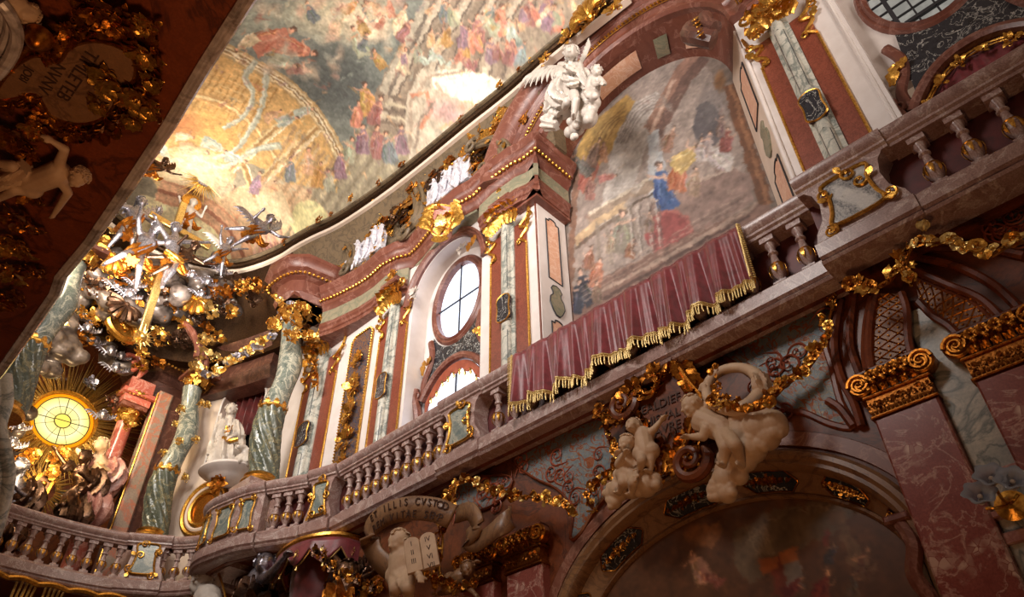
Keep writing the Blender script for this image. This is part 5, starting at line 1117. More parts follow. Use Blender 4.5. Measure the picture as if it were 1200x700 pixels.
m.add(vs, [(j*(n+1)+i, j*(n+1)+i+1, (j+1)*(n+1)+i+1, (j+1)*(n+1)+i) for j in range(10) for i in range(n)], FD); build(m, 'niche_curtain', 'dark_velvet', None, 'dark red curtain drawn aside in the niche behind the saint statue', 'curtain', mods=[('SOLIDIFY', {'thickness': .02})])
m = MB(); m.tube([(u0, zb, .01)]+[(a, b, .01) for a, b in outl[1:-1]]+[(u1, zb, .01)], .03, 6, FD); structure(m, 'trim_9', 'white_stucco')
m = MB(); m.box((5.9, 16.9, -1.6), (6.3, 18.7, 11.2)); structure(m, 'wall_chancel_side', 'brown_grey_marble')
m = MB(); m.box((0.2, 16.0, -1.6), (.9, 18.7, 11.2)); structure(m, 'wall_chancel_left', 'brown_grey_marble')
m = MB(); m.box((7.2, 14.3, -1.6), (7.6, 14.6, 12)); structure(m, 'wall_chancel_return', 'white_stucco')
# apse attic and entablature
AV = [p for p in VEs if p[1] > 13.6]
m = MB(); m.sweep(AV, [(-.02, 13.5), (-.2, 13.1), (-.45, 12.6), (-.6, 12.2), (-.6, 11.0), (-.9, 11.0), (-.9, 13.55)]); structure(m, 'wall_apse_attic', 'altar_stucco', 60)
AE_ = [(6.35, 14.4), (6.1, 15.2), (5.7, 16.2), (5.5, 16.9), (4.9, 16.9), (4.5, 17.4), (4.3, 18.4)]
r = thing('chancel_entablature', 'dark brown curved entablature with a gold bead line over the altar columns', 'entablature', (5.5, 16.6, 10.2))
m = MB(); m.sweep(AE_, [(0, 11.5), (-.05, 11.4), (-.15, 11.3), (-.2, 11.1), (-.3, 11.0), (-.3, 10.7), (-.26, 10.65), (-.3, 10.5), (-.35, 10.3), (-.8, 10.3), (-.8, 11.5)]); build(m, 'cornice', 'dark_marble', r)
m = MB(); P = cr([(a-.02, b-.12, 10.98) for a, b in AE_], 3); beads(m, P, .04, None, .1); build(m, 'gilded_bead_row', 'gold', r).__setitem__('kind', 'stuff')
# projecting entablature block over the twisted green column
CB = [(6.9, 13.9), (5.75, 13.75), (5.6, 13.3), (5.7, 12.75), (6.0, 12.45), (6.9, 12.3)][::-1]
r = thing('entablature_block', 'mauve marble cornice block with gold beads above the green twisted column', 'entablature', (6.2, 13.1, 11.2))
m = MB(); m.sweep(CB, [(.12, 12.45), (.12, 12.35), (.04, 12.28), (.0, 12.15), (-.08, 12.1), (-.1, 11.95), (-.2, 11.9), (-.24, 11.6), (-.2, 11.55), (-.28, 11.4), (-1.1, 11.4), (-1.1, 12.45)]); build(m, 'cornice', 'cornice_marble', r)
m = MB(); beads(m, [(p[0], p[1], 11.98) for p in cr([(a+.07, b, 0) for a, b in CB], 4)], .045, None, .11); build(m, 'gilded_bead_row', 'gold', r).__setitem__('kind', 'stuff')
# columns
def column(name, label, base, top, rb, mat, twist=0, twmat=None, capmat='gold', gseed=0, cap_=True, amp=.5):
    b = Vector(base); t = Vector(top); H = t[2]-b[2]; r = thing(name, label, 'column', base); F = Fr(b, (1, 0, 0), (0, 1, 0), (0, 0, 1))
    off = (lambda z: (amp*rb*math.cos(twist*2*PI*z/H), amp*rb*math.sin(twist*2*PI*z/H))) if twist else None
    h1 = H*.36 if twmat else 0
    prof = [(rb*(1-.12*z/H)*(1+(.08*math.cos(2*twist*2*PI*z/H) if twist else 0)), z) for z in [h1+(H*.93-h1)*i/60 for i in range(61)]]
    m = MB(); m.lathe(prof, 26, F, off); build(m, 'shaft', mat, r)
    if twmat:
        m = MB(); m.lathe([(rb*1.02*(1+.1*math.sin(PI*z/h1)), z) for z in [h1*i/40 for i in range(41)]], 48, F, off, lambda a, z: .16*abs(math.sin(5*a+4.0*z/rb*.5))-.08); lw = build(m, 'fluted_drum', twmat, r)
        m = MB(); m.lathe([(rb*1.0, h1-.05), (rb*1.12, h1), (rb*1.1, h1+.04), (rb, h1+.06)], 26, F, off); 
        for k in range(10): a = 2*PI*k/10; o = off(h1) if off else (0, 0); w = Vector((math.cos(a), math.sin(a), 0)); leaf(m, Fr(b+Vector((o[0], o[1], h1))+w*rb*1.05, Vector((0, 0, 1)), Vector((0, 0, 1)).cross(w), w), rb*.7, rb*.2, .4)
        build(m, 'gilded_leaf_ring', 'gold', lw)
    m = MB(); m.lathe([(rb*1.3, -.12), (rb*1.4, -.06), (rb*1.3, 0), (rb*1.12, .04), (rb*1.2, .09), (rb*1.02, .13)], 26, F, None); build(m, 'base_ring', 'gold', r)
    if cap_:
        m = MB(); z0 = H*.93
        for ring_, (zz, L) in enumerate(((z0, .3), (z0+.14, .34))):
            for k in range(9): a = 2*PI*(k+.5*ring_)/9; w = Vector((math.cos(a), math.sin(a), 0)); leaf(m, Fr(b+w*rb*.85+Vector((0, 0, zz)), Vector((0, 0, 1)), Vector((0, 0, 1)).cross(w), w), L, .09, .9)
        for k in range(6): a = 2*PI*k/6; w = Vector((math.cos(a), math.sin(a), 0)); spiral(m, Fr(b+w*rb*1.15+Vector((0, 0, H-.1)), w, Vector((0, 0, 1)), w.cross(Vector((0, 0, 1)))), .1, 1.3, .3, 1, 5)
        build(m, 'capital', capmat, r); m = MB(); m.cham((-rb*1.5, -rb*1.5, H), (rb*1.5, rb*1.5, H+.12), .02, F); build(m, 'abacus', 'cornice_marble', r)
    return r
c2 = column('twisted_column', 'green twisted marble column with fluted lower drum beside the white saint statue', (6.35, 13.1, 6.9), (6.35, 13.1, 11.4), .27, 'green_marble', 1.5, 'dark_green_marble', amp=.32)
m = MB(); m.cham((-.4, -.4, -1.9), (.4, .4, -.12), .02, Fr((6.35, 13.1, 6.9), (1, 0, 0), (0, 1, 0), (0, 0, 1))); build(m, 'pedestal', 'rail_marble', c2)
p = aty(186, 625, 16.6); q = aty(232, 440, 16.6)
c1 = column('twisted_column', 'silvery green twisted column wound with gold flowers left of the niche', (5.72, 16.3, 6.55), (5.72, 16.3, 10.6), .25, 'green_marble', 1.5, 'dark_green_marble', amp=.36)
m = MB(); m.cham((-.35, -.35, -1.6), (.35, .35, -.12), .02, Fr((5.72, 16.3, 6.55), (1, 0, 0), (0, 1, 0), (0, 0, 1))); build(m, 'pedestal', 'rail_marble', c1)
for k in range(12):
    z = 8.0+2.4*k/11; a = 2*PI*k/4.5; F = Fr((5.72+.3*math.cos(a), 16.3+.3*math.sin(a)-.1, z), (1, 0, 0), (0, 0, 1), (0, -1, 0)); m = MB(); rocaille(m, F, .17, 6, 80+k); flower(m, sub(F, 0, 0, .08), .09); build(m, 'gilded_flowers', 'pale_gold', c1)
a = aty(116, 600, 17.4); c3 = column('altar_column', 'smooth red marble column right of the glowing altar window', (4.72, 17.4, 5.2), (4.72, 17.4, 9.7), .2, 'altar_marble')
m = MB(); F = Fr((4.72, 17.4, 9.82), (1, 0, 0), (0, 1, 0), (0, 0, 1)); m.cham((-.32, -.32, 0), (.32, .32, .2), .03, F); m.cham((-.4, -.4, .2), (.4, .4, .34), .04, F); m.cham((-.3, -.3, .34), (.3, .3, .7), .03, F); build(m, 'entablature_block', 'altar_marble', c3)
m = MB(); spiral(m, Fr((4.6, 17.1, 10.75), (1, 0, 0), (0, 0, 1), (0, -1, 0)), .3, 1.4, .34, 1, 9); build(m, 'volute', 'altar_marble', c3)
m = MB(); 
for k in range(14): a = PI*k/13; F = Fr((4.72-.38*math.cos(a), 17.4-.38*math.sin(a), 9.95), (math.sin(a), -math.cos(a), 0), (0, 0, 1), (-math.cos(a), -math.sin(a), 0)); leaf(m, sub(F, 0, .05, 0, PI/2), .16, .05, .8)
build(m, 'gilded_leaves', 'gold', c3)
r = thing('altar_pilaster', 'tall grey and red veined marble pilaster between the red column and twisted column', 'pilaster', (5.25, 17.0, 5.0))
m = MB(); m.cham((-.17, 5.0, -.3), (.17, 10.3, .12), .04, FA(5.28, 0, 17.0)); build(m, 'shaft', 'brown_grey_marble', r); m = MB(); m.tube([(-.2, 5, .08), (-.2, 10.2, .08)], .02, 6, FA(5.28, 0, 17.0)); m.tube([(.28, 5, .0), (.28, 10.2, .0)], .02, 6, FA(5.28, 0, 17.0)); build(m, 'gilded_edge', 'gold', r)
m = MB(); m.box((5.45, 16.95, 5), (5.95, 17.3, 10.3)); structure(m, 'wall_chancel_strip', 'dark_marble')
# glowing window and its rays
WC = aty(75, 492, 18.2); WXc, WZc, WR = WC[0], WC[2], .60
r = thing('altar_window', 'round yellow glowing window with dark bars amid gold rays', 'window', (WXc, 18.3, WZc-WR)); F = FA(WXc, WZc, 18.3)
m = MB(); m.poly([(WR*math.cos(2*PI*i/48), WR*math.sin(2*PI*i/48)) for i in range(48)], -.02, .0, F); build(m, 'yellow_glass', 'altar_glass', r)
m = MB()
for rr in (WR, WR*.3): m.tube([(rr*math.cos(2*PI*i/40), rr*math.sin(2*PI*i/40), .02) for i in range(40)], .012, 6, F, True)
for k in range(4): a = .1+PI/2*k; m.tube([(WR*.3*math.cos(a), WR*.3*math.sin(a), .02), (WR*math.cos(a), WR*math.sin(a), .02)], .010, 5, F)
m.tube([(-WR*.3, 0, .02), (WR*.3, .03, .02)], .01, 5, F); build(m, 'window_bars', 'muntin', r)
m = MB(); m.tube([(WR*.62*math.cos(2*PI*i/40), WR*.62*math.sin(2*PI*i/40), .01) for i in range(40)], .006, 5, F, True); 
for k in range(8): a = .5+PI/4*k; m.tube([(WR*.3*math.cos(a), WR*.3*math.sin(a), .01), (WR*math.cos(a), WR*math.sin(a), .01)], .005, 5, F)
build(m, 'leading', 'muntin', r)
m = MB(); m.band([(WR*1.0*math.cos(2*PI*i/48), WR*math.sin(2*PI*i/48)) for i in range(48)][::-1], [(0, -.01), (0, .01), (.07, .03), (.09, .01), (.09, -.01)], F, True); build(m, 'painted_glow_ring', 'altar_glow_ring', r)  # emissive band: window glow on the gold ring, put into the colour
m = MB(); m.band([(WR*1.02*math.cos(2*PI*i/48), WR*1.02*math.sin(2*PI*i/48)) for i in range(48)][::-1], [(.075, 0), (.08, .05), (.14, .12), (.19, .08), (.21, 0)], F, True); build(m, 'gilded_ring', 'gold', r)
def rays(parent, F, r0, r1, n, mat, seed=0, w=.03, arc=(0, 2*PI), name='gilded_rays'):
    rn = random.Random(seed); m = MB()
    for k in range(n):
        a = arc[0]+(arc[1]-arc[0])*(k+.5)/n+rn.uniform(-.02, .02); L = r0+(r1-r0)*(rn.uniform(.55, 1) if k % 2 else rn.uniform(.35, .8)); ww = w*rn.uniform(.6, 1.2); c, s_ = math.cos(a), math.sin(a)
        z = .05+.12*(k % 3)/3; m.add([(r0*c-ww*s_, r0*s_+ww*c, z), (r0*c+ww*s_, r0*s_-ww*c, z), (r0*c, r0*s_, z+ww), (L*c, L*s_, z+.05), (r0*c, r0*s_, z-ww*.4)], [(0, 2, 3), (2, 1, 3), (1, 4, 3), (4, 0, 3), (0, 4, 1, 2)], F)
    o = build(m, name, mat, parent); o['kind'] = 'stuff'; return o
rays(r, F, .74, 2.15, 190, 'pale_gold', 3, .03)
r = thing('tabernacle', 'gold tabernacle with spiky sunburst and arched niche below the glowing window', 'tabernacle', aty(45, 600, 17.2)); F = FA(aty(45, 575, 17.2)[0], aty(45, 575, 17.2)[2], 17.2, 1, -.1)
m = MB(); m.poly([(-.2, -.45), (.2, -.45), (.2, .2)]+[(.2*math.cos(PI*i/10), .2+.2*math.sin(PI*i/10)) for i in range(1, 10)]+[(-.2, .2)], -.1, .1, F, .02); build(m, 'body', 'gold', r)
m = MB(); m.poly([(-.12, -.4), (.12, -.4), (.12, .18)]+[(.12*math.cos(PI*i/10), .18+.12*math.sin(PI*i/10)) for i in range(1, 10)]+[(-.12, .18)], .1, .115, F); build(m, 'niche', 'bronze', r)
rays(r, F, .3, .75, 60, 'pale_gold', 4, .03)
m = MB(); rocaille(m, sub(F, .0, .8, .1), .36, 12, 9); flower(m, sub(F, 0, .8, .2), .2); m.ball((0, .1, .14), .07, F); build(m, 'crown', 'gold', r)
# vessel-like oval frame on the diagonal wall
c = ondiag(240, 597); r = thing('oval_wall_frame', 'large oval gold ring set on the beige wall behind the balcony', 'wall ornament', FD(c[0], c[1]-.5))
for k, (ra, rb_, mt) in enumerate(((.62, .06, 'gold'), (.5, .05, 'beige_stucco'), (.4, .06, 'gold'))):
    m = MB(); m.tube([(c[0]+ra*math.cos(2*PI*i/32)*.9, c[1]+ra*math.sin(2*PI*i/32), .03) for i in range(32)], rb_, 7, FD, True); build(m, 'ring', mt, r)
m = MB(); m.poly([(c[0]+.36*math.cos(2*PI*i/32)*.9, c[1]+.36*math.sin(2*PI*i/32)) for i in range(32)], -.02, .02, FD); build(m, 'mirror', 'dark_gold', r)

# ------------------------------------------------------------------ hanging sculpture over the altar
CY = 15.2
A = lambda px, py, y=CY: aty(px, py, y)
# sunburst
o = A(238, 212, 15.4); r = thing('hanging_sunburst', 'gold sunburst with silver centre hanging above the crucifix', 'sunburst', o); F = Fr(o, (1, 0, 0), (0, -.35, .94), (0, -.94, -.35))
rays(r, F, .2, .95, 54, 'pale_gold', 8, .024); m = MB(); m.poly([(-.2, -.16), (.2, -.16), (.22, .14), (0, .22), (-.22, .14)], 0, .08, F, .02)
for k in range(-3, 4): m.tube([(k*.05, -.15, .08), (k*.05, .16, .08)], .012, 5, F)
build(m, 'silver_centre', 'silver', r)
# crucifix
r = thing('crucifix', 'tall gilded wooden cross leaning forward below the gold sunburst', 'cross', A(165, 395))
b0, b1 = A(164, 400), A(216, 238, 15.3); d = (b1-b0).normalized(); sd = Vector((0, 1, 0)).cross(d).normalized(); nn = d.cross(sd); F = Fr(b0, sd, d, Vector((0, -1, 0))); L = (b1-b0).length
m = MB(); m.cham((-.09, 0, -.06), (.09, L, .04), .02, F); build(m, 'upright', 'pale_gold', r)
x0, x1 = A(176, 250), A(246, 290); d2 = (x1-x0).normalized(); F2 = Fr(x0, d2, Vector((0, -1, 0)).cross(d2)*-1, (0, -1, 0)); m = MB(); m.cham((0, -.09, -.07), ((x1-x0).length, .09, .03), .02, F2); build(m, 'crossbeam', 'pale_gold', r)
c = A(165, 398, CY-.1); m = MB(); flower(m, Fr(c, (1, 0, 0), (0, 0, 1), (0, -1, 0)), .22, 9); m.ball(c+Vector((0, -.12, 0)), .08, None, 10, 6); rb = build(m, 'rosette', 'pale_gold', r)
rays(r, Fr(c, (1, 0, 0), (0, 0, 1), (0, -1, 0)), .12, .34, 20, 'pale_gold', 2, .02, name='rosette_rays')
def J(y=CY, **k): return {a: aty(v[0], v[1], y+(v[2] if len(v) > 2 else 0)) for a, v in k.items()}
def figure(name, label, joints, s, mat, face, up=(0, 0, 1), look=None, foot=None, vox=.022, cat='statue', group=None, child=False, hair=True, drapes=(), wings=(), hairmat=None, dmat=None, legs=True, wmat=None, long=0, extra=None, feet=True):
    if look is not None: joints['look'] = look
    if foot is not None: joints['foot'] = foot
    base = min(joints.items(), key=lambda q: q[1][2] if q[0] in ('pelvis', 'fl', 'fr', 'kl', 'kr') else 1e9)[1]
    r = thing(name, label, cat, base, group); m = MB(); pose(m, joints, s, up, face, child, True, legs, feet)
    build(m, 'body', mat, r, mods=RM(vox))
    if hair: build(hairmesh(joints['head'], s, joints.get('look', face), up, int(s*1000), long), 'hair', hairmat or mat, r)
    if drapes:
        m = MB()
        for k, (pts, rr, fo) in enumerate(drapes): drape(m, pts, rr, fo, k+1)
        build(m, 'drapery', dmat or mat, r)
    for k, (a, b, f) in enumerate(wings): m = MB(); wing(m, a, b, f); build(m, 'wing', wmat or mat, r)
    if extra: extra(r)
    return r
jc = J(CY-.22, head=(206, 268), neck=(205, 275), chest=(203, 286), pelvis=(201, 305), sl=(196, 279), sr=(213, 283), el=(189, 268), hl=(183, 257), er=(227, 284), hr=(240, 284), kl=(196, 318), kr=(203, 317, -.1), fl=(190, 333), fr=(192, 332, -.05))
figure('corpus_figure', 'silver figure with outstretched arms fixed to the leaning cross', jc, .15, 'silver', (-.2, -1, -.2), look=(-.3, -1, -.4), foot=(0, -.5, -1), drapes=[([jc['pelvis']+Vector((-.2, -.05, .1)), jc['pelvis']+Vector((0, -.14, .0)), jc['pelvis']+Vector((.22, -.05, .05))], .09, 7)], dmat='gold')
def angel(label, c, k, mat, pose_, wl=True, y=CY, cloth='dark_gold', face=(0, -1, -.2), vox=.025, wm=None, group=None):
    # c: photo point of the chest; k: head radius in metres; pose_: offsets in units of head radius
    o = aty(c[0], c[1], y); P = {a: o+Vector(v)*k for a, v in pose_.items()}
    w = []
    if wl: w = [(P['chest']+Vector((-.5, .8, .5))*k, P['chest']+Vector((-4.2, 1.2, 3.4))*k, (0, -1, 0)), (P['chest']+Vector((.5, .8, .5))*k, P['chest']+Vector((4.0, 1.2, 3.8))*k, (0, -1, 0))]
    f = figure('angel_figure', label, P, k, mat, face, vox=vox, wings=w, group=group, drapes=[([P['chest']+Vector((1.1, 0, .6))*k, P['pelvis']+Vector((0, -.3, .4))*k, P['pelvis']+Vector((-.6, 0, -1.4))*k, (P['kl']+P['kr'])/2], [k*.6, k*1.15, k*1.3, k*.95], 7), ([P['pelvis']+Vector((.8, 0, 0))*k, P['pelvis']+Vector((2.6, .3, -1))*k, P['pelvis']+Vector((3.8, .4, .2))*k], [k*.8, k*.6, k*.15], 6)], dmat=cloth, cat='angel', long=5, wmat=wm)
    return f
PA = dict(head=(0, -.3, 2.9), neck=(0, 0, 1.8), chest=(0, 0, 0), pelvis=(.2, 0, -2.6), sl=(-1.3, 0, .9), sr=(1.3, 0, .9), el=(-2.4, -.6, -.2), hl=(-3.4, -1, 1.2), er=(2.8, -.8, -.4), hr=(2.6, -2, 1.2), kl=(-1, -1, -6), kr=(1.2, -.8, -5.6), fl=(-1.6, .4, -9), fr=(2.4, .8, -8))
PB = dict(head=(.4, -.5, 3.0), neck=(.2, 0, 1.9), chest=(0, 0, 0), pelvis=(-.6, .2, -2.8), sl=(-1.5, 0, 1), sr=(1.5, 0, .9), el=(-2.6, -1, 2.6), hl=(-3.0, -1.4, 4.8), er=(3, -.8, 1.6), hr=(4.6, -1, 2.6), kl=(-2.4, -1.2, -5), kr=(.2, -1, -5.6), fl=(-4, .4, -7), fr=(1.4, .8, -8.4))
PC = dict(head=(.8, -.4, 2.9), neck=(.4, 0, 1.8), chest=(0, 0, 0), pelvis=(-1.6, .2, -2.4), sl=(-1.2, 0, 1.3), sr=(1.6, 0, .5), el=(-2.6, -1, .4), hl=(-2, -2, 2), er=(3.4, -.6, -.2), hr=(5, -.8, .6), kl=(-4, -1, -3.6), kr=(-2.6, -1, -5), fl=(-6.6, .6, -4.4), fr=(-4.4, .8, -7.4))
angel('silver angel with raised wings at the far left of the altar group', (158, 252), .15, 'silver', PA, y=15.6)
angel('silver angel in gold cloth standing just left of the leaning cross', (172, 284), .16, 'silver', PB, False, y=15.2)
angel('small bearded figure with gold halo directly above the cross', (222, 248), .11, 'statue_white', PA, False, y=15.5)
m = MB(); o = A(224, 238, 15.7); m.lathe([(.02, 0), (.26, 0), (.28, .03), (.26, .06), (.02, .06)], 28, Fr(o, (1, 0, 0), (0, 0, 1), (0, -1, 0))); ornament('halo', 'round gold halo behind the small figure above the cross', m, 'gold', 'halo')
angel('flying angel with blue silver wings and gold robe above the vault edge', (308, 268), .13, 'silver', PC, y=13.7)
angel('crouching dark silver angel right of the cross', (218, 300), .13, 'bronze', PC, False, y=15.0)
angel('small silver angel with a bright upright wing near the vault edge', (264, 292), .10, 'silver', PB, y=14.8, wm='statue_white')
angel('silver angel with gold skirts at the top left beside the gallery edge', (186, 196), .09, 'bronze', PC, y=14.0)
def puttohead(c, y, k, mat='silver', label='', group='small winged heads around the altar clouds', face=(0, -1, 0)):
    r = thing('winged_cherub', label, 'cherub', aty(c[0], c[1], y), group); m = MB(); o = aty(c[0], c[1], y); head(m, o, k, face, (0, 0, 1), True); build(m, 'head', mat, r, mods=RM(.02)); build(hairmesh(o, k, face, (0, 0, 1), int(c[0])), 'hair', mat, r)
    for s_ in (-1, 1): m = MB(); wing(m, o+Vector((s_*k*.6, k*.3, -k*.5)), o+Vector((s_*k*2.6, k*.5, k*.6)), (0, -1, 0), 2, 5); build(m, 'wing', mat, r)
for k, (x, y, d) in enumerate([(137, 335, 15.8), (152, 345, 15.6), (160, 332, 15.5), (128, 350, 15.9), (96, 372, 16.5), (103, 385, 16.4), (112, 400, 16.8), (130, 412, 16.8), (142, 418, 16.9), (136, 432, 16.9), (66, 442, 18.2), (243, 330, 15.2), (236, 345, 15.2), (260, 316, 15), (225, 322, 15), (120, 487, 17), (22, 500, 17), (14, 520, 17)]):
    puttohead((x, y), d, .10+.02*(k % 2), 'silver', 'small winged silver cherub head among the dark altar clouds')
def darkcloud(label, pts, y, r, mat='cloud_dark', n=4):
    rn = random.Random(int(pts[0][0])); m = MB(); 
    for (px, py) in pts: o = aty(px, py, y); cloud(m, [(rn.uniform(-r, r), rn.uniform(-r, r), rn.uniform(-.2, .2), r*rn.uniform(.5, .9)) for _ in range(n)], 1, Fr(o, (1, 0, 0), (0, 0, 1), (0, -1, 0)))
    build(m, 'cloud', mat, None, label, 'carved cloud', 'carved clouds over the altar', mods=RM(.05))
darkcloud('dark grey carved cloud bank under the silver angels left of the cross', [(128, 300), (110, 330), (135, 355), (150, 370)], 16.1, .34)
darkcloud('dark carved cloud bank right of the cross foot', [(215, 322), (240, 330), (262, 318), (200, 345)], 15.7, .30)
darkcloud('silvery carved cloud with heads above the glowing window', [(112, 390), (128, 412), (146, 425), (100, 372)], 17.2, .26)
darkcloud('dark carved cloud left of the glowing window', [(25, 480), (10, 510), (22, 540)], 17.6, .24)
darkcloud('dark carved cloud around the kneeling altar statue', [(85, 590), (100, 600), (120, 575)], 17.6, .26)

for k, (pts, y, r, l) in enumerate([([(95, 330), (110, 305), (100, 355), (122, 285)], 16.7, .4, 'dark carved cloud bank nearest the left gallery rim'), ([(165, 330), (180, 350), (190, 320), (172, 310)], 16.3, .36, 'dark carved cloud bank directly behind the leaning cross'), ([(150, 380), (175, 372), (195, 385), (160, 362)], 16.9, .34, 'dark carved cloud bank around the cross foot'), ([(215, 350), (235, 365), (205, 365), (250, 345)], 16.4, .36, 'dark carved cloud bank above the silvery twisted column'), ([(262, 335), (285, 335), (275, 355), (300, 345)], 15.7, .32, 'dark carved cloud bank under the flying angel'), ([(60, 395), (75, 380), (85, 405), (50, 412), (55, 395), (68, 376), (48, 425)], 16.35, .36, 'dark carved cloud bank beside the green column at left')]):
    darkcloud(l, pts, y, r)
for k, (x, y, d, s_) in enumerate([(106, 330, 16.0, .3), (140, 322, 15.7, .28), (118, 345, 16.0, .26), (175, 330, 15.8, .3), (188, 345, 15.8, .28), (205, 352, 15.8, .3), (160, 385, 16.4, .28), (185, 395, 16.4, .3), (215, 398, 16.2, .26), (250, 340, 15.6, .3), (275, 330, 15.2, .28), (290, 340, 15, .26), (262, 358, 15.4, .28), (92, 395, 16.6, .28), (78, 400, 16.6, .26), (108, 372, 16.4, .28), (232, 372, 15.9, .26), (300, 335, 14.6, .26)]):
    p = aty(x, y, d); m = MB(); F = Fr(p, (1, 0, 0), (0, 0, 1), (0, -1, 0)); rocaille(m, F, s_, 12, 700+k); leafring(m, F, [(s_*.9*math.cos(a), s_*.7*math.sin(a)) for a in [2*PI*i/20 for i in range(20)]], s_*.6, s_*.35, k, 1, 1.2, .35); ornament('gilded_scrollwork', 'tarnished gold scrollwork on the dark clouds over the altar', m, ('bronze', 'dark_gold', 'bronze', 'gold')[k % 4], group='tarnished gold scrollwork over the altar')
# ------------------------------------------------------------------ gilded clusters around the altar end
def cluster(label, px, py, y, r, seed, mat='gold', n=12, name='gilded_cluster', group=None, cat='carved ornament', sh=True):
    o = aty(px, py, y); F = Fr(o, (1, 0, 0), (0, 0, 1), (0, -1, 0)); m = MB(); rocaille(m, F, r, n, seed)
    if sh: palmette(m, sub(F, 0, 0, .05, random.Random(seed).uniform(-1, 1)), r*.8, 5)
    return ornament(name, label, m, mat, cat, group)
rn = random.Random(21)
G1 = 'gilded leaf clusters packed around the altar clouds'
for k, (x, y, d, r, mt) in enumerate([(120, 285, 16, .34, 'gold'), (135, 275, 15.9, .3, 'pale_gold'), (150, 310, 15.8, .4, 'dark_gold'), (165, 305, 15.6, .34, 'gold'), (112, 320, 16.2, .34, 'gold'), (128, 318, 16.2, .3, 'pale_gold'), (98, 350, 16.6, .4, 'gold'), (85, 365, 16.8, .34, 'pale_gold'), (75, 355, 16.0, .3, 'gold'), (180, 355, 16.2, .4, 'bronze'), (195, 372, 16.4, .4, 'dark_gold'), (215, 380, 16.2, .3, 'gold'),
    (228, 352, 15.9, .44, 'gold'), (245, 365, 15.6, .34, 'pale_gold'), (262, 345, 15.4, .34, 'dark_gold'), (280, 340, 15.2, .36, 'gold'), (295, 352, 14.8, .34, 'bronze'), (270, 368, 15.2, .3, 'gold'), (60, 400, 16.4, .4, 'gold'), (72, 420, 16.9, .34, 'dark_gold'), (48, 425, 16.8, .3, 'gold'), (135, 392, 16.7, .4, 'gold'), (120, 372, 16.6, .36, 'dark_gold'), (150, 398, 16.6, .3, 'gold'), (165, 415, 16.5, .3, 'gold'), (185, 425, 16.8, .28, 'dark_gold'), (205, 400, 16.3, .3, 'bronze'), (90, 310, 16, .3, 'gold'), (68, 376, 15.9, .3, 'pale_gold'), (55, 395, 16.2, .28, 'pale_gold'),
    (20, 545, 17.4, .3, 'dark_gold'), (35, 535, 17.3, .3, 'gold'), (60, 555, 17.1, .26, 'gold'), (75, 600, 17, .34, 'bronze'), (95, 585, 16.9, .34, 'dark_gold'), (90, 612, 16.9, .3, 'bronze'), (150, 498, 17.0, .24, 'gold'), (165, 430, 17, .26, 'gold'), (10, 590, 17, .3, 'silver'), (25, 602, 17, .26, 'bronze'), (105, 450, 17.6, .26, 'silver'), (132, 470, 17.4, .24, 'bronze'),
    (172, 378, 16.8, .42, 'bronze'), (160, 360, 16.3, .36, 'dark_gold'), (240, 385, 16.0, .3, 'dark_gold'), (255, 395, 15.6, .28, 'gold')]):
    cluster('carved leaf cluster packed among the dark clouds over the altar', x, y, d, r, 100+k, mt, 11, group=G1, sh=(k % 2 == 0))
# bright curved shell and oval medallion in gold near the cross foot
m = MB(); F = FA(aty(143, 386, 16.3)[0], aty(143, 386, 16.3)[2], 16.3, 1, -.4); m.band([(.34*math.cos(2*PI*i/28), .17*math.sin(2*PI*i/28)) for i in range(28)][::-1], [(0, 0), (0, .1), (.05, .14), (.1, .1), (.12, 0)], F, True); m.poly([(.33*math.cos(2*PI*i/28), .16*math.sin(2*PI*i/28)) for i in range(28)], 0, .03, F); shell(m, sub(F, 0, 0, .05), .14); ornament('gilded_oval', 'glowing oval gold rosette left of the cross foot', m, 'gold')
for k, (x, y, l) in enumerate([(228, 350, 'gold ribbed shell below the right end of the cloud bank'), (132, 300, 'gold ribbed shell beneath the silver angels'), (148, 358, 'dark ribbed shell beneath the cloud bank')]):
    m = MB(); shell(m, FA(aty(x, y, 15.7)[0], aty(x, y, 15.7)[2], 15.7, 1, PI*.9), .5, 9, 2.8); ornament('shell_ornament', l, m, ('gold', 'gold', 'bronze')[k])
m = MB()
for dx in (0, .14, .28): m.tube(cr([(4.9+dx, 16.2, 11.9-dx), (5.1+dx, 16.0, 11.6-dx), (5.3+dx, 15.9, 11.2-dx), (5.35+dx, 15.9, 10.9-dx)], 6), .09, 8)
ornament('broken_pediment', 'dark brown curved pediment piece beside the cross foot', m, 'cornice_marble', 'pediment')
# the great swag of gold flowers from the green column down to the silvery column
SW = [aty(x, y, d) for x, y, d in ((352, 352, 12.9), (335, 372, 13.1), (318, 392, 13.5), (300, 410, 14), (280, 422, 14.6), (262, 432, 15.2), (245, 440, 15.8), (236, 425, 16.1))]
garland('flower_garland', 'thick pale gold flower swag stretched between the two twisted columns', SW, .26, ('pale_gold', 'gold', 'pale_gold', 'silver'), 5, .1, out=(-.5, -.8, 0))
garland('flower_garland', 'gold flower garland hanging down the front of the broad grey pilaster', [atx(x, y, 6.95) for x, y in ((362, 385), (366, 400), (368, 420), (372, 440), (372, 458))], .17, ('gold', 'dark_gold'), 6, .09)
garland('flower_garland', 'gold garland hanging from the capital of the green twisted column', [aty(x, y, 12.7) for x, y in ((322, 350), (345, 372), (352, 392), (372, 400), (385, 385), (392, 372))], .2, ('gold', 'pale_gold'), 16, .09, out=(-.7, -.7, 0))
for k, (x, y, r) in enumerate([(330, 372, .3), (345, 378, .3), (318, 382, .28), (338, 395, .26), (352, 362, .3), (362, 395, .26), (388, 388, .26), (376, 378, .24)]):
    cluster('gilded leaf cluster on the capital above the green twisted column', x, y, 12.65, r, 200+k, 'gold', 11, group='gilded capital leaves over the green twisted column')
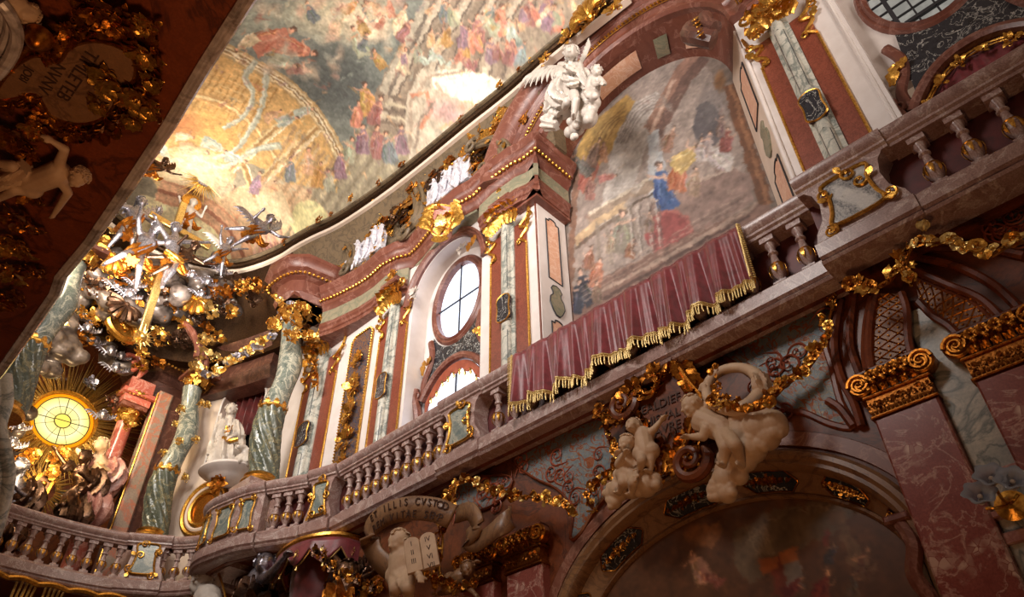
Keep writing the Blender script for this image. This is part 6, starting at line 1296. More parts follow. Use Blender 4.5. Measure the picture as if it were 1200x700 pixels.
for k, (x, y, r) in enumerate([(238, 415, .3), (228, 432, .26), (245, 400, .28), (252, 420, .24), (236, 398, .26)]):
    cluster('pale gold leaf cluster on the capital of the silvery twisted column', x, y, 15.9, r, 230+k, 'pale_gold', 11, group='gilded capital leaves over the silvery twisted column')
# white reclining child on the swag
P = {a: aty(238+v[0], 405+v[1], 15.3+v[2]) for a, v in dict(head=(24, -10, 0), neck=(21, -6, 0), chest=(16, 0, 0), pelvis=(6, 6, 0), sl=(14, -5, 0), sr=(20, 3, -.05), el=(8, -8, 0), hl=(2, -12, 0), er=(26, 6, -.1), hr=(32, 2, -.1), kl=(-2, 4, -.1), kr=(2, 12, -.1), fl=(-8, 10, 0), fr=(-4, 18, 0)).items()}
# ------------------------------------------------------------------ attic ornament above the long entablature
def wcluster(label, px, py, x, r, seed, mat='gold', n=12, group=None, pal=True, cat='carved ornament', name='gilded_cluster', ang=0):
    o = atx(px, py, x); F = FW(o[1], o[2], x, 1, ang); m = MB(); rocaille(m, F, r, n, seed)
    if pal: palmette(m, sub(F, 0, 0, .06, random.Random(seed).uniform(-1, 1)), r*.9, 5)
    return ornament(name, label, m, mat, cat, group)
def attx(px, py):
    x = 6.9
    for _ in range(8): z = atx(px, py, x)[2]; x = 6.63+float(np.interp(z, [11.8, 12.5, 13.0, 13.4, 13.55], [.58, .5, .3, .1, .02]))
    return x-.03
G2 = 'gilded leaf clusters spaced along the dark vault edge'
for k, (x, y) in enumerate([(597, 110), (570, 135), (552, 150), (515, 182), (482, 202), (455, 222), (423, 240), (400, 258), (385, 265), (372, 275), (345, 290), (620, 92), (636, 82), (300, 312), (280, 320)]):
    o = atz(x, y, 13.84); o = o*(1-.26/max(o[0], o[1])) if 0 else o; F = Fr(o, (0, -1, 0), (0, 0, 1), (-1, 0, 0)) if x > 340 else Fr(o, (1, 0, 0), (0, 0, 1), (0, -1, 0)); m = MB(); r = .13 if k % 2 else .19; F.o = F.o+F.w*.27; rocaille(m, F, r, 9, 300+k); flower(m, sub(F, 0, 0, .05), r*.5); ornament('vault_edge_cluster', 'gilded leaf cluster on the dark moulding of the vault edge', m, 'dark_gold' if k % 3 else 'gold', group=G2)
for k, (x, y, r, mt, l) in enumerate([(500, 205, .2, 'gold', 'small gold leaf knot left of the upper silvery relief'), (560, 160, .3, 'gold', 'gold leaf cluster beside the round shell recess'), (590, 140, .3, 'gold', 'gold leaf cluster under the vault edge left of the angel statue'), (565, 190, .22, 'gold', 'gold leaf spray at the top right of the silvery relief'), (468, 250, .18, 'gold', 'small gold spray at the foot of the marble console'), (445, 262, .26, 'pale_gold', 'pale gold leaf cluster right of the lower silvery relief'), (440, 235, .26, 'gold', 'gold leaf scroll on the marble console'), (410, 275, .22, 'dark_gold', 'dark gold leaf cluster above the lower silvery relief'), (385, 300, .3, 'gold', 'gold leaf cluster left of the lower silvery relief'), (395, 322, .3, 'bronze', 'bronze leaf cluster beside the cornice block'), (475, 228, .2, 'bronze', 'bronze scroll cluster high on the console'), (530, 190, .2, 'dark_gold', 'dark gold leaf cluster over the silvery relief')]):
    wcluster(l, x, y, attx(x, y), r*1.2, 330+k, mt, 12)
def relief(label, px, py, w, h, seed):
    o = atx(px, py, 6.88); F = FW(o[1], o[2], 6.88); w *= 1.12; r = thing('relief_panel', label, 'relief', o); m = MB(); m.poly([(-w, -h), (w, -h), (w*1.05, h*.7), (w*.6, h), (-w*.6, h), (-w*1.05, h*.7)], -.1, .06, F, .02); build(m, 'ground', 'relief_stone', r)
    rn = random.Random(seed); m = MB()
    for k in range(11):
        u, v = rn.uniform(-w*.8, w*.8), rn.uniform(-h*.7, h*.3); m.ball((u, v+.18, .12), .045, F, 8, 6); cap(m, F(u, v+.12, .1), F(u+rn.uniform(-.08, .08), v-.1, .1), .06, .07); cap(m, F(u, v+.08, .12), F(u+rn.uniform(-.2, .2), v+rn.uniform(-.05, .2), .15), .03, .02); cap(m, F(u, v-.1, .1), F(u+rn.uniform(-.12, .12), v-.3, .1), .045, .03)
    build(m, 'carved_figures', 'relief_stone', r, mods=RM(.02)); m = MB(); leafring(m, F, [(w*math.cos(a)*1.05, h*math.sin(a)*1.1) for a in [2*PI*i/30 for i in range(30)]], .22, .16, seed, 1); build(m, 'gilded_border', 'gold', r)
    return r
relief('silvery white carved relief in the attic above the oval window', 526, 212, .6, .46, 1)
relief('silvery white carved relief in the attic further toward the altar', 427, 292, .66, .46, 2)
# marble consoles flanking the reliefs
def console(label, pts, x, r, seed, mat='attic_marble'):
    c = thing('console', label, 'console', atx(*pts[-1], x)); m = MB(); P = cr([atx(a, b, x) for a, b in pts], 6)
    for k in (-1, 0, 1): m.tube([p+Vector((-.04*(1-abs(k)), k*r*1.15, 0)) for p in P], r*.62, 8)
    F = FW(P[0][1], P[0][2], x-.05); spiral(m, sub(F, .1, 0, 0, 0), r*2.2, 1.4, .3, 0, 7); F = FW(P[-1][1], P[-1][2], x-.05); spiral(m, sub(F, 0, 0, 0, PI), r*1.8, 1.3, .3, 0, 7)
    build(m, 'scroll', mat, c)
    for k in range(0, len(P)-1, 3): m = MB(); leaf(m, FW(P[k][1], P[k][2], x-r*.7, 1, .6*k), r*2.2, r*.6, .6); build(m, 'gilded_leaf', 'gold', c)
    return c
console('curved brown marble console between the two silvery reliefs', [(474, 215), (488, 222), (492, 240), (485, 262), (470, 278)], 6.85, .12, 1)
console('round scrolled console with gold leaves right of the upper relief', [(560, 170), (578, 165), (592, 178), (580, 195), (560, 205)], 6.8, .1, 2)
console('small scrolled console at the left end of the attic', [(396, 285), (410, 290), (412, 305), (402, 320)], 6.75, .1, 3)
# shell niche in the attic
m = MB(); o = atx(565, 160, 6.9); shell(m, FW(o[1], o[2], 6.95), .42, 9, 3.0); ornament('shell_niche', 'bronze ribbed shell recess in the attic left of the angel statue', m, 'bronze')
# gilded cartouche over the oval window
o = atx(518, 262, 6.5); F = Fr(o, (.6, -.8, 0), (0, 0, 1), (-.8, -.6, 0)); r = thing('cartouche', 'pinkish cartouche with gold flames at its sides over the oval window', 'cartouche', o)
pts = [(0, -.42), (.16, -.3), (.2, -.05), (.3, .12), (.24, .36), (.08, .46), (-.14, .5), (-.3, .4), (-.26, .2), (-.16, 0), (-.18, -.28)]; c = [(p[0], p[1]) for p in cr([(a, b, 0) for a, b in pts], 4, True)]
m = MB(); m.poly(c, -.15, .06, F, .03); build(m, 'shield', 'rose_marble', r); m = MB(); m.tube([(a, b, .05) for a, b in c], .03, 6, F, True); leafring(m, F, c[::-1], .3, .10, 5, 1, .6, .3)
for s_ in (-1, 1):
    for k in range(4): leaf(m, sub(F, s_*.2, -.2+.16*k, .05, (PI/2-s_*(1.1-.15*k)), 1, .2), .5-.05*k, .1, .7*s_)
for k in range(5): leaf(m, sub(F, 0, -.4, .04, -PI/2+(k-2)*.35), .32, .07, .6)
build(m, 'gilded_flames', 'gold', r)
m = MB(); G = sub(F, .0, -.0, .07); palmette(m, sub(G, 0, -.2, 0), .4, 5, 1.2); build(m, 'gilded_leaf', 'pale_gold', r)
wcluster('white and gold stucco sprig at the top of the window arch', 542, 293, 7.15, .2, 401, 'statue_white', 9, pal=False)
wcluster('white stucco figure-like sprig on the left jamb of the oval window bay', 487, 345, 7.12, .22, 402, 'statue_white', 10)
m = MB(); o = atx(552, 288, 7.12); leaf(m, FW(o[1], o[2], 7.12, 1, .5), .32, .09, .6); leaf(m, FW(o[1]+.1, o[2]-.1, 7.12, 1, .9), .26, .08, .6); ornament('gilded_leaf', 'gold leaf on the white sprig over the window arch', m, 'gold')
for k, (y, z, l) in enumerate([(6.9, 11.0, 'gold leaf bracket on the frieze above the pilaster right of the oval window'), (10.3, 11.05, 'gold leaf bracket on the frieze above the pilaster left of the oval window'), (12.6, 11.1, 'gold leaf bracket on the frieze above the broad grey pilaster')]):
    m = MB(); F = FW(y, z, 7.0); rocaille(m, F, .26, 12, 410+k); palmette(m, F, .3, 5); ornament('frieze_bracket', l, m, 'gold')
# over the great arch: gold shell crest with scrolls
for k, (x, y, r, l) in enumerate([(694, 24, .5, 'large gold shell crest above the winged angel statue'), (722, 10, .36, 'gold leaf scrolls right of the large shell crest'), (665, 45, .34, 'gold leaf scrolls left of the large shell crest'), (640, 70, .26, 'gold beads and leaves where the vault edge meets the angel wing'), (704, 5, .34, 'gold leaf tuft on top of the large shell crest')]):
    o = atx(x, y, 6.5); m = MB(); F = FW(o[1], o[2], 6.5, 1, .3); rocaille(m, F, r*.8, 12, 420+k)
    if k == 0: shell(m, sub(F, 0, -.1, .1), .5, 9, 2.4)
    ornament('gilded_crest', l, m, 'gold')
# console at the right spring of the great arch
o = atx(836, 40, 6.9); r = thing('arch_console', 'dark scroll console with gold leaf at the right spring of the great arch', 'console', o); m = MB(); F = FW(o[1], o[2], 6.9)
m.tube(cr([(-.25, .35, .1), (-.3, .1, .2), (-.15, -.15, .2), (.0, -.3, .1)], 6), .16, 10, F); m.tube(cr([(.0, .38, .1), (-.02, .1, .2), (.1, -.15, .15)], 6), .13, 10, F); build(m, 'scroll', 'dark_marble', r)
for k in range(5): m = MB(); leaf(m, sub(F, -.1, .25-.12*k, .3, -PI/2), .22, .06, .7); build(m, 'gilded_leaf', 'gold', r)
wcluster('gold leaf sprays above the upper right capital', 905, 8, 6.85, .32, 450, 'gold', 14)
wcluster('gold rocaille scroll left of the upper right capital', 885, 40, 6.95, .2, 451, 'gold', 9)
# ------------------------------------------------------------------ swags on the lower wall
def lg(label, pts, x, r, seed, mats=('gold', 'dark_gold', 'pale_gold'), step=.055): r *= K_*1.2; x *= .925; return garland('flower_garland', label, [atx(a, b, x+(random.Random(seed+i).uniform(-.05, .05))) for i, (a, b) in enumerate(pts)], r, mats, seed, step)
lg('gold flower garland hanging under the wide pier at upper right', [(1085, 278), (1068, 292), (1062, 315), (1068, 335)], 6.7, .10, 31)
lg('loose gold flower garland stretched from the wide pier to the right edge', [(1082, 276), (1110, 285), (1135, 292), (1160, 300), (1180, 290), (1205, 282)], 6.7, .12, 32, ('pale_gold', 'gold'))
lg('dense gold flower bunch above the trellis panels', [(1000, 330), (1020, 338), (1040, 332), (1048, 322), (1062, 300)], 6.75, .13, 33, ('dark_gold', 'gold'))
lg('gold flower garland trailing down the damask panel right of the cartouche', [(980, 345), (972, 375), (968, 400), (945, 435), (930, 445), (918, 455), (905, 470), (895, 490)], 7.1, .11, 34, ('dark_gold', 'gold'))
lg('gold flower garland trailing left below the putti cartouche', [(735, 555), (712, 560), (695, 570), (690, 590), (700, 600)], 7.1, .11, 35, ('dark_gold', 'gold'))
lg('gold flower garland beside the cartouche putti at left', [(722, 480), (712, 500), (725, 540), (718, 552)], 7.1, .10, 36, ('dark_gold', 'gold'))
lg('gold flower garland arching over the lower left capitals', [(525, 590), (535, 570), (555, 565), (585, 578), (610, 582), (640, 585), (662, 595), (668, 605)], 6.9, .11, 37, ('gold', 'dark_gold', 'pale_gold'))
lg('gold flower garland falling beside the stone scroll banner', [(535, 570), (528, 595), (520, 620), (518, 645), (515, 670), (525, 690)], 6.75, .11, 38, ('gold', 'dark_gold'))
lg('dark gold flower garland below the tablets cherub', [(485, 660), (500, 675), (520, 685), (545, 690), (560, 680)], 6.7, .11, 39, ('dark_gold', 'gold'))
lg('gold flower garland at the bottom left beside the pulpit', [(372, 645), (385, 660), (400, 672), (425, 680), (450, 690)], 6.5, .12, 40, ('dark_gold', 'bronze', 'gold'))

G5 = 'small gilded scrolls strewn over the brown attic'
rn = random.Random(77)
for k in range(84):
    t = k/83; px = 610-230*t+rn.uniform(-6, 6); y0_ = 120+t*165; py = y0_+rn.uniform(6, 42)
    x_ = attx(px, py); p = atx(px, py, x_); m = MB(); F = FW(p[1], p[2], x_, 1, rn.uniform(0, 6)); s_ = rn.uniform(.2, .38)
    for q in range(3): spiral(m, sub(F, rn.uniform(-.15, .15), rn.uniform(-.15, .15), 0, rn.uniform(0, 6)), s_*rn.uniform(.35, .6), 1.5, .2, 1.4, 5, rn.choice((1, -1)))
    for q in range(4): leaf(m, sub(F, rn.uniform(-.1, .1), rn.uniform(-.1, .1), .02, rn.uniform(0, 6)), s_, s_*.24, .6)
    ornament('gilded_scroll', 'small gilded scroll fixed on the brown attic between vault edge and cornice', m, ('gold', 'dark_gold', 'bronze')[k % 3], group=G5)
# ------------------------------------------------------------------ white angel with a child on a cloud, on the pier head
X0 = 6.45
def JX(x=X0, **k): return {a: atx(v[0], v[1], x+(v[2] if len(v) > 2 else 0)) for a, v in k.items()}
ja = JX(head=(669, 62, -.2), neck=(668, 71, -.1), chest=(667, 82), pelvis=(667, 104), sl=(657, 77), sr=(679, 77), el=(652, 90, -.15), hl=(668, 83, -.32), er=(683, 90, -.15), hr=(670, 82, -.34), kl=(665, 120, -.2), kr=(675, 118, -.3), fl=(655, 134, .1), fr=(672, 138, -.2))
UPA = (0, -.15, 1)
a_ = lambda px, py, d=0: atx(px, py, X0+d)
def extra(r):
    rn = random.Random(2); m = MB()
    for (x, y, rr) in ((680, 125, .26), (688, 138, .24), (690, 120, .26), (676, 150, .18), (692, 110, .22), (650, 138, .2), (668, 155, .14), (684, 112, .24)): m.ball(a_(x, y, .1), rr*.8, None, 16, 10); [m.ball(a_(x+rn.uniform(-8, 8), y+rn.uniform(-8, 8), -.05), rr*.42, None, 12, 8) for _ in range(3)]
    build(m, 'cloud', 'statue_white', r, mods=[('REMESH', {'mode': 'VOXEL', 'voxel_size': .015, 'use_smooth_shade': True})])
figure('angel_statue', 'white stone angel with crossed arms and wings on the pier above the entablature', ja, .155, 'statue_white', (-.75, -.6, -.25), UPA, look=(-.8, -.5, .1), vox=.013, cat='angel', long=7,
    wings=[(a_(657, 80, .2), a_(625, 85, .15), (-1, 0, 0)), (a_(680, 76, .25), a_(692, 52, .15), (-1, 0, 0))],
    drapes=[([a_(669, 88, -.05), a_(667, 100, -.05), a_(664, 116, -.05), a_(668, 127, .0)], [.2, .27, .33, .26], 9), ([a_(679, 84, -.1), a_(688, 96, -.1), a_(694, 106, 0)], [.14, .16, .06], 6), ([a_(655, 95, .0), a_(650, 112, 0), a_(648, 126, .05), a_(640, 134, 0)], [.1, .17, .2, .1], 7), ([a_(662, 92, -.25), a_(668, 97, -.3), a_(678, 97, -.2)], [.09, .1, .08], 5), ([a_(648, 138, -.05), a_(640, 146, -.1), a_(652, 148, -.1)], [.12, .13, .08], 5)], extra=extra)
jp = JX(6.35, head=(699, 84, -.1), neck=(698, 90), chest=(697, 95), pelvis=(694, 106), sl=(693, 91), sr=(703, 93), el=(697, 100, -.15), hl=(704, 97, -.2), er=(708, 98, -.05), hr=(706, 98, -.2), kl=(690, 112, -.2), kr=(697, 113, -.2), fl=(685, 108, -.2), fr=(692, 118, -.1))
figure('cherub_statue', 'small white stone child perched on the cloud beside the angel', jp, .11, 'statue_white', (-.8, -.5, -.2), UPA, look=(-.7, -.8, -.3), vox=.012, cat='cherub', child=True)
# ------------------------------------------------------------------ saint statue in the niche
DF = lambda px, py, off: atp(px, py, DO+DN*off, DN)
js = {a: DF(v[0], v[1], v[2]) for a, v in dict(head=(271, 481, .35), neck=(270, 489, .3), chest=(268, 499, .3), pelvis=(266, 520, .3), sl=(261, 495, .3), sr=(277, 496, .3), el=(257, 505, .4), hl=(258, 492, .5), er=(280, 508, .4), hr=(271, 512, .6), kl=(262, 535, .45), kr=(270, 534, .5), fl=(258, 549, .4), fr=(270, 549, .45)).items()}
dF = DN
def ex(r):
    m = MB(); c = DF(270, 504, .62); rocaille(m, Fr(c, DU, (0, 0, 1), DN), .17, 8, 3); m.tube([DF(262, 513, .6), DF(270, 517, .66), DF(279, 515, .6)], .05, 7); build(m, 'gilded_sash', 'gold', r)
figure('saint_statue', 'white stone saint in long robes standing in the dark niche', js, .15, 'statue_white', tuple(dF), look=tuple(dF+DU*.5), vox=.02, legs=True,
    drapes=[([js['chest']+Vector((0, 0, .1)), js['pelvis'], (js['kl']+js['kr'])/2, (js['fl']+js['fr'])/2+Vector((0, 0, .05))], [.2, .25, .3, .36], 9), ([js['sl']+Vector((0, 0, .05)), js['el'], js['pelvis']-DU*.3, js['kl']-DU*.25], [.09, .12, .15, .16], 6), ([js['sr'], js['er'], js['pelvis']+DU*.3, js['kr']+DU*.2], [.09, .12, .16, .14], 6)], extra=ex, long=3)
# lamb beside the saint
r = thing('lamb_statue', 'white stone lamb lying at the feet of the saint statue', 'lamb', DF(286, 548, .4)); m = MB(); b = DF(284, 541, .4); f = DF(294, 540, .4)
m.ball(b, (.2, .2, .17)); m.ball((b+f)/2, (.19, .19, .16)); m.ball(f, (.16, .16, .15)); h = DF(286, 526, .5); cap(m, f.lerp(b, .4), h, .13, .09); cap(m, h, h+DN*.18-Vector((0, 0, .05)), .09, .055)
for s_ in (-1, 1): cap(m, h, h+DU*s_*.14-Vector((0, 0, .03)), .04, .025); cap(m, b+DU*s_*.12, b+DU*s_*.14+DN*.25-Vector((0, 0, .14)), .06, .04); cap(m, f+DU*s_*.05, f+DU*s_*.1+DN*.22-Vector((0, 0, .14)), .05, .035)
rn = random.Random(1)
for k in range(60): d = Vector((rn.gauss(0, 1), rn.gauss(0, 1), rn.gauss(0, 1))).normalized(); m.ball((b if k % 2 else f)+d*.16, .045, None, 6, 4)
build(m, 'body', 'statue_white', r, mods=RM(.02))
r = thing('statue_console', 'white moulded console with gold underside carrying the saint statue', 'console', DF(266, 566, .3)); c = DF(268, 553, .3); F = Fr(c, DU, (0, 0, 1), DN)
m = MB(); m.lathe([(.1, -.34), (.3, -.28), (.42, -.2), (.5, -.14), (.62, -.1), (.7, -.04), (.68, .02), (.6, .05), (.0, .05)], 28, Fr(c, DU, DN, (0, 0, 1)), flat=.8); build(m, 'shelf', 'white_stucco', r); m = MB(); rocaille(m, sub(F, 0, -.42, .2), .32, 12, 8); leaf(m, sub(F, 0, -.3, .2, -PI/2), .4, .14, .3); build(m, 'gilded_underside', 'dark_gold', r)
# statues kneeling at the altar
def altar_person(label, c, k, y, mat, cloth, pose_=None, face=(0, -1, 0)):
    o = aty(c[0], c[1], y); P = {a: o+Vector(v)*k for a, v in (pose_ or dict(head=(-.8, -.6, 2.6), neck=(-.4, -.2, 1.6), chest=(0, 0, 0), pelvis=(1, .2, -3), sl=(-1.4, 0, .9), sr=(1.4, 0, .8), el=(-2.8, -.6, .8), hl=(-4.4, -.8, 2), er=(1.6, -1.2, -1), hr=(-.4, -2, -.6), kl=(-1.2, -1.4, -4.8), kr=(.8, -1.6, -5.4), fl=(1.6, .4, -6.4), fr=(3, .2, -6.6))).items()}
    return figure('altar_statue', label, P, k, mat, face, look=(-.7, -.6, .2), vox=.03, drapes=[([P['sr']+Vector((0, 0, .1)), P['chest']+Vector((.3, -.1, -.1)), P['pelvis'], P['kr']+Vector((0, 0, -.1)), P['fl']], [k, k*1.5, k*1.9, k*1.8, k*1.2], 8), ([P['sl'], (P['sl']+P['el'])/2, P['el']+Vector((0, 0, -.15))], [k*.5, k*.7, k*.4], 5)], dmat=cloth, long=4)
altar_person('pinkish robed statue leaning beside the glowing window at its lower right', (117, 548), .17, 17.0, 'statue_cream', 'rose_marble', dict(head=(-1, -.6, 2.6), neck=(-.5, -.2, 1.6), chest=(0, 0, 0), pelvis=(.6, .2, -3), sl=(-1.3, 0, .9), sr=(1.3, 0, .8), el=(-2.2, -.8, -.8), hl=(-3.2, -1.2, .2), er=(1.6, -1.2, -1), hr=(-.2, -2, -.6), kl=(-1, -1.4, -5), kr=(.8, -1.6, -5.4), fl=(.6, .4, -8), fr=(1.6, .2, -8)))
altar_person('dark silver robed statue at the left foot of the tabernacle', (18, 575), .17, 17.0, 'silver', 'bronze')
altar_person('bronze robed statue below the reaching statue at the altar', (96, 560), .16, 16.8, 'bronze', 'bronze')
# ------------------------------------------------------------------ cartouche with putti on the lower wall
XC = 6.43
o = atx(785, 490, XC); F = FW(o[1], o[2], XC, 1, -.06); r = thing('cartouche', 'brown cartouche with Latin letters framed by gold shell work above the lower arch', 'cartouche', o)
raw = [(790, 425), (812, 452), (825, 470), (815, 495), (808, 515), (795, 535), (775, 530), (760, 515), (755, 500), (735, 490), (730, 475), (745, 462), (765, 462), (775, 445)]
q = [atx(a, b, XC) for a, b in raw]; pts = [((p-o).dot(F.u), (p-o).dot(F.v)) for p in q]; c = [(p[0], p[1]) for p in cr([(a, b, 0) for a, b in pts], 4, True)]
m = MB(); m.poly(c, -.3, .02, F, .03); build(m, 'tablet', 'wall_marble', r)
m = MB(); m.tube([(a, b, .03) for a, b in c], .035, 7, F, True); leafring(m, F, c, .2, .035, 12, 1, .6, .22); leafring(m, sub(F, 0, 0, -.08), [(a*1.25, b*1.2) for a, b in c], .24, .04, 13, 1, .8, .25)
for (x, y, rr) in ((800, 545, .3), (780, 555, .22), (818, 540, .24), (745, 462, .3), (728, 490, .28), (772, 440, .26), (705, 485, .2)):
    p = atx(x, y, XC); rocaille(m, sub(F, (p-o).dot(F.u), (p-o).dot(F.v), .04), rr*.8, 16, int(x))
s_ = build(m, 'gilded_frame', 'dark_gold', r)
if (Vector(pts[0])-Vector((0, 0))).length: pass
for (x, y, rr, fl) in ((775, 548, .16, 1), (830, 535, .2, -1), (745, 470, .18, -1)):
    p = atx(x, y, XC-.05); m = MB(); spiral(m, sub(F, (p-o).dot(F.u), (p-o).dot(F.v), .06), rr, 1.6, .34, .6, 8, fl); build(m, 'volute', 'wall_marble', r)
for k, t in enumerate(('SEALDIEF', 'HISVAL', 'AVRE', 'NVVIL')):
    p = atx((773, 778, 784, 787)[k], (476, 491, 503, 514)[k], XC); text(t, F, .15, 'letter', r, u=(p-o).dot(F.u), v=(p-o).dot(F.v), w=.03)
# putti
def putto(label, joints, k, mat='statue_cream', face=(-1, 0, 0), x=6.75, look=None, group=None, vox=.012, drapes=(), wings=(), legs=True, name='cherub_statue'):
    x *= .925; k *= .925
    P = {a: atx(v[0], v[1], x+(v[2] if len(v) > 2 else 0)) for a, v in joints.items()}
    d = [([atx(a, b, x+c_) for a, b, c_ in pts], rr, fo) for pts, rr, fo in drapes]; w = [(atx(*a[:2], x+a[2]), atx(*b[:2], x+b[2]), (-1, 0, 0)) for a, b in wings]
    return figure(name, label, P, k, mat, face, look=look, vox=vox, cat='cherub', child=True, drapes=d, wings=w, legs=legs)
putto('stone child with curly hair at the right of the lettered cartouche', dict(head=(811, 476, -.1), neck=(816, 484), chest=(826, 495), pelvis=(846, 503), sl=(820, 488, -.05), sr=(828, 503, -.1), el=(832, 470), hl=(826, 458), er=(824, 512, -.1), hr=(810, 512, -.1), kl=(850, 525, -.15), kr=(862, 522, -.2), fl=(848, 545, -.1), fr=(870, 545)), .125, look=(-.6, .7, -.2), vox=.011)
putto('upper stone child at the left edge of the lettered cartouche', dict(head=(742, 500, -.1), neck=(748, 506), chest=(753, 512), pelvis=(757, 530), sl=(744, 512, -.05), sr=(760, 508), el=(738, 520, -.1), hl=(728, 528, -.1), er=(766, 504), hr=(774, 494), kl=(752, 540, -.1), kr=(762, 540), fl=(750, 552), fr=(762, 552)), .105, look=(-1, -.1, .4))
putto('lower stone child with bowed head above the small clouds', dict(head=(735, 520, -.12), neck=(736, 530), chest=(735, 540), pelvis=(736, 556), sl=(728, 536), sr=(743, 537), el=(724, 545, -.1), hl=(732, 532, -.2), er=(748, 546), hr=(745, 556, -.1), kl=(730, 566, -.1), kr=(742, 566, -.1), fl=(726, 578), fr=(740, 580)), .105, look=(-.8, .5, -.2))
def lcloud(label, pts, x, mat='statue_cream'):
    m = MB()
    for (a, b, r) in pts: m.ball(atx(a, b, x*.925), r*.95, None, 20, 14)
    rn = random.Random(len(pts))
    for (a, b, r) in pts:
        for k in range(3): t = rn.uniform(0, 6.28); m.ball(atx(a, b, x*.925)+Vector((-.3*r, r*.7*math.cos(t), r*.7*math.sin(t))), r*.5, None, 14, 10)
    build(m, 'carved_cloud', mat, None, label, 'carved cloud', mods=[('REMESH', {'mode': 'VOXEL', 'voxel_size': .012, 'use_smooth_shade': True})])
lcloud('pale stone cloud trailing under the lower left cartouche children', [(733, 562, .13), (748, 560, .15), (765, 565, .12), (725, 575, .13), (720, 588, .09), (718, 578, .1), (757, 570, .13), (740, 572, .13)], 6.85)
lcloud('large pale stone cloud at the right of the cartouche', [(870, 512, .2), (890, 502, .2), (905, 498, .16), (880, 525, .17), (855, 548, .13), (862, 535, .15), (898, 512, .15), (912, 502, .11), (850, 562, .14), (840, 575, .11), (852, 578, .11), (866, 558, .1), (874, 540, .12)], 6.85)
# stone ring with a bell-like rim held by the child
r = thing('stone_ring', 'thick pale stone ring standing above the right cartouche child', 'ring', atx(862, 470, 6.29)); m = MB(); P = [atx(860+32*math.cos(a)-3*math.sin(a), 456+25*math.sin(a)-6*math.cos(a)*0, 6.29-.12*math.sin(a)) for a in [2*PI*i/32 for i in range(32)]]
m.tube(P, [.055+.03*max(0, math.cos(2*PI*i/32-.3))for i in range(32)], 12, None, True); build(m, 'ring', 'statue_cream', r); m = MB(); p = atx(893, 452, 6.25); drape(m, [p+Vector((0, 0, .12)), p, p-Vector((0, .05, .12))], [.08, .11, .06], 5); build(m, 'ribbon', 'statue_cream', r)
m = MB()
for (a, b, s_) in ((838, 435, .13), (842, 455, .12), (872, 475, .14), (850, 470, .13), (890, 468, .12), (835, 470, .12)): p = atx(a, b, 6.24); rocaille(m, FW(p[1], p[2], 6.24), s_, 8, int(a))
build(m, 'gilded_leaves', 'dark_gold', r)
lg('gold flower garland looped below the stone ring', [(835, 470), (850, 478), (870, 482), (895, 478), (905, 462), (915, 450)], 6.65, .1, 41, ('dark_gold', 'gold'))
# ------------------------------------------------------------------ cherub with tablets under a lettered banner
putto('stone child holding two stone tablets below the lettered banner', dict(head=(468, 636, -.1), neck=(470, 648), chest=(473, 656), pelvis=(470, 676), sl=(463, 652), sr=(482, 655), el=(462, 668, -.1), hl=(468, 680, -.15), er=(488, 668, -.1), hr=(492, 676, -.25), kl=(464, 690, -.15), kr=(478, 690, -.15), fl=(462, 705), fr=(480, 706)), .17, look=(-.9, .1, -.3), x=6.5, vox=.02)
o = atx(494, 648, 5.82); tF = FW(o[1], o[2], 5.82, 1, .18); tF = Fr(o, Vector((.55, -.81, .22))*.68, Vector((-.12, .18, .97))*.68, Vector((-.83, -.56, 0))*.68); r = thing('stone_tablets', 'pair of round-topped stone tablets with roman numerals held by the child', 'tablets', o)
def tab(cx, n_):
    m = MB(); m.poly([(cx-.15, -.34), (cx+.15, -.34), (cx+.15, .22)]+[(cx+.15*math.cos(PI*i/10), .22+.12*math.sin(PI*i/10)) for i in range(1, 10)]+[(cx-.15, .22)], -.03, .05, tF, .012); b = build(m, 'tablet', 'statue_cream', r)
    for k, t in enumerate(n_): text(t, tF, .09, 'letter', r, u=cx, v=.2-.17*k, w=.052, name='numeral')
tab(-.155, ('I', 'II', 'III')); tab(.155, ('IV', 'V', 'VI', 'VII'))
def banner(label, pts, wd, x, seed, mat='statue_cream', letters=()):
    P = cr([atx(a, b, x+d) for a, b, d in pts], 8); vs = []; n = len(P); up = []
    for i in range(n):
        t = (P[min(i+1, n-1)]-P[max(i-1, 0)]).normalized(); u = Vector((0, 0, 1)) if not letters else Vector((-.25, 0, 1)); u = (u-t*u.dot(t)).normalized(); up.append(u); vs += [P[i]-u*wd/2, P[i], P[i]+u*wd/2]
    m = MB(); m.add(vs, [(i*3+j, i*3+j+1, (i+1)*3+j+1, (i+1)*3+j) for i in range(n-1) for j in range(2)])
    r = build(m, 'stone_banner', mat, None, label, 'banner', mods=[('SOLIDIFY', {'thickness': .035, 'offset': 0})])
    return r, P, up
b, P, up = banner('curved stone banner with incised Latin letters above the tablets', [(462, 672, -.1), (440, 650, -.15), (434, 622, -.25), (452, 604, -.3), (480, 596, -.28), (510, 598, -.2), (530, 606, -.05)], .32, 6.2, 1, 'archivolt_marble', 'x')
def bannertext(b, P, up, t0, t1, rows, size):
    n = len(P)
    for row, (s_, dv) in enumerate(rows):
        for k, ch in enumerate(s_):
            if ch == ' ': continue
            x = t0+(t1-t0)*(k+.5)/len(s_); i = min(int(x*(n-1)), n-2); t = (P[i+1]-P[i]).normalized(); w = t.cross(up[i]); w = w if w[0] < 0 else -w; text(ch, Fr(P[i].lerp(P[i+1], x*(n-1)-i)+up[i]*dv, t, up[i], w), size, 'letter', b, name='letter', w=.025)
bannertext(b, P, up, .38, .92, (('ET ILLIS CVSTOD', .08), ('REM VITAE SEMP', -.08)), .14)
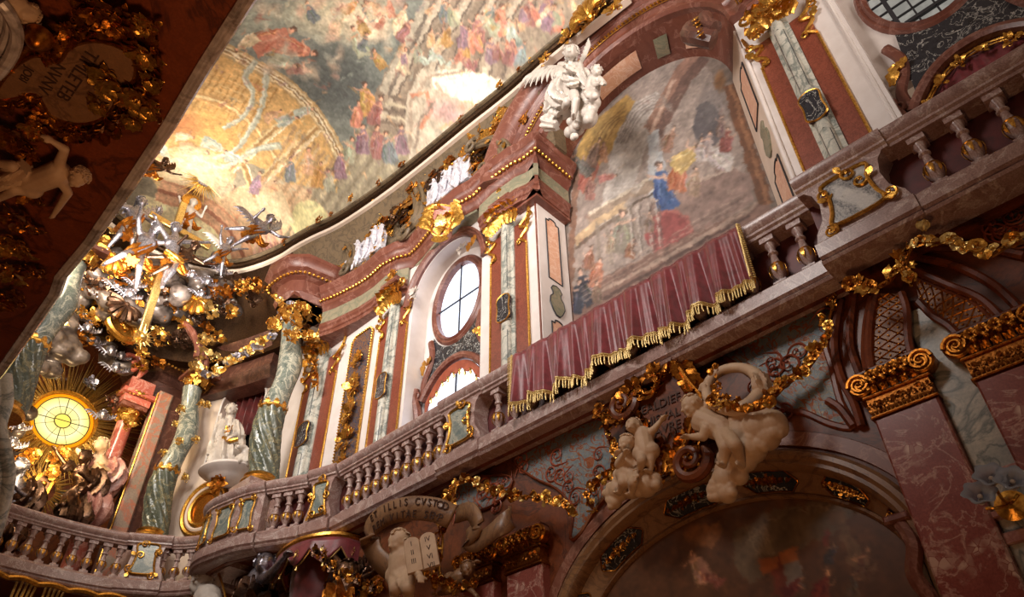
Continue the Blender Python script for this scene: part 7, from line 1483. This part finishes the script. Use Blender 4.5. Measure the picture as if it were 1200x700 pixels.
banner('curling tail of the stone banner beside the lower left capital', [(535, 603, 0), (552, 600, -.1), (560, 618, -.15), (548, 632, -.05), (560, 636, -.1), (580, 622, -.2), (596, 610, -.1), (598, 604, 0)], .24, 6.4, 2, 'archivolt_marble')
putto('small stone child in the shadow below the lower left capital', dict(head=(548, 668, -.1), neck=(545, 674), chest=(541, 678), pelvis=(530, 684), sl=(538, 672), sr=(544, 684), el=(548, 664), hl=(556, 660), er=(550, 690), hr=(556, 696), kl=(522, 682, -.1), kr=(524, 692, -.1), fl=(512, 680), fr=(514, 696)), .11, mat='archivolt_marble', look=(-.6, -.7, 0), x=6.9)
# ------------------------------------------------------------------ pulpit canopy and its angels at the bottom edge
r = thing('pulpit_canopy', 'red canopy with scalloped gold edged lambrequins under the bowed balcony', 'canopy', (6.4, 10.9, 4.0)); o = atx(358, 634, 6.3)
CP = [(p[0], p[1]) for p in cr([(6.95, 9.9, 0), (6.4, 10.0, 0), (6.1, 10.5, 0), (6.1, 11.1, 0), (6.3, 11.6, 0), (6.95, 11.8, 0)], 6)]; zc = 4.86
m = MB(); m.sweep(CP, [(0, zc), (.04, zc+.03), (.03, zc+.08), (-.02, zc+.1), (-.5, zc+.1), (-.5, zc)]); build(m, 'cornice', 'gold', r); vs = []; n = len(CP); N = 8
PP = pathpts(CP, 73, .01)
for j in range(6):
    for i, (x, y, a) in enumerate(PP): d = .16+.24*abs(math.sin(PI*i/12)); vs.append((x-.01*j*math.sin(a), y, zc-d*j/5))
m = MB(); m.add(vs, [(j*73+i, j*73+i+1, (j+1)*73+i+1, (j+1)*73+i) for j in range(5) for i in range(72)]); build(m, 'lambrequin', 'velvet', r, mods=[('SOLIDIFY', {'thickness': .012})])
m = MB(); m.tube([(x, y, zc-.16-.24*abs(math.sin(PI*i/12))) for i, (x, y, a) in enumerate(PP)], .014, 5); build(m, 'gilded_hem', 'pale_gold', r)
for i in range(6, 73, 12):
    x, y, a = PP[i]; m = MB(); m.lathe([(.006, .02), (.03, 0), (.02, -.03), (.035, -.08), (.02, -.085)], 10, Fr((x, y, zc-.4), (1, 0, 0), (0, 1, 0), (0, 0, 1))); build(m, 'tassel', 'pale_gold', r); m = MB(); rocaille(m, Fr((x-.02, y, zc-.2), (0, -1, 0), (0, 0, 1), (-1, 0, 0)), .1, 7, i); build(m, 'gilded_motif', 'pale_gold', r)
m = MB(); m.lathe([(.5, -.8), (.55, -.3), (.5, 0)], 20, Fr((6.8, 10.9, zc-.0), (1, 0, 0), (0, 1, 0), (0, 0, 1))); build(m, 'back_cloth', 'dark_velvet', r)
P1 = {a: atx(v[0], v[1], 6.2+v[2]) for a, v in dict(head=(311, 662, -.1), neck=(308, 671, 0), chest=(304, 680, 0), pelvis=(300, 705, 0), sl=(298, 676, 0), sr=(313, 678, -.1), el=(290, 690, -.1), hl=(300, 700, -.2), er=(322, 668, -.2), hr=(335, 652, -.3), kl=(296, 720, -.2), kr=(306, 722, -.2), fl=(292, 740, 0), fr=(304, 742, 0)).items()}
figure('angel_figure', 'silvery bronze angel raising one arm below the balcony', P1, .2, 'silver', (-1, -.3, 0), look=(-.7, -.6, .5), vox=.025, cat='angel', wings=[(atx(300, 680, 6.4), atx(284, 668, 6.4), (-1, 0, 0)), (atx(312, 684, 6.4), atx(350, 660, 6.6), (-1, 0, 0))], drapes=[([P1['chest'], P1['pelvis'], P1['kl']], [.26, .36, .4], 8)], dmat='bronze', wmat='bronze')
P2 = {a: atx(v[0], v[1], 6.5+v[2]) for a, v in dict(head=(408, 672, 0), neck=(405, 680, 0), chest=(402, 690, 0), pelvis=(405, 712, 0), sl=(394, 684, 0), sr=(412, 690, 0), el=(402, 668, -.1), hl=(388, 646, -.1), er=(424, 680, 0), hr=(438, 672, 0), kl=(398, 730, 0), kr=(410, 730, 0), fl=(396, 748, 0), fr=(410, 748, 0)).items()}
figure('angel_figure', 'dark bronze angel stretching an arm up to the red canopy', P2, .19, 'bronze', (-1, 0, 0), vox=.025, cat='angel', drapes=[([P2['chest'], P2['pelvis'], P2['kl']], [.26, .34, .36], 8)], dmat='dark_gold')
P3 = {a: atx(v[0], v[1], 5.9+v[2]) for a, v in dict(head=(236, 684, 0), neck=(239, 692, 0), chest=(243, 702, 0), pelvis=(246, 724, 0), sl=(236, 700, 0), sr=(250, 702, 0), el=(230, 712, 0), hl=(226, 722, 0), er=(256, 712, 0), hr=(250, 722, 0), kl=(240, 738, 0), kr=(250, 738, 0), fl=(240, 752, 0), fr=(250, 752, 0)).items()}
figure('angel_figure', 'white winged child looking left at the bottom edge under the balcony', P3, .2, 'statue_white', (-.6, .7, 0), look=(-.5, .85, 0), vox=.025, cat='angel', child=True, wings=[(atx(248, 700, 6.0), atx(262, 672, 6.1), (-1, -.3, 0))])
m = MB(); m.tube(cr([atx(a, b, 6.0) for a, b in ((254, 666), (262, 690), (266, 710))], 5), .022, 6); ornament('gilded_rod', 'thin gold rod standing beside the white winged child', m, 'gold', 'rod')
for k, (x, y, r_, xx) in enumerate([(275, 660, .24, 6.5), (290, 655, .24, 6.6), (262, 655, .2, 6.5), (340, 690, .3, 6.7), (370, 695, .3, 6.7), (385, 680, .24, 6.6), (430, 665, .26, 6.7), (445, 690, .3, 6.8), (420, 690, .26, 6.6), (360, 680, .24, 6.8)]):
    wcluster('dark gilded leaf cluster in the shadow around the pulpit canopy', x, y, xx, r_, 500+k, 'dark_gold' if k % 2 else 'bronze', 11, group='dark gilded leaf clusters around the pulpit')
m = MB(); m.lathe([(.55, -2.0), (.62, -1.2), (.7, -.3), (.8, 0)], 24, Fr((7.0, 10.9, 3.8), (1, 0, 0), (0, 1, 0), (0, 0, 1))); ornament('pulpit_drum', 'dark brown pulpit drum under the red canopy', m, 'soffit_marble', 'pulpit')
# gold hangings below the altar balustrade
m = MB(); PP = pathpts(AQ, 120, .06, .25, .85); m.tube([(x, y, 4.93+.05*abs(math.sin(i*.22))) for i, (x, y, a) in enumerate(PP)], .05, 6); ornament('gilded_scalloped_border', 'scalloped gold border along the underside of the altar balustrade', m, 'gold', 'border')
for k, (x, y) in enumerate([(16, 692), (30, 688), (52, 694), (64, 692)]):
    m = MB(); p = aty(x, y, 15.9)
    for q in range(3): m.tube([p+Vector((q*.06, 0, -.5)), p+Vector((q*.09, 0, .15+.06*q))], .022, 5)
    ornament('gilded_ray_bundle', 'bundle of gold rays rising under the altar balustrade', m, 'pale_gold', 'rays', 'gold rays under the altar balustrade')
# ------------------------------------------------------------------ glass lamp on the pilaster
r = thing('wall_lamp', 'brass wall lamp with three frosted glass flower shades beside the broad red pilaster', 'wall lamp', atx(1185, 605, 6.5)); c = atx(1187, 594, 6.55)
m = MB(); m.lathe([(.02, .0), (.11, .0), (.12, .03), (.08, .05), (.03, .08), (.05, .1), (.02, .13)], 20, Fr(c, (0, -1, 0), (0, 0, 1), (-1, 0, 0))); build(m, 'backplate', 'gold', r)
for (a, b, dx, ln) in ((1163, 567, -.28, 1), (1188, 571, -.3, 1), (1150, 588, -.3, 1)):
    e = atx(a, b, 6.55+dx); m = MB(); P = cr([c+Vector((-.06, 0, 0)), c.lerp(e, .45)+Vector((-.1, 0, -.06)), e+Vector((.05, 0, -.04))], 6); m.tube(P, .013, 7); arm = build(m, 'arm', 'gold', r)
    d = (Vector((-.75, -.25, .35))).normalized(); u = d.cross(Vector((0, 0, 1))).normalized(); v = u.cross(d); vs = []; n = 30
    for j, (rr, h) in enumerate(((.02, 0), (.04, .02), (.055, .05), (.075, .08), (.115, .1))):
        for i in range(n): a_2 = 2*PI*i/n; q = rr*(1+(.12*math.cos(6*a_2) if j > 1 else 0)); vs.append(e+u*q*math.cos(a_2)+v*q*math.sin(a_2)+d*h)
    m = MB(); m.add(vs, [(j*n+i, j*n+(i+1) % n, (j+1)*n+(i+1) % n, (j+1)*n+i) for j in range(4) for i in range(n)]); build(m, 'flower_shade', 'glass_lamp', r, mods=[('SOLIDIFY', {'thickness': .004})])
    m = MB(); m.ball(e+d*.05, .02, None, 10, 8); m.lathe([(.02, -.02), (.024, .01), (.016, .03)], 12, Fr(e, u, v, d)); build(m, 'bulb', 'statue_white', arm)
# ------------------------------------------------------------------ underside of the left gallery
o = atz(92, 88, 4.98); F = FS(o[0], o[1], 4.99, 1, 0); r = thing('ceiling_cartouche', 'brown lettered cartouche in wild gold leaf frame under the left gallery', 'cartouche', o)
def onS(px, py, z=4.98): p = atz(px, py, z)-o; return p.dot(F.u), p.dot(F.v)
raw = [(0, 100), (20, 75), (45, 62), (70, 70), (85, 52), (115, 45), (148, 55), (160, 72), (158, 92), (140, 100), (135, 122), (118, 138), (90, 142), (62, 132), (45, 108), (22, 112), (2, 114)]
c = [(p[0], p[1]) for p in cr([(*onS(a, b), 0) for a, b in raw], 4, True)]
m = MB(); m.poly(c, -.02, .05, F, .015); build(m, 'tablet', 'archivolt_marble', r); m = MB(); m.tube([(a, b, .05) for a, b in c], .014, 6, F, True); leafring(m, F, c, .17, .022, 41, -1, .7, .25); leafring(m, F, c, .15, .03, 42, -1, .9, .2)
cc = [(a*1.22, b*1.22) for a, b in c]; leafring(m, F, cc, .17, .03, 43, -1, .8, .25); build(m, 'gilded_frame', 'dark_gold', r)
m = MB()
for (x, y, rr, sd_) in ((125, 85, .16, 1), (140, 100, .2, 2), (165, 110, .2, 3), (180, 125, .15, 4), (120, 118, .12, 5), (160, 135, .14, 6), (175, 60, .15, 7), (180, 90, .13, 8)):
    u, v = onS(x, y); G = sub(F, u, v, .05, .4*sd_); rocaille(m, G, rr, 10, 600+sd_); palmette(m, sub(G, 0, 0, .03, 2.5), rr, 6)
build(m, 'gilded_leaf_tuft', 'gold', r)
for t, (x, y), s_ in (('TIMLETEB', (92, 85), .135), ('NVNV', (62, 88), .125), ('JOBI', (33, 84), .085)):
    u, v = onS(x, y); text(t, F, s_, 'letter', r, u=u, v=v, w=.052)
for k, (x, y, rr, mt, l) in enumerate([(140, 20, .2, 'dark_gold', 'dark gold leaf mass above the gallery cartouche'), (110, 15, .18, 'dark_gold', 'dark gold leaf mass near the top left corner'), (165, 30, .15, 'gold', 'gold leaf spray at the upper right of the gallery cartouche'), (80, 40, .14, 'dark_gold', 'gold leaf tuft between the vase and gallery cartouche'), (15, 160, .2, 'dark_gold', 'gold leaf mass left of the reclining ceiling child'), (45, 150, .16, 'gold', 'gold leaf spray just below the gallery cartouche'), (85, 152, .14, 'dark_gold', 'dark gold fringe of leaves under the gallery cartouche'), (20, 255, .22, 'dark_gold', 'gold leaf mass below the reclining ceiling child'), (8, 285, .2, 'gold', 'gold leaf mass at the left edge in the middle'), (35, 230, .16, 'dark_gold', 'gold leaf spray beside the hand of the ceiling child'), (15, 320, .22, 'gold', 'lowest but one gold leaf mass at the left edge'), (40, 318, .18, 'dark_gold', 'gold leaf mass close to the gallery rim'), (10, 350, .24, 'dark_gold', 'lowest gold leaf mass at the left edge'), (25, 290, .16, 'gold', 'small gold leaf tuft at left above the lowest masses'), (42, 205, .12, 'gold', 'gold leaves over the belly of the ceiling child'), (30, 180, .14, 'dark_gold', 'gold leaves over the legs of the ceiling child')]):
    p = atz(x, y, 4.93); m = MB(); G = FS(p[0], p[1], 4.95, 1, k); rocaille(m, G, rr, 13, 620+k); rocaille(m, sub(G, rr*.4, .03, .02), rr*.8, 9, 640+k); ornament('gilded_cluster', l, m, mt)
# reclining ceiling child
P = {a: atz(v[0], v[1], 4.86+v[2]) for a, v in dict(head=(92, 207, -.06), neck=(80, 203, 0), chest=(68, 203, 0), pelvis=(38, 215, 0), sl=(70, 190, 0), sr=(72, 213, -.04), el=(76, 175, -.02), hl=(62, 166, -.02), er=(80, 226, -.06), hr=(64, 250, -.04), kl=(15, 195, -.04), kr=(18, 222, -.06), fl=(-8, 190, 0), fr=(-5, 235, 0)).items()}
UP = (P['head']-P['pelvis']).normalized()
figure('cherub_statue', 'stone child reclining under the left gallery with its head toward the rim', P, .085, 'statue_cream', (0, 0, -1), tuple(UP), look=(.4, .1, -1), foot=(0, 0, -1), vox=.012, cat='cherub', child=True, drapes=[([atz(30, 195, 4.86), atz(15, 205, 4.84), atz(-5, 215, 4.86)], [.07, .1, .08], 6)])
putto_ = {a: atz(v[0], v[1], 4.86) for a, v in dict(head=(32, 14), neck=(24, 8), chest=(14, 2), pelvis=(-10, -10), sl=(18, -6), sr=(14, 12), el=(24, -14), hl=(36, -16), er=(22, 22), hr=(34, 26), kl=(-25, -25), kr=(-25, 0), fl=(-40, -30), fr=(-40, 5)).items()}
figure('cherub_statue', 'stone child partly cut by the top left corner', putto_, .075, 'statue_cream', (0, 0, -1), tuple((putto_['head']-putto_['pelvis']).normalized()), look=(.3, 0, -1), vox=.012, cat='cherub', child=True)
# marble volute at the corner of the frame
r = thing('marble_volute', 'polished grey marble curved rim at the upper left edge', 'volute', atz(5, 50, 4.8)); m = MB(); P = [atz(a, b, 4.75) for a, b in ((0, 2), (12, 18), (20, 40), (14, 64), (0, 84), (-14, 95))]; m.tube(cr(P, 6), .045, 10); m.tube([p+Vector((-.07, -.02, .05)) for p in cr(P, 6)], .04, 10); m.tube([p+Vector((-.15, -.03, .1)) for p in cr(P, 6)], .06, 10); build(m, 'rim', 'edge_marble', r)
m = MB(); p = atz(45, 45, 4.8); m.lathe([(.02, .1), (.05, .08), (.09, .02), (.1, -.02), (.06, -.03), (.02, -.03)], 24, Fr(p, (0, 1, 0), (1, 0, 0), (0, 0, -1))); ornament('gilded_bowl', 'shallow dark gold bowl between the marble rim and gallery cartouche', m, 'dark_gold', 'bowl')
# left balcony corner: marble rail pieces and the green twisted column beyond the gallery rim
p = aty(16, 470, 13.8); c5 = column('twisted_column', 'green fluted twisted column seen past the left gallery rim', (p[0]-.05, 13.8, 6.9), (p[0]-.05, 13.8, 10.6), .24, 'green_marble', 1.5, 'dark_green_marble', amp=.3)
m = MB(); m.tube(cr([aty(a, b, 11.5) for a, b in ((6, 440), (8, 470), (0, 500), (6, 530), (10, 560), (2, 600), (-8, 630))], 6), .09, 12); m.tube(cr([aty(a, b, 11.6) for a, b in ((-4, 440), (-4, 480), (-12, 520), (-6, 570), (-12, 610))], 6), .14, 12); ornament('marble_scroll', 'blue grey marble scroll at the left edge beside the glowing window', m, 'grey_marble', 'scroll')
m = MB(); m.poly([(.9, 10.2), (1.12, 10.2), (1.2, 12.2), (.9, 12.2)], 5.35, 5.9); ornament('marble_block', 'pale marble corner block outside the left gallery rim', m, 'grey_marble', 'block')
# ------------------------------------------------------------------ labels of repeats: kind, side and nearest landmark
LM = [('the leaning cross foot', 165, 395), ('the flying angel', 308, 268), ('the glowing window', 75, 492), ('the green column at far left', 35, 400), ('the silvery twisted column capital', 236, 420), ('the silver angels by the cross', 165, 270), ('the cloud bank right of the cross', 240, 332),
      ('the lower silvery relief', 428, 292), ('the upper silvery relief', 526, 212), ('the cartouche over the oval window', 516, 262), ('the white angel statue', 668, 100), ('the cornice block over the green column', 360, 310), ('the green column capital', 335, 378), ('the red canopy', 358, 640), ('the bowed balcony foot', 270, 650), ('the tabernacle', 45, 580), ('the shell recess in the attic', 565, 160), ('the silvery bronze angel', 311, 670)]
def topx(p): p = Vector(p); c = AX*p[0]+AY*p[1]+AZ*p[2]; return 600+FPX*c[0]/c[2], 350-FPX*c[1]/c[2]
SHORT = {'gilded leaf clusters packed around the altar clouds': '{m} leaf cluster', 'gilded capital leaves over the green twisted column': '{m} capital leaf tuft', 'gilded capital leaves over the silvery twisted column': '{m} capital leaf tuft', 'dark gilded leaf clusters around the pulpit': '{m} shadowed leaf cluster', 'gold rays under the altar balustrade': '{m} ray bundle', 'small gilded scrolls strewn over the brown attic': '{m} attic scroll',
         'tarnished gold scrollwork over the altar': '{m} openwork scroll', 'gilded leaf clusters spaced along the dark vault edge': '{m} vault edge cluster', 'small winged heads around the altar clouds': '{m} winged cherub head', 'carved clouds over the altar': None}
MW = {'gold': 'bright gold', 'dark_gold': 'dark gold', 'pale_gold': 'pale gold', 'bronze': 'bronze', 'silver': 'silver', 'statue_white': 'white'}
ORD = ['nearest', 'second nearest', 'third nearest', 'fourth nearest', 'fifth nearest', 'sixth nearest', 'seventh nearest', 'eighth nearest', 'ninth nearest', 'tenth nearest', 'eleventh nearest', 'twelfth nearest', 'thirteenth nearest', 'fourteenth nearest', 'fifteenth nearest', 'sixteenth nearest']
B_ = {}
for o in list(C.objects):
    if o.parent is None and SHORT.get(o.get('group')):
        me = o.data if o.type == 'MESH' else o.children[0].data
        x, y = topx(o.location); n_, ax_, ay_ = min(LM, key=lambda q: (q[1]-x)**2+(q[2]-y)**2); dx, dy = x-ax_, y-ay_
        side = ('right of' if dx > 0 else 'left of') if abs(dx) > abs(dy) else ('below' if dy > 0 else 'above')
        B_.setdefault((o['group'], MW.get(me.materials[0].name, 'gold'), side, n_), []).append((dx*dx+dy*dy, o))
for (g, mw, side, n_), v in B_.items():
    v.sort(key=lambda q: q[0])
    for i, (d, o) in enumerate(v): o['label'] = ((ORD[i]+' ') if len(v) > 1 else '')+SHORT[g].format(m=mw)+' '+side+' '+n_
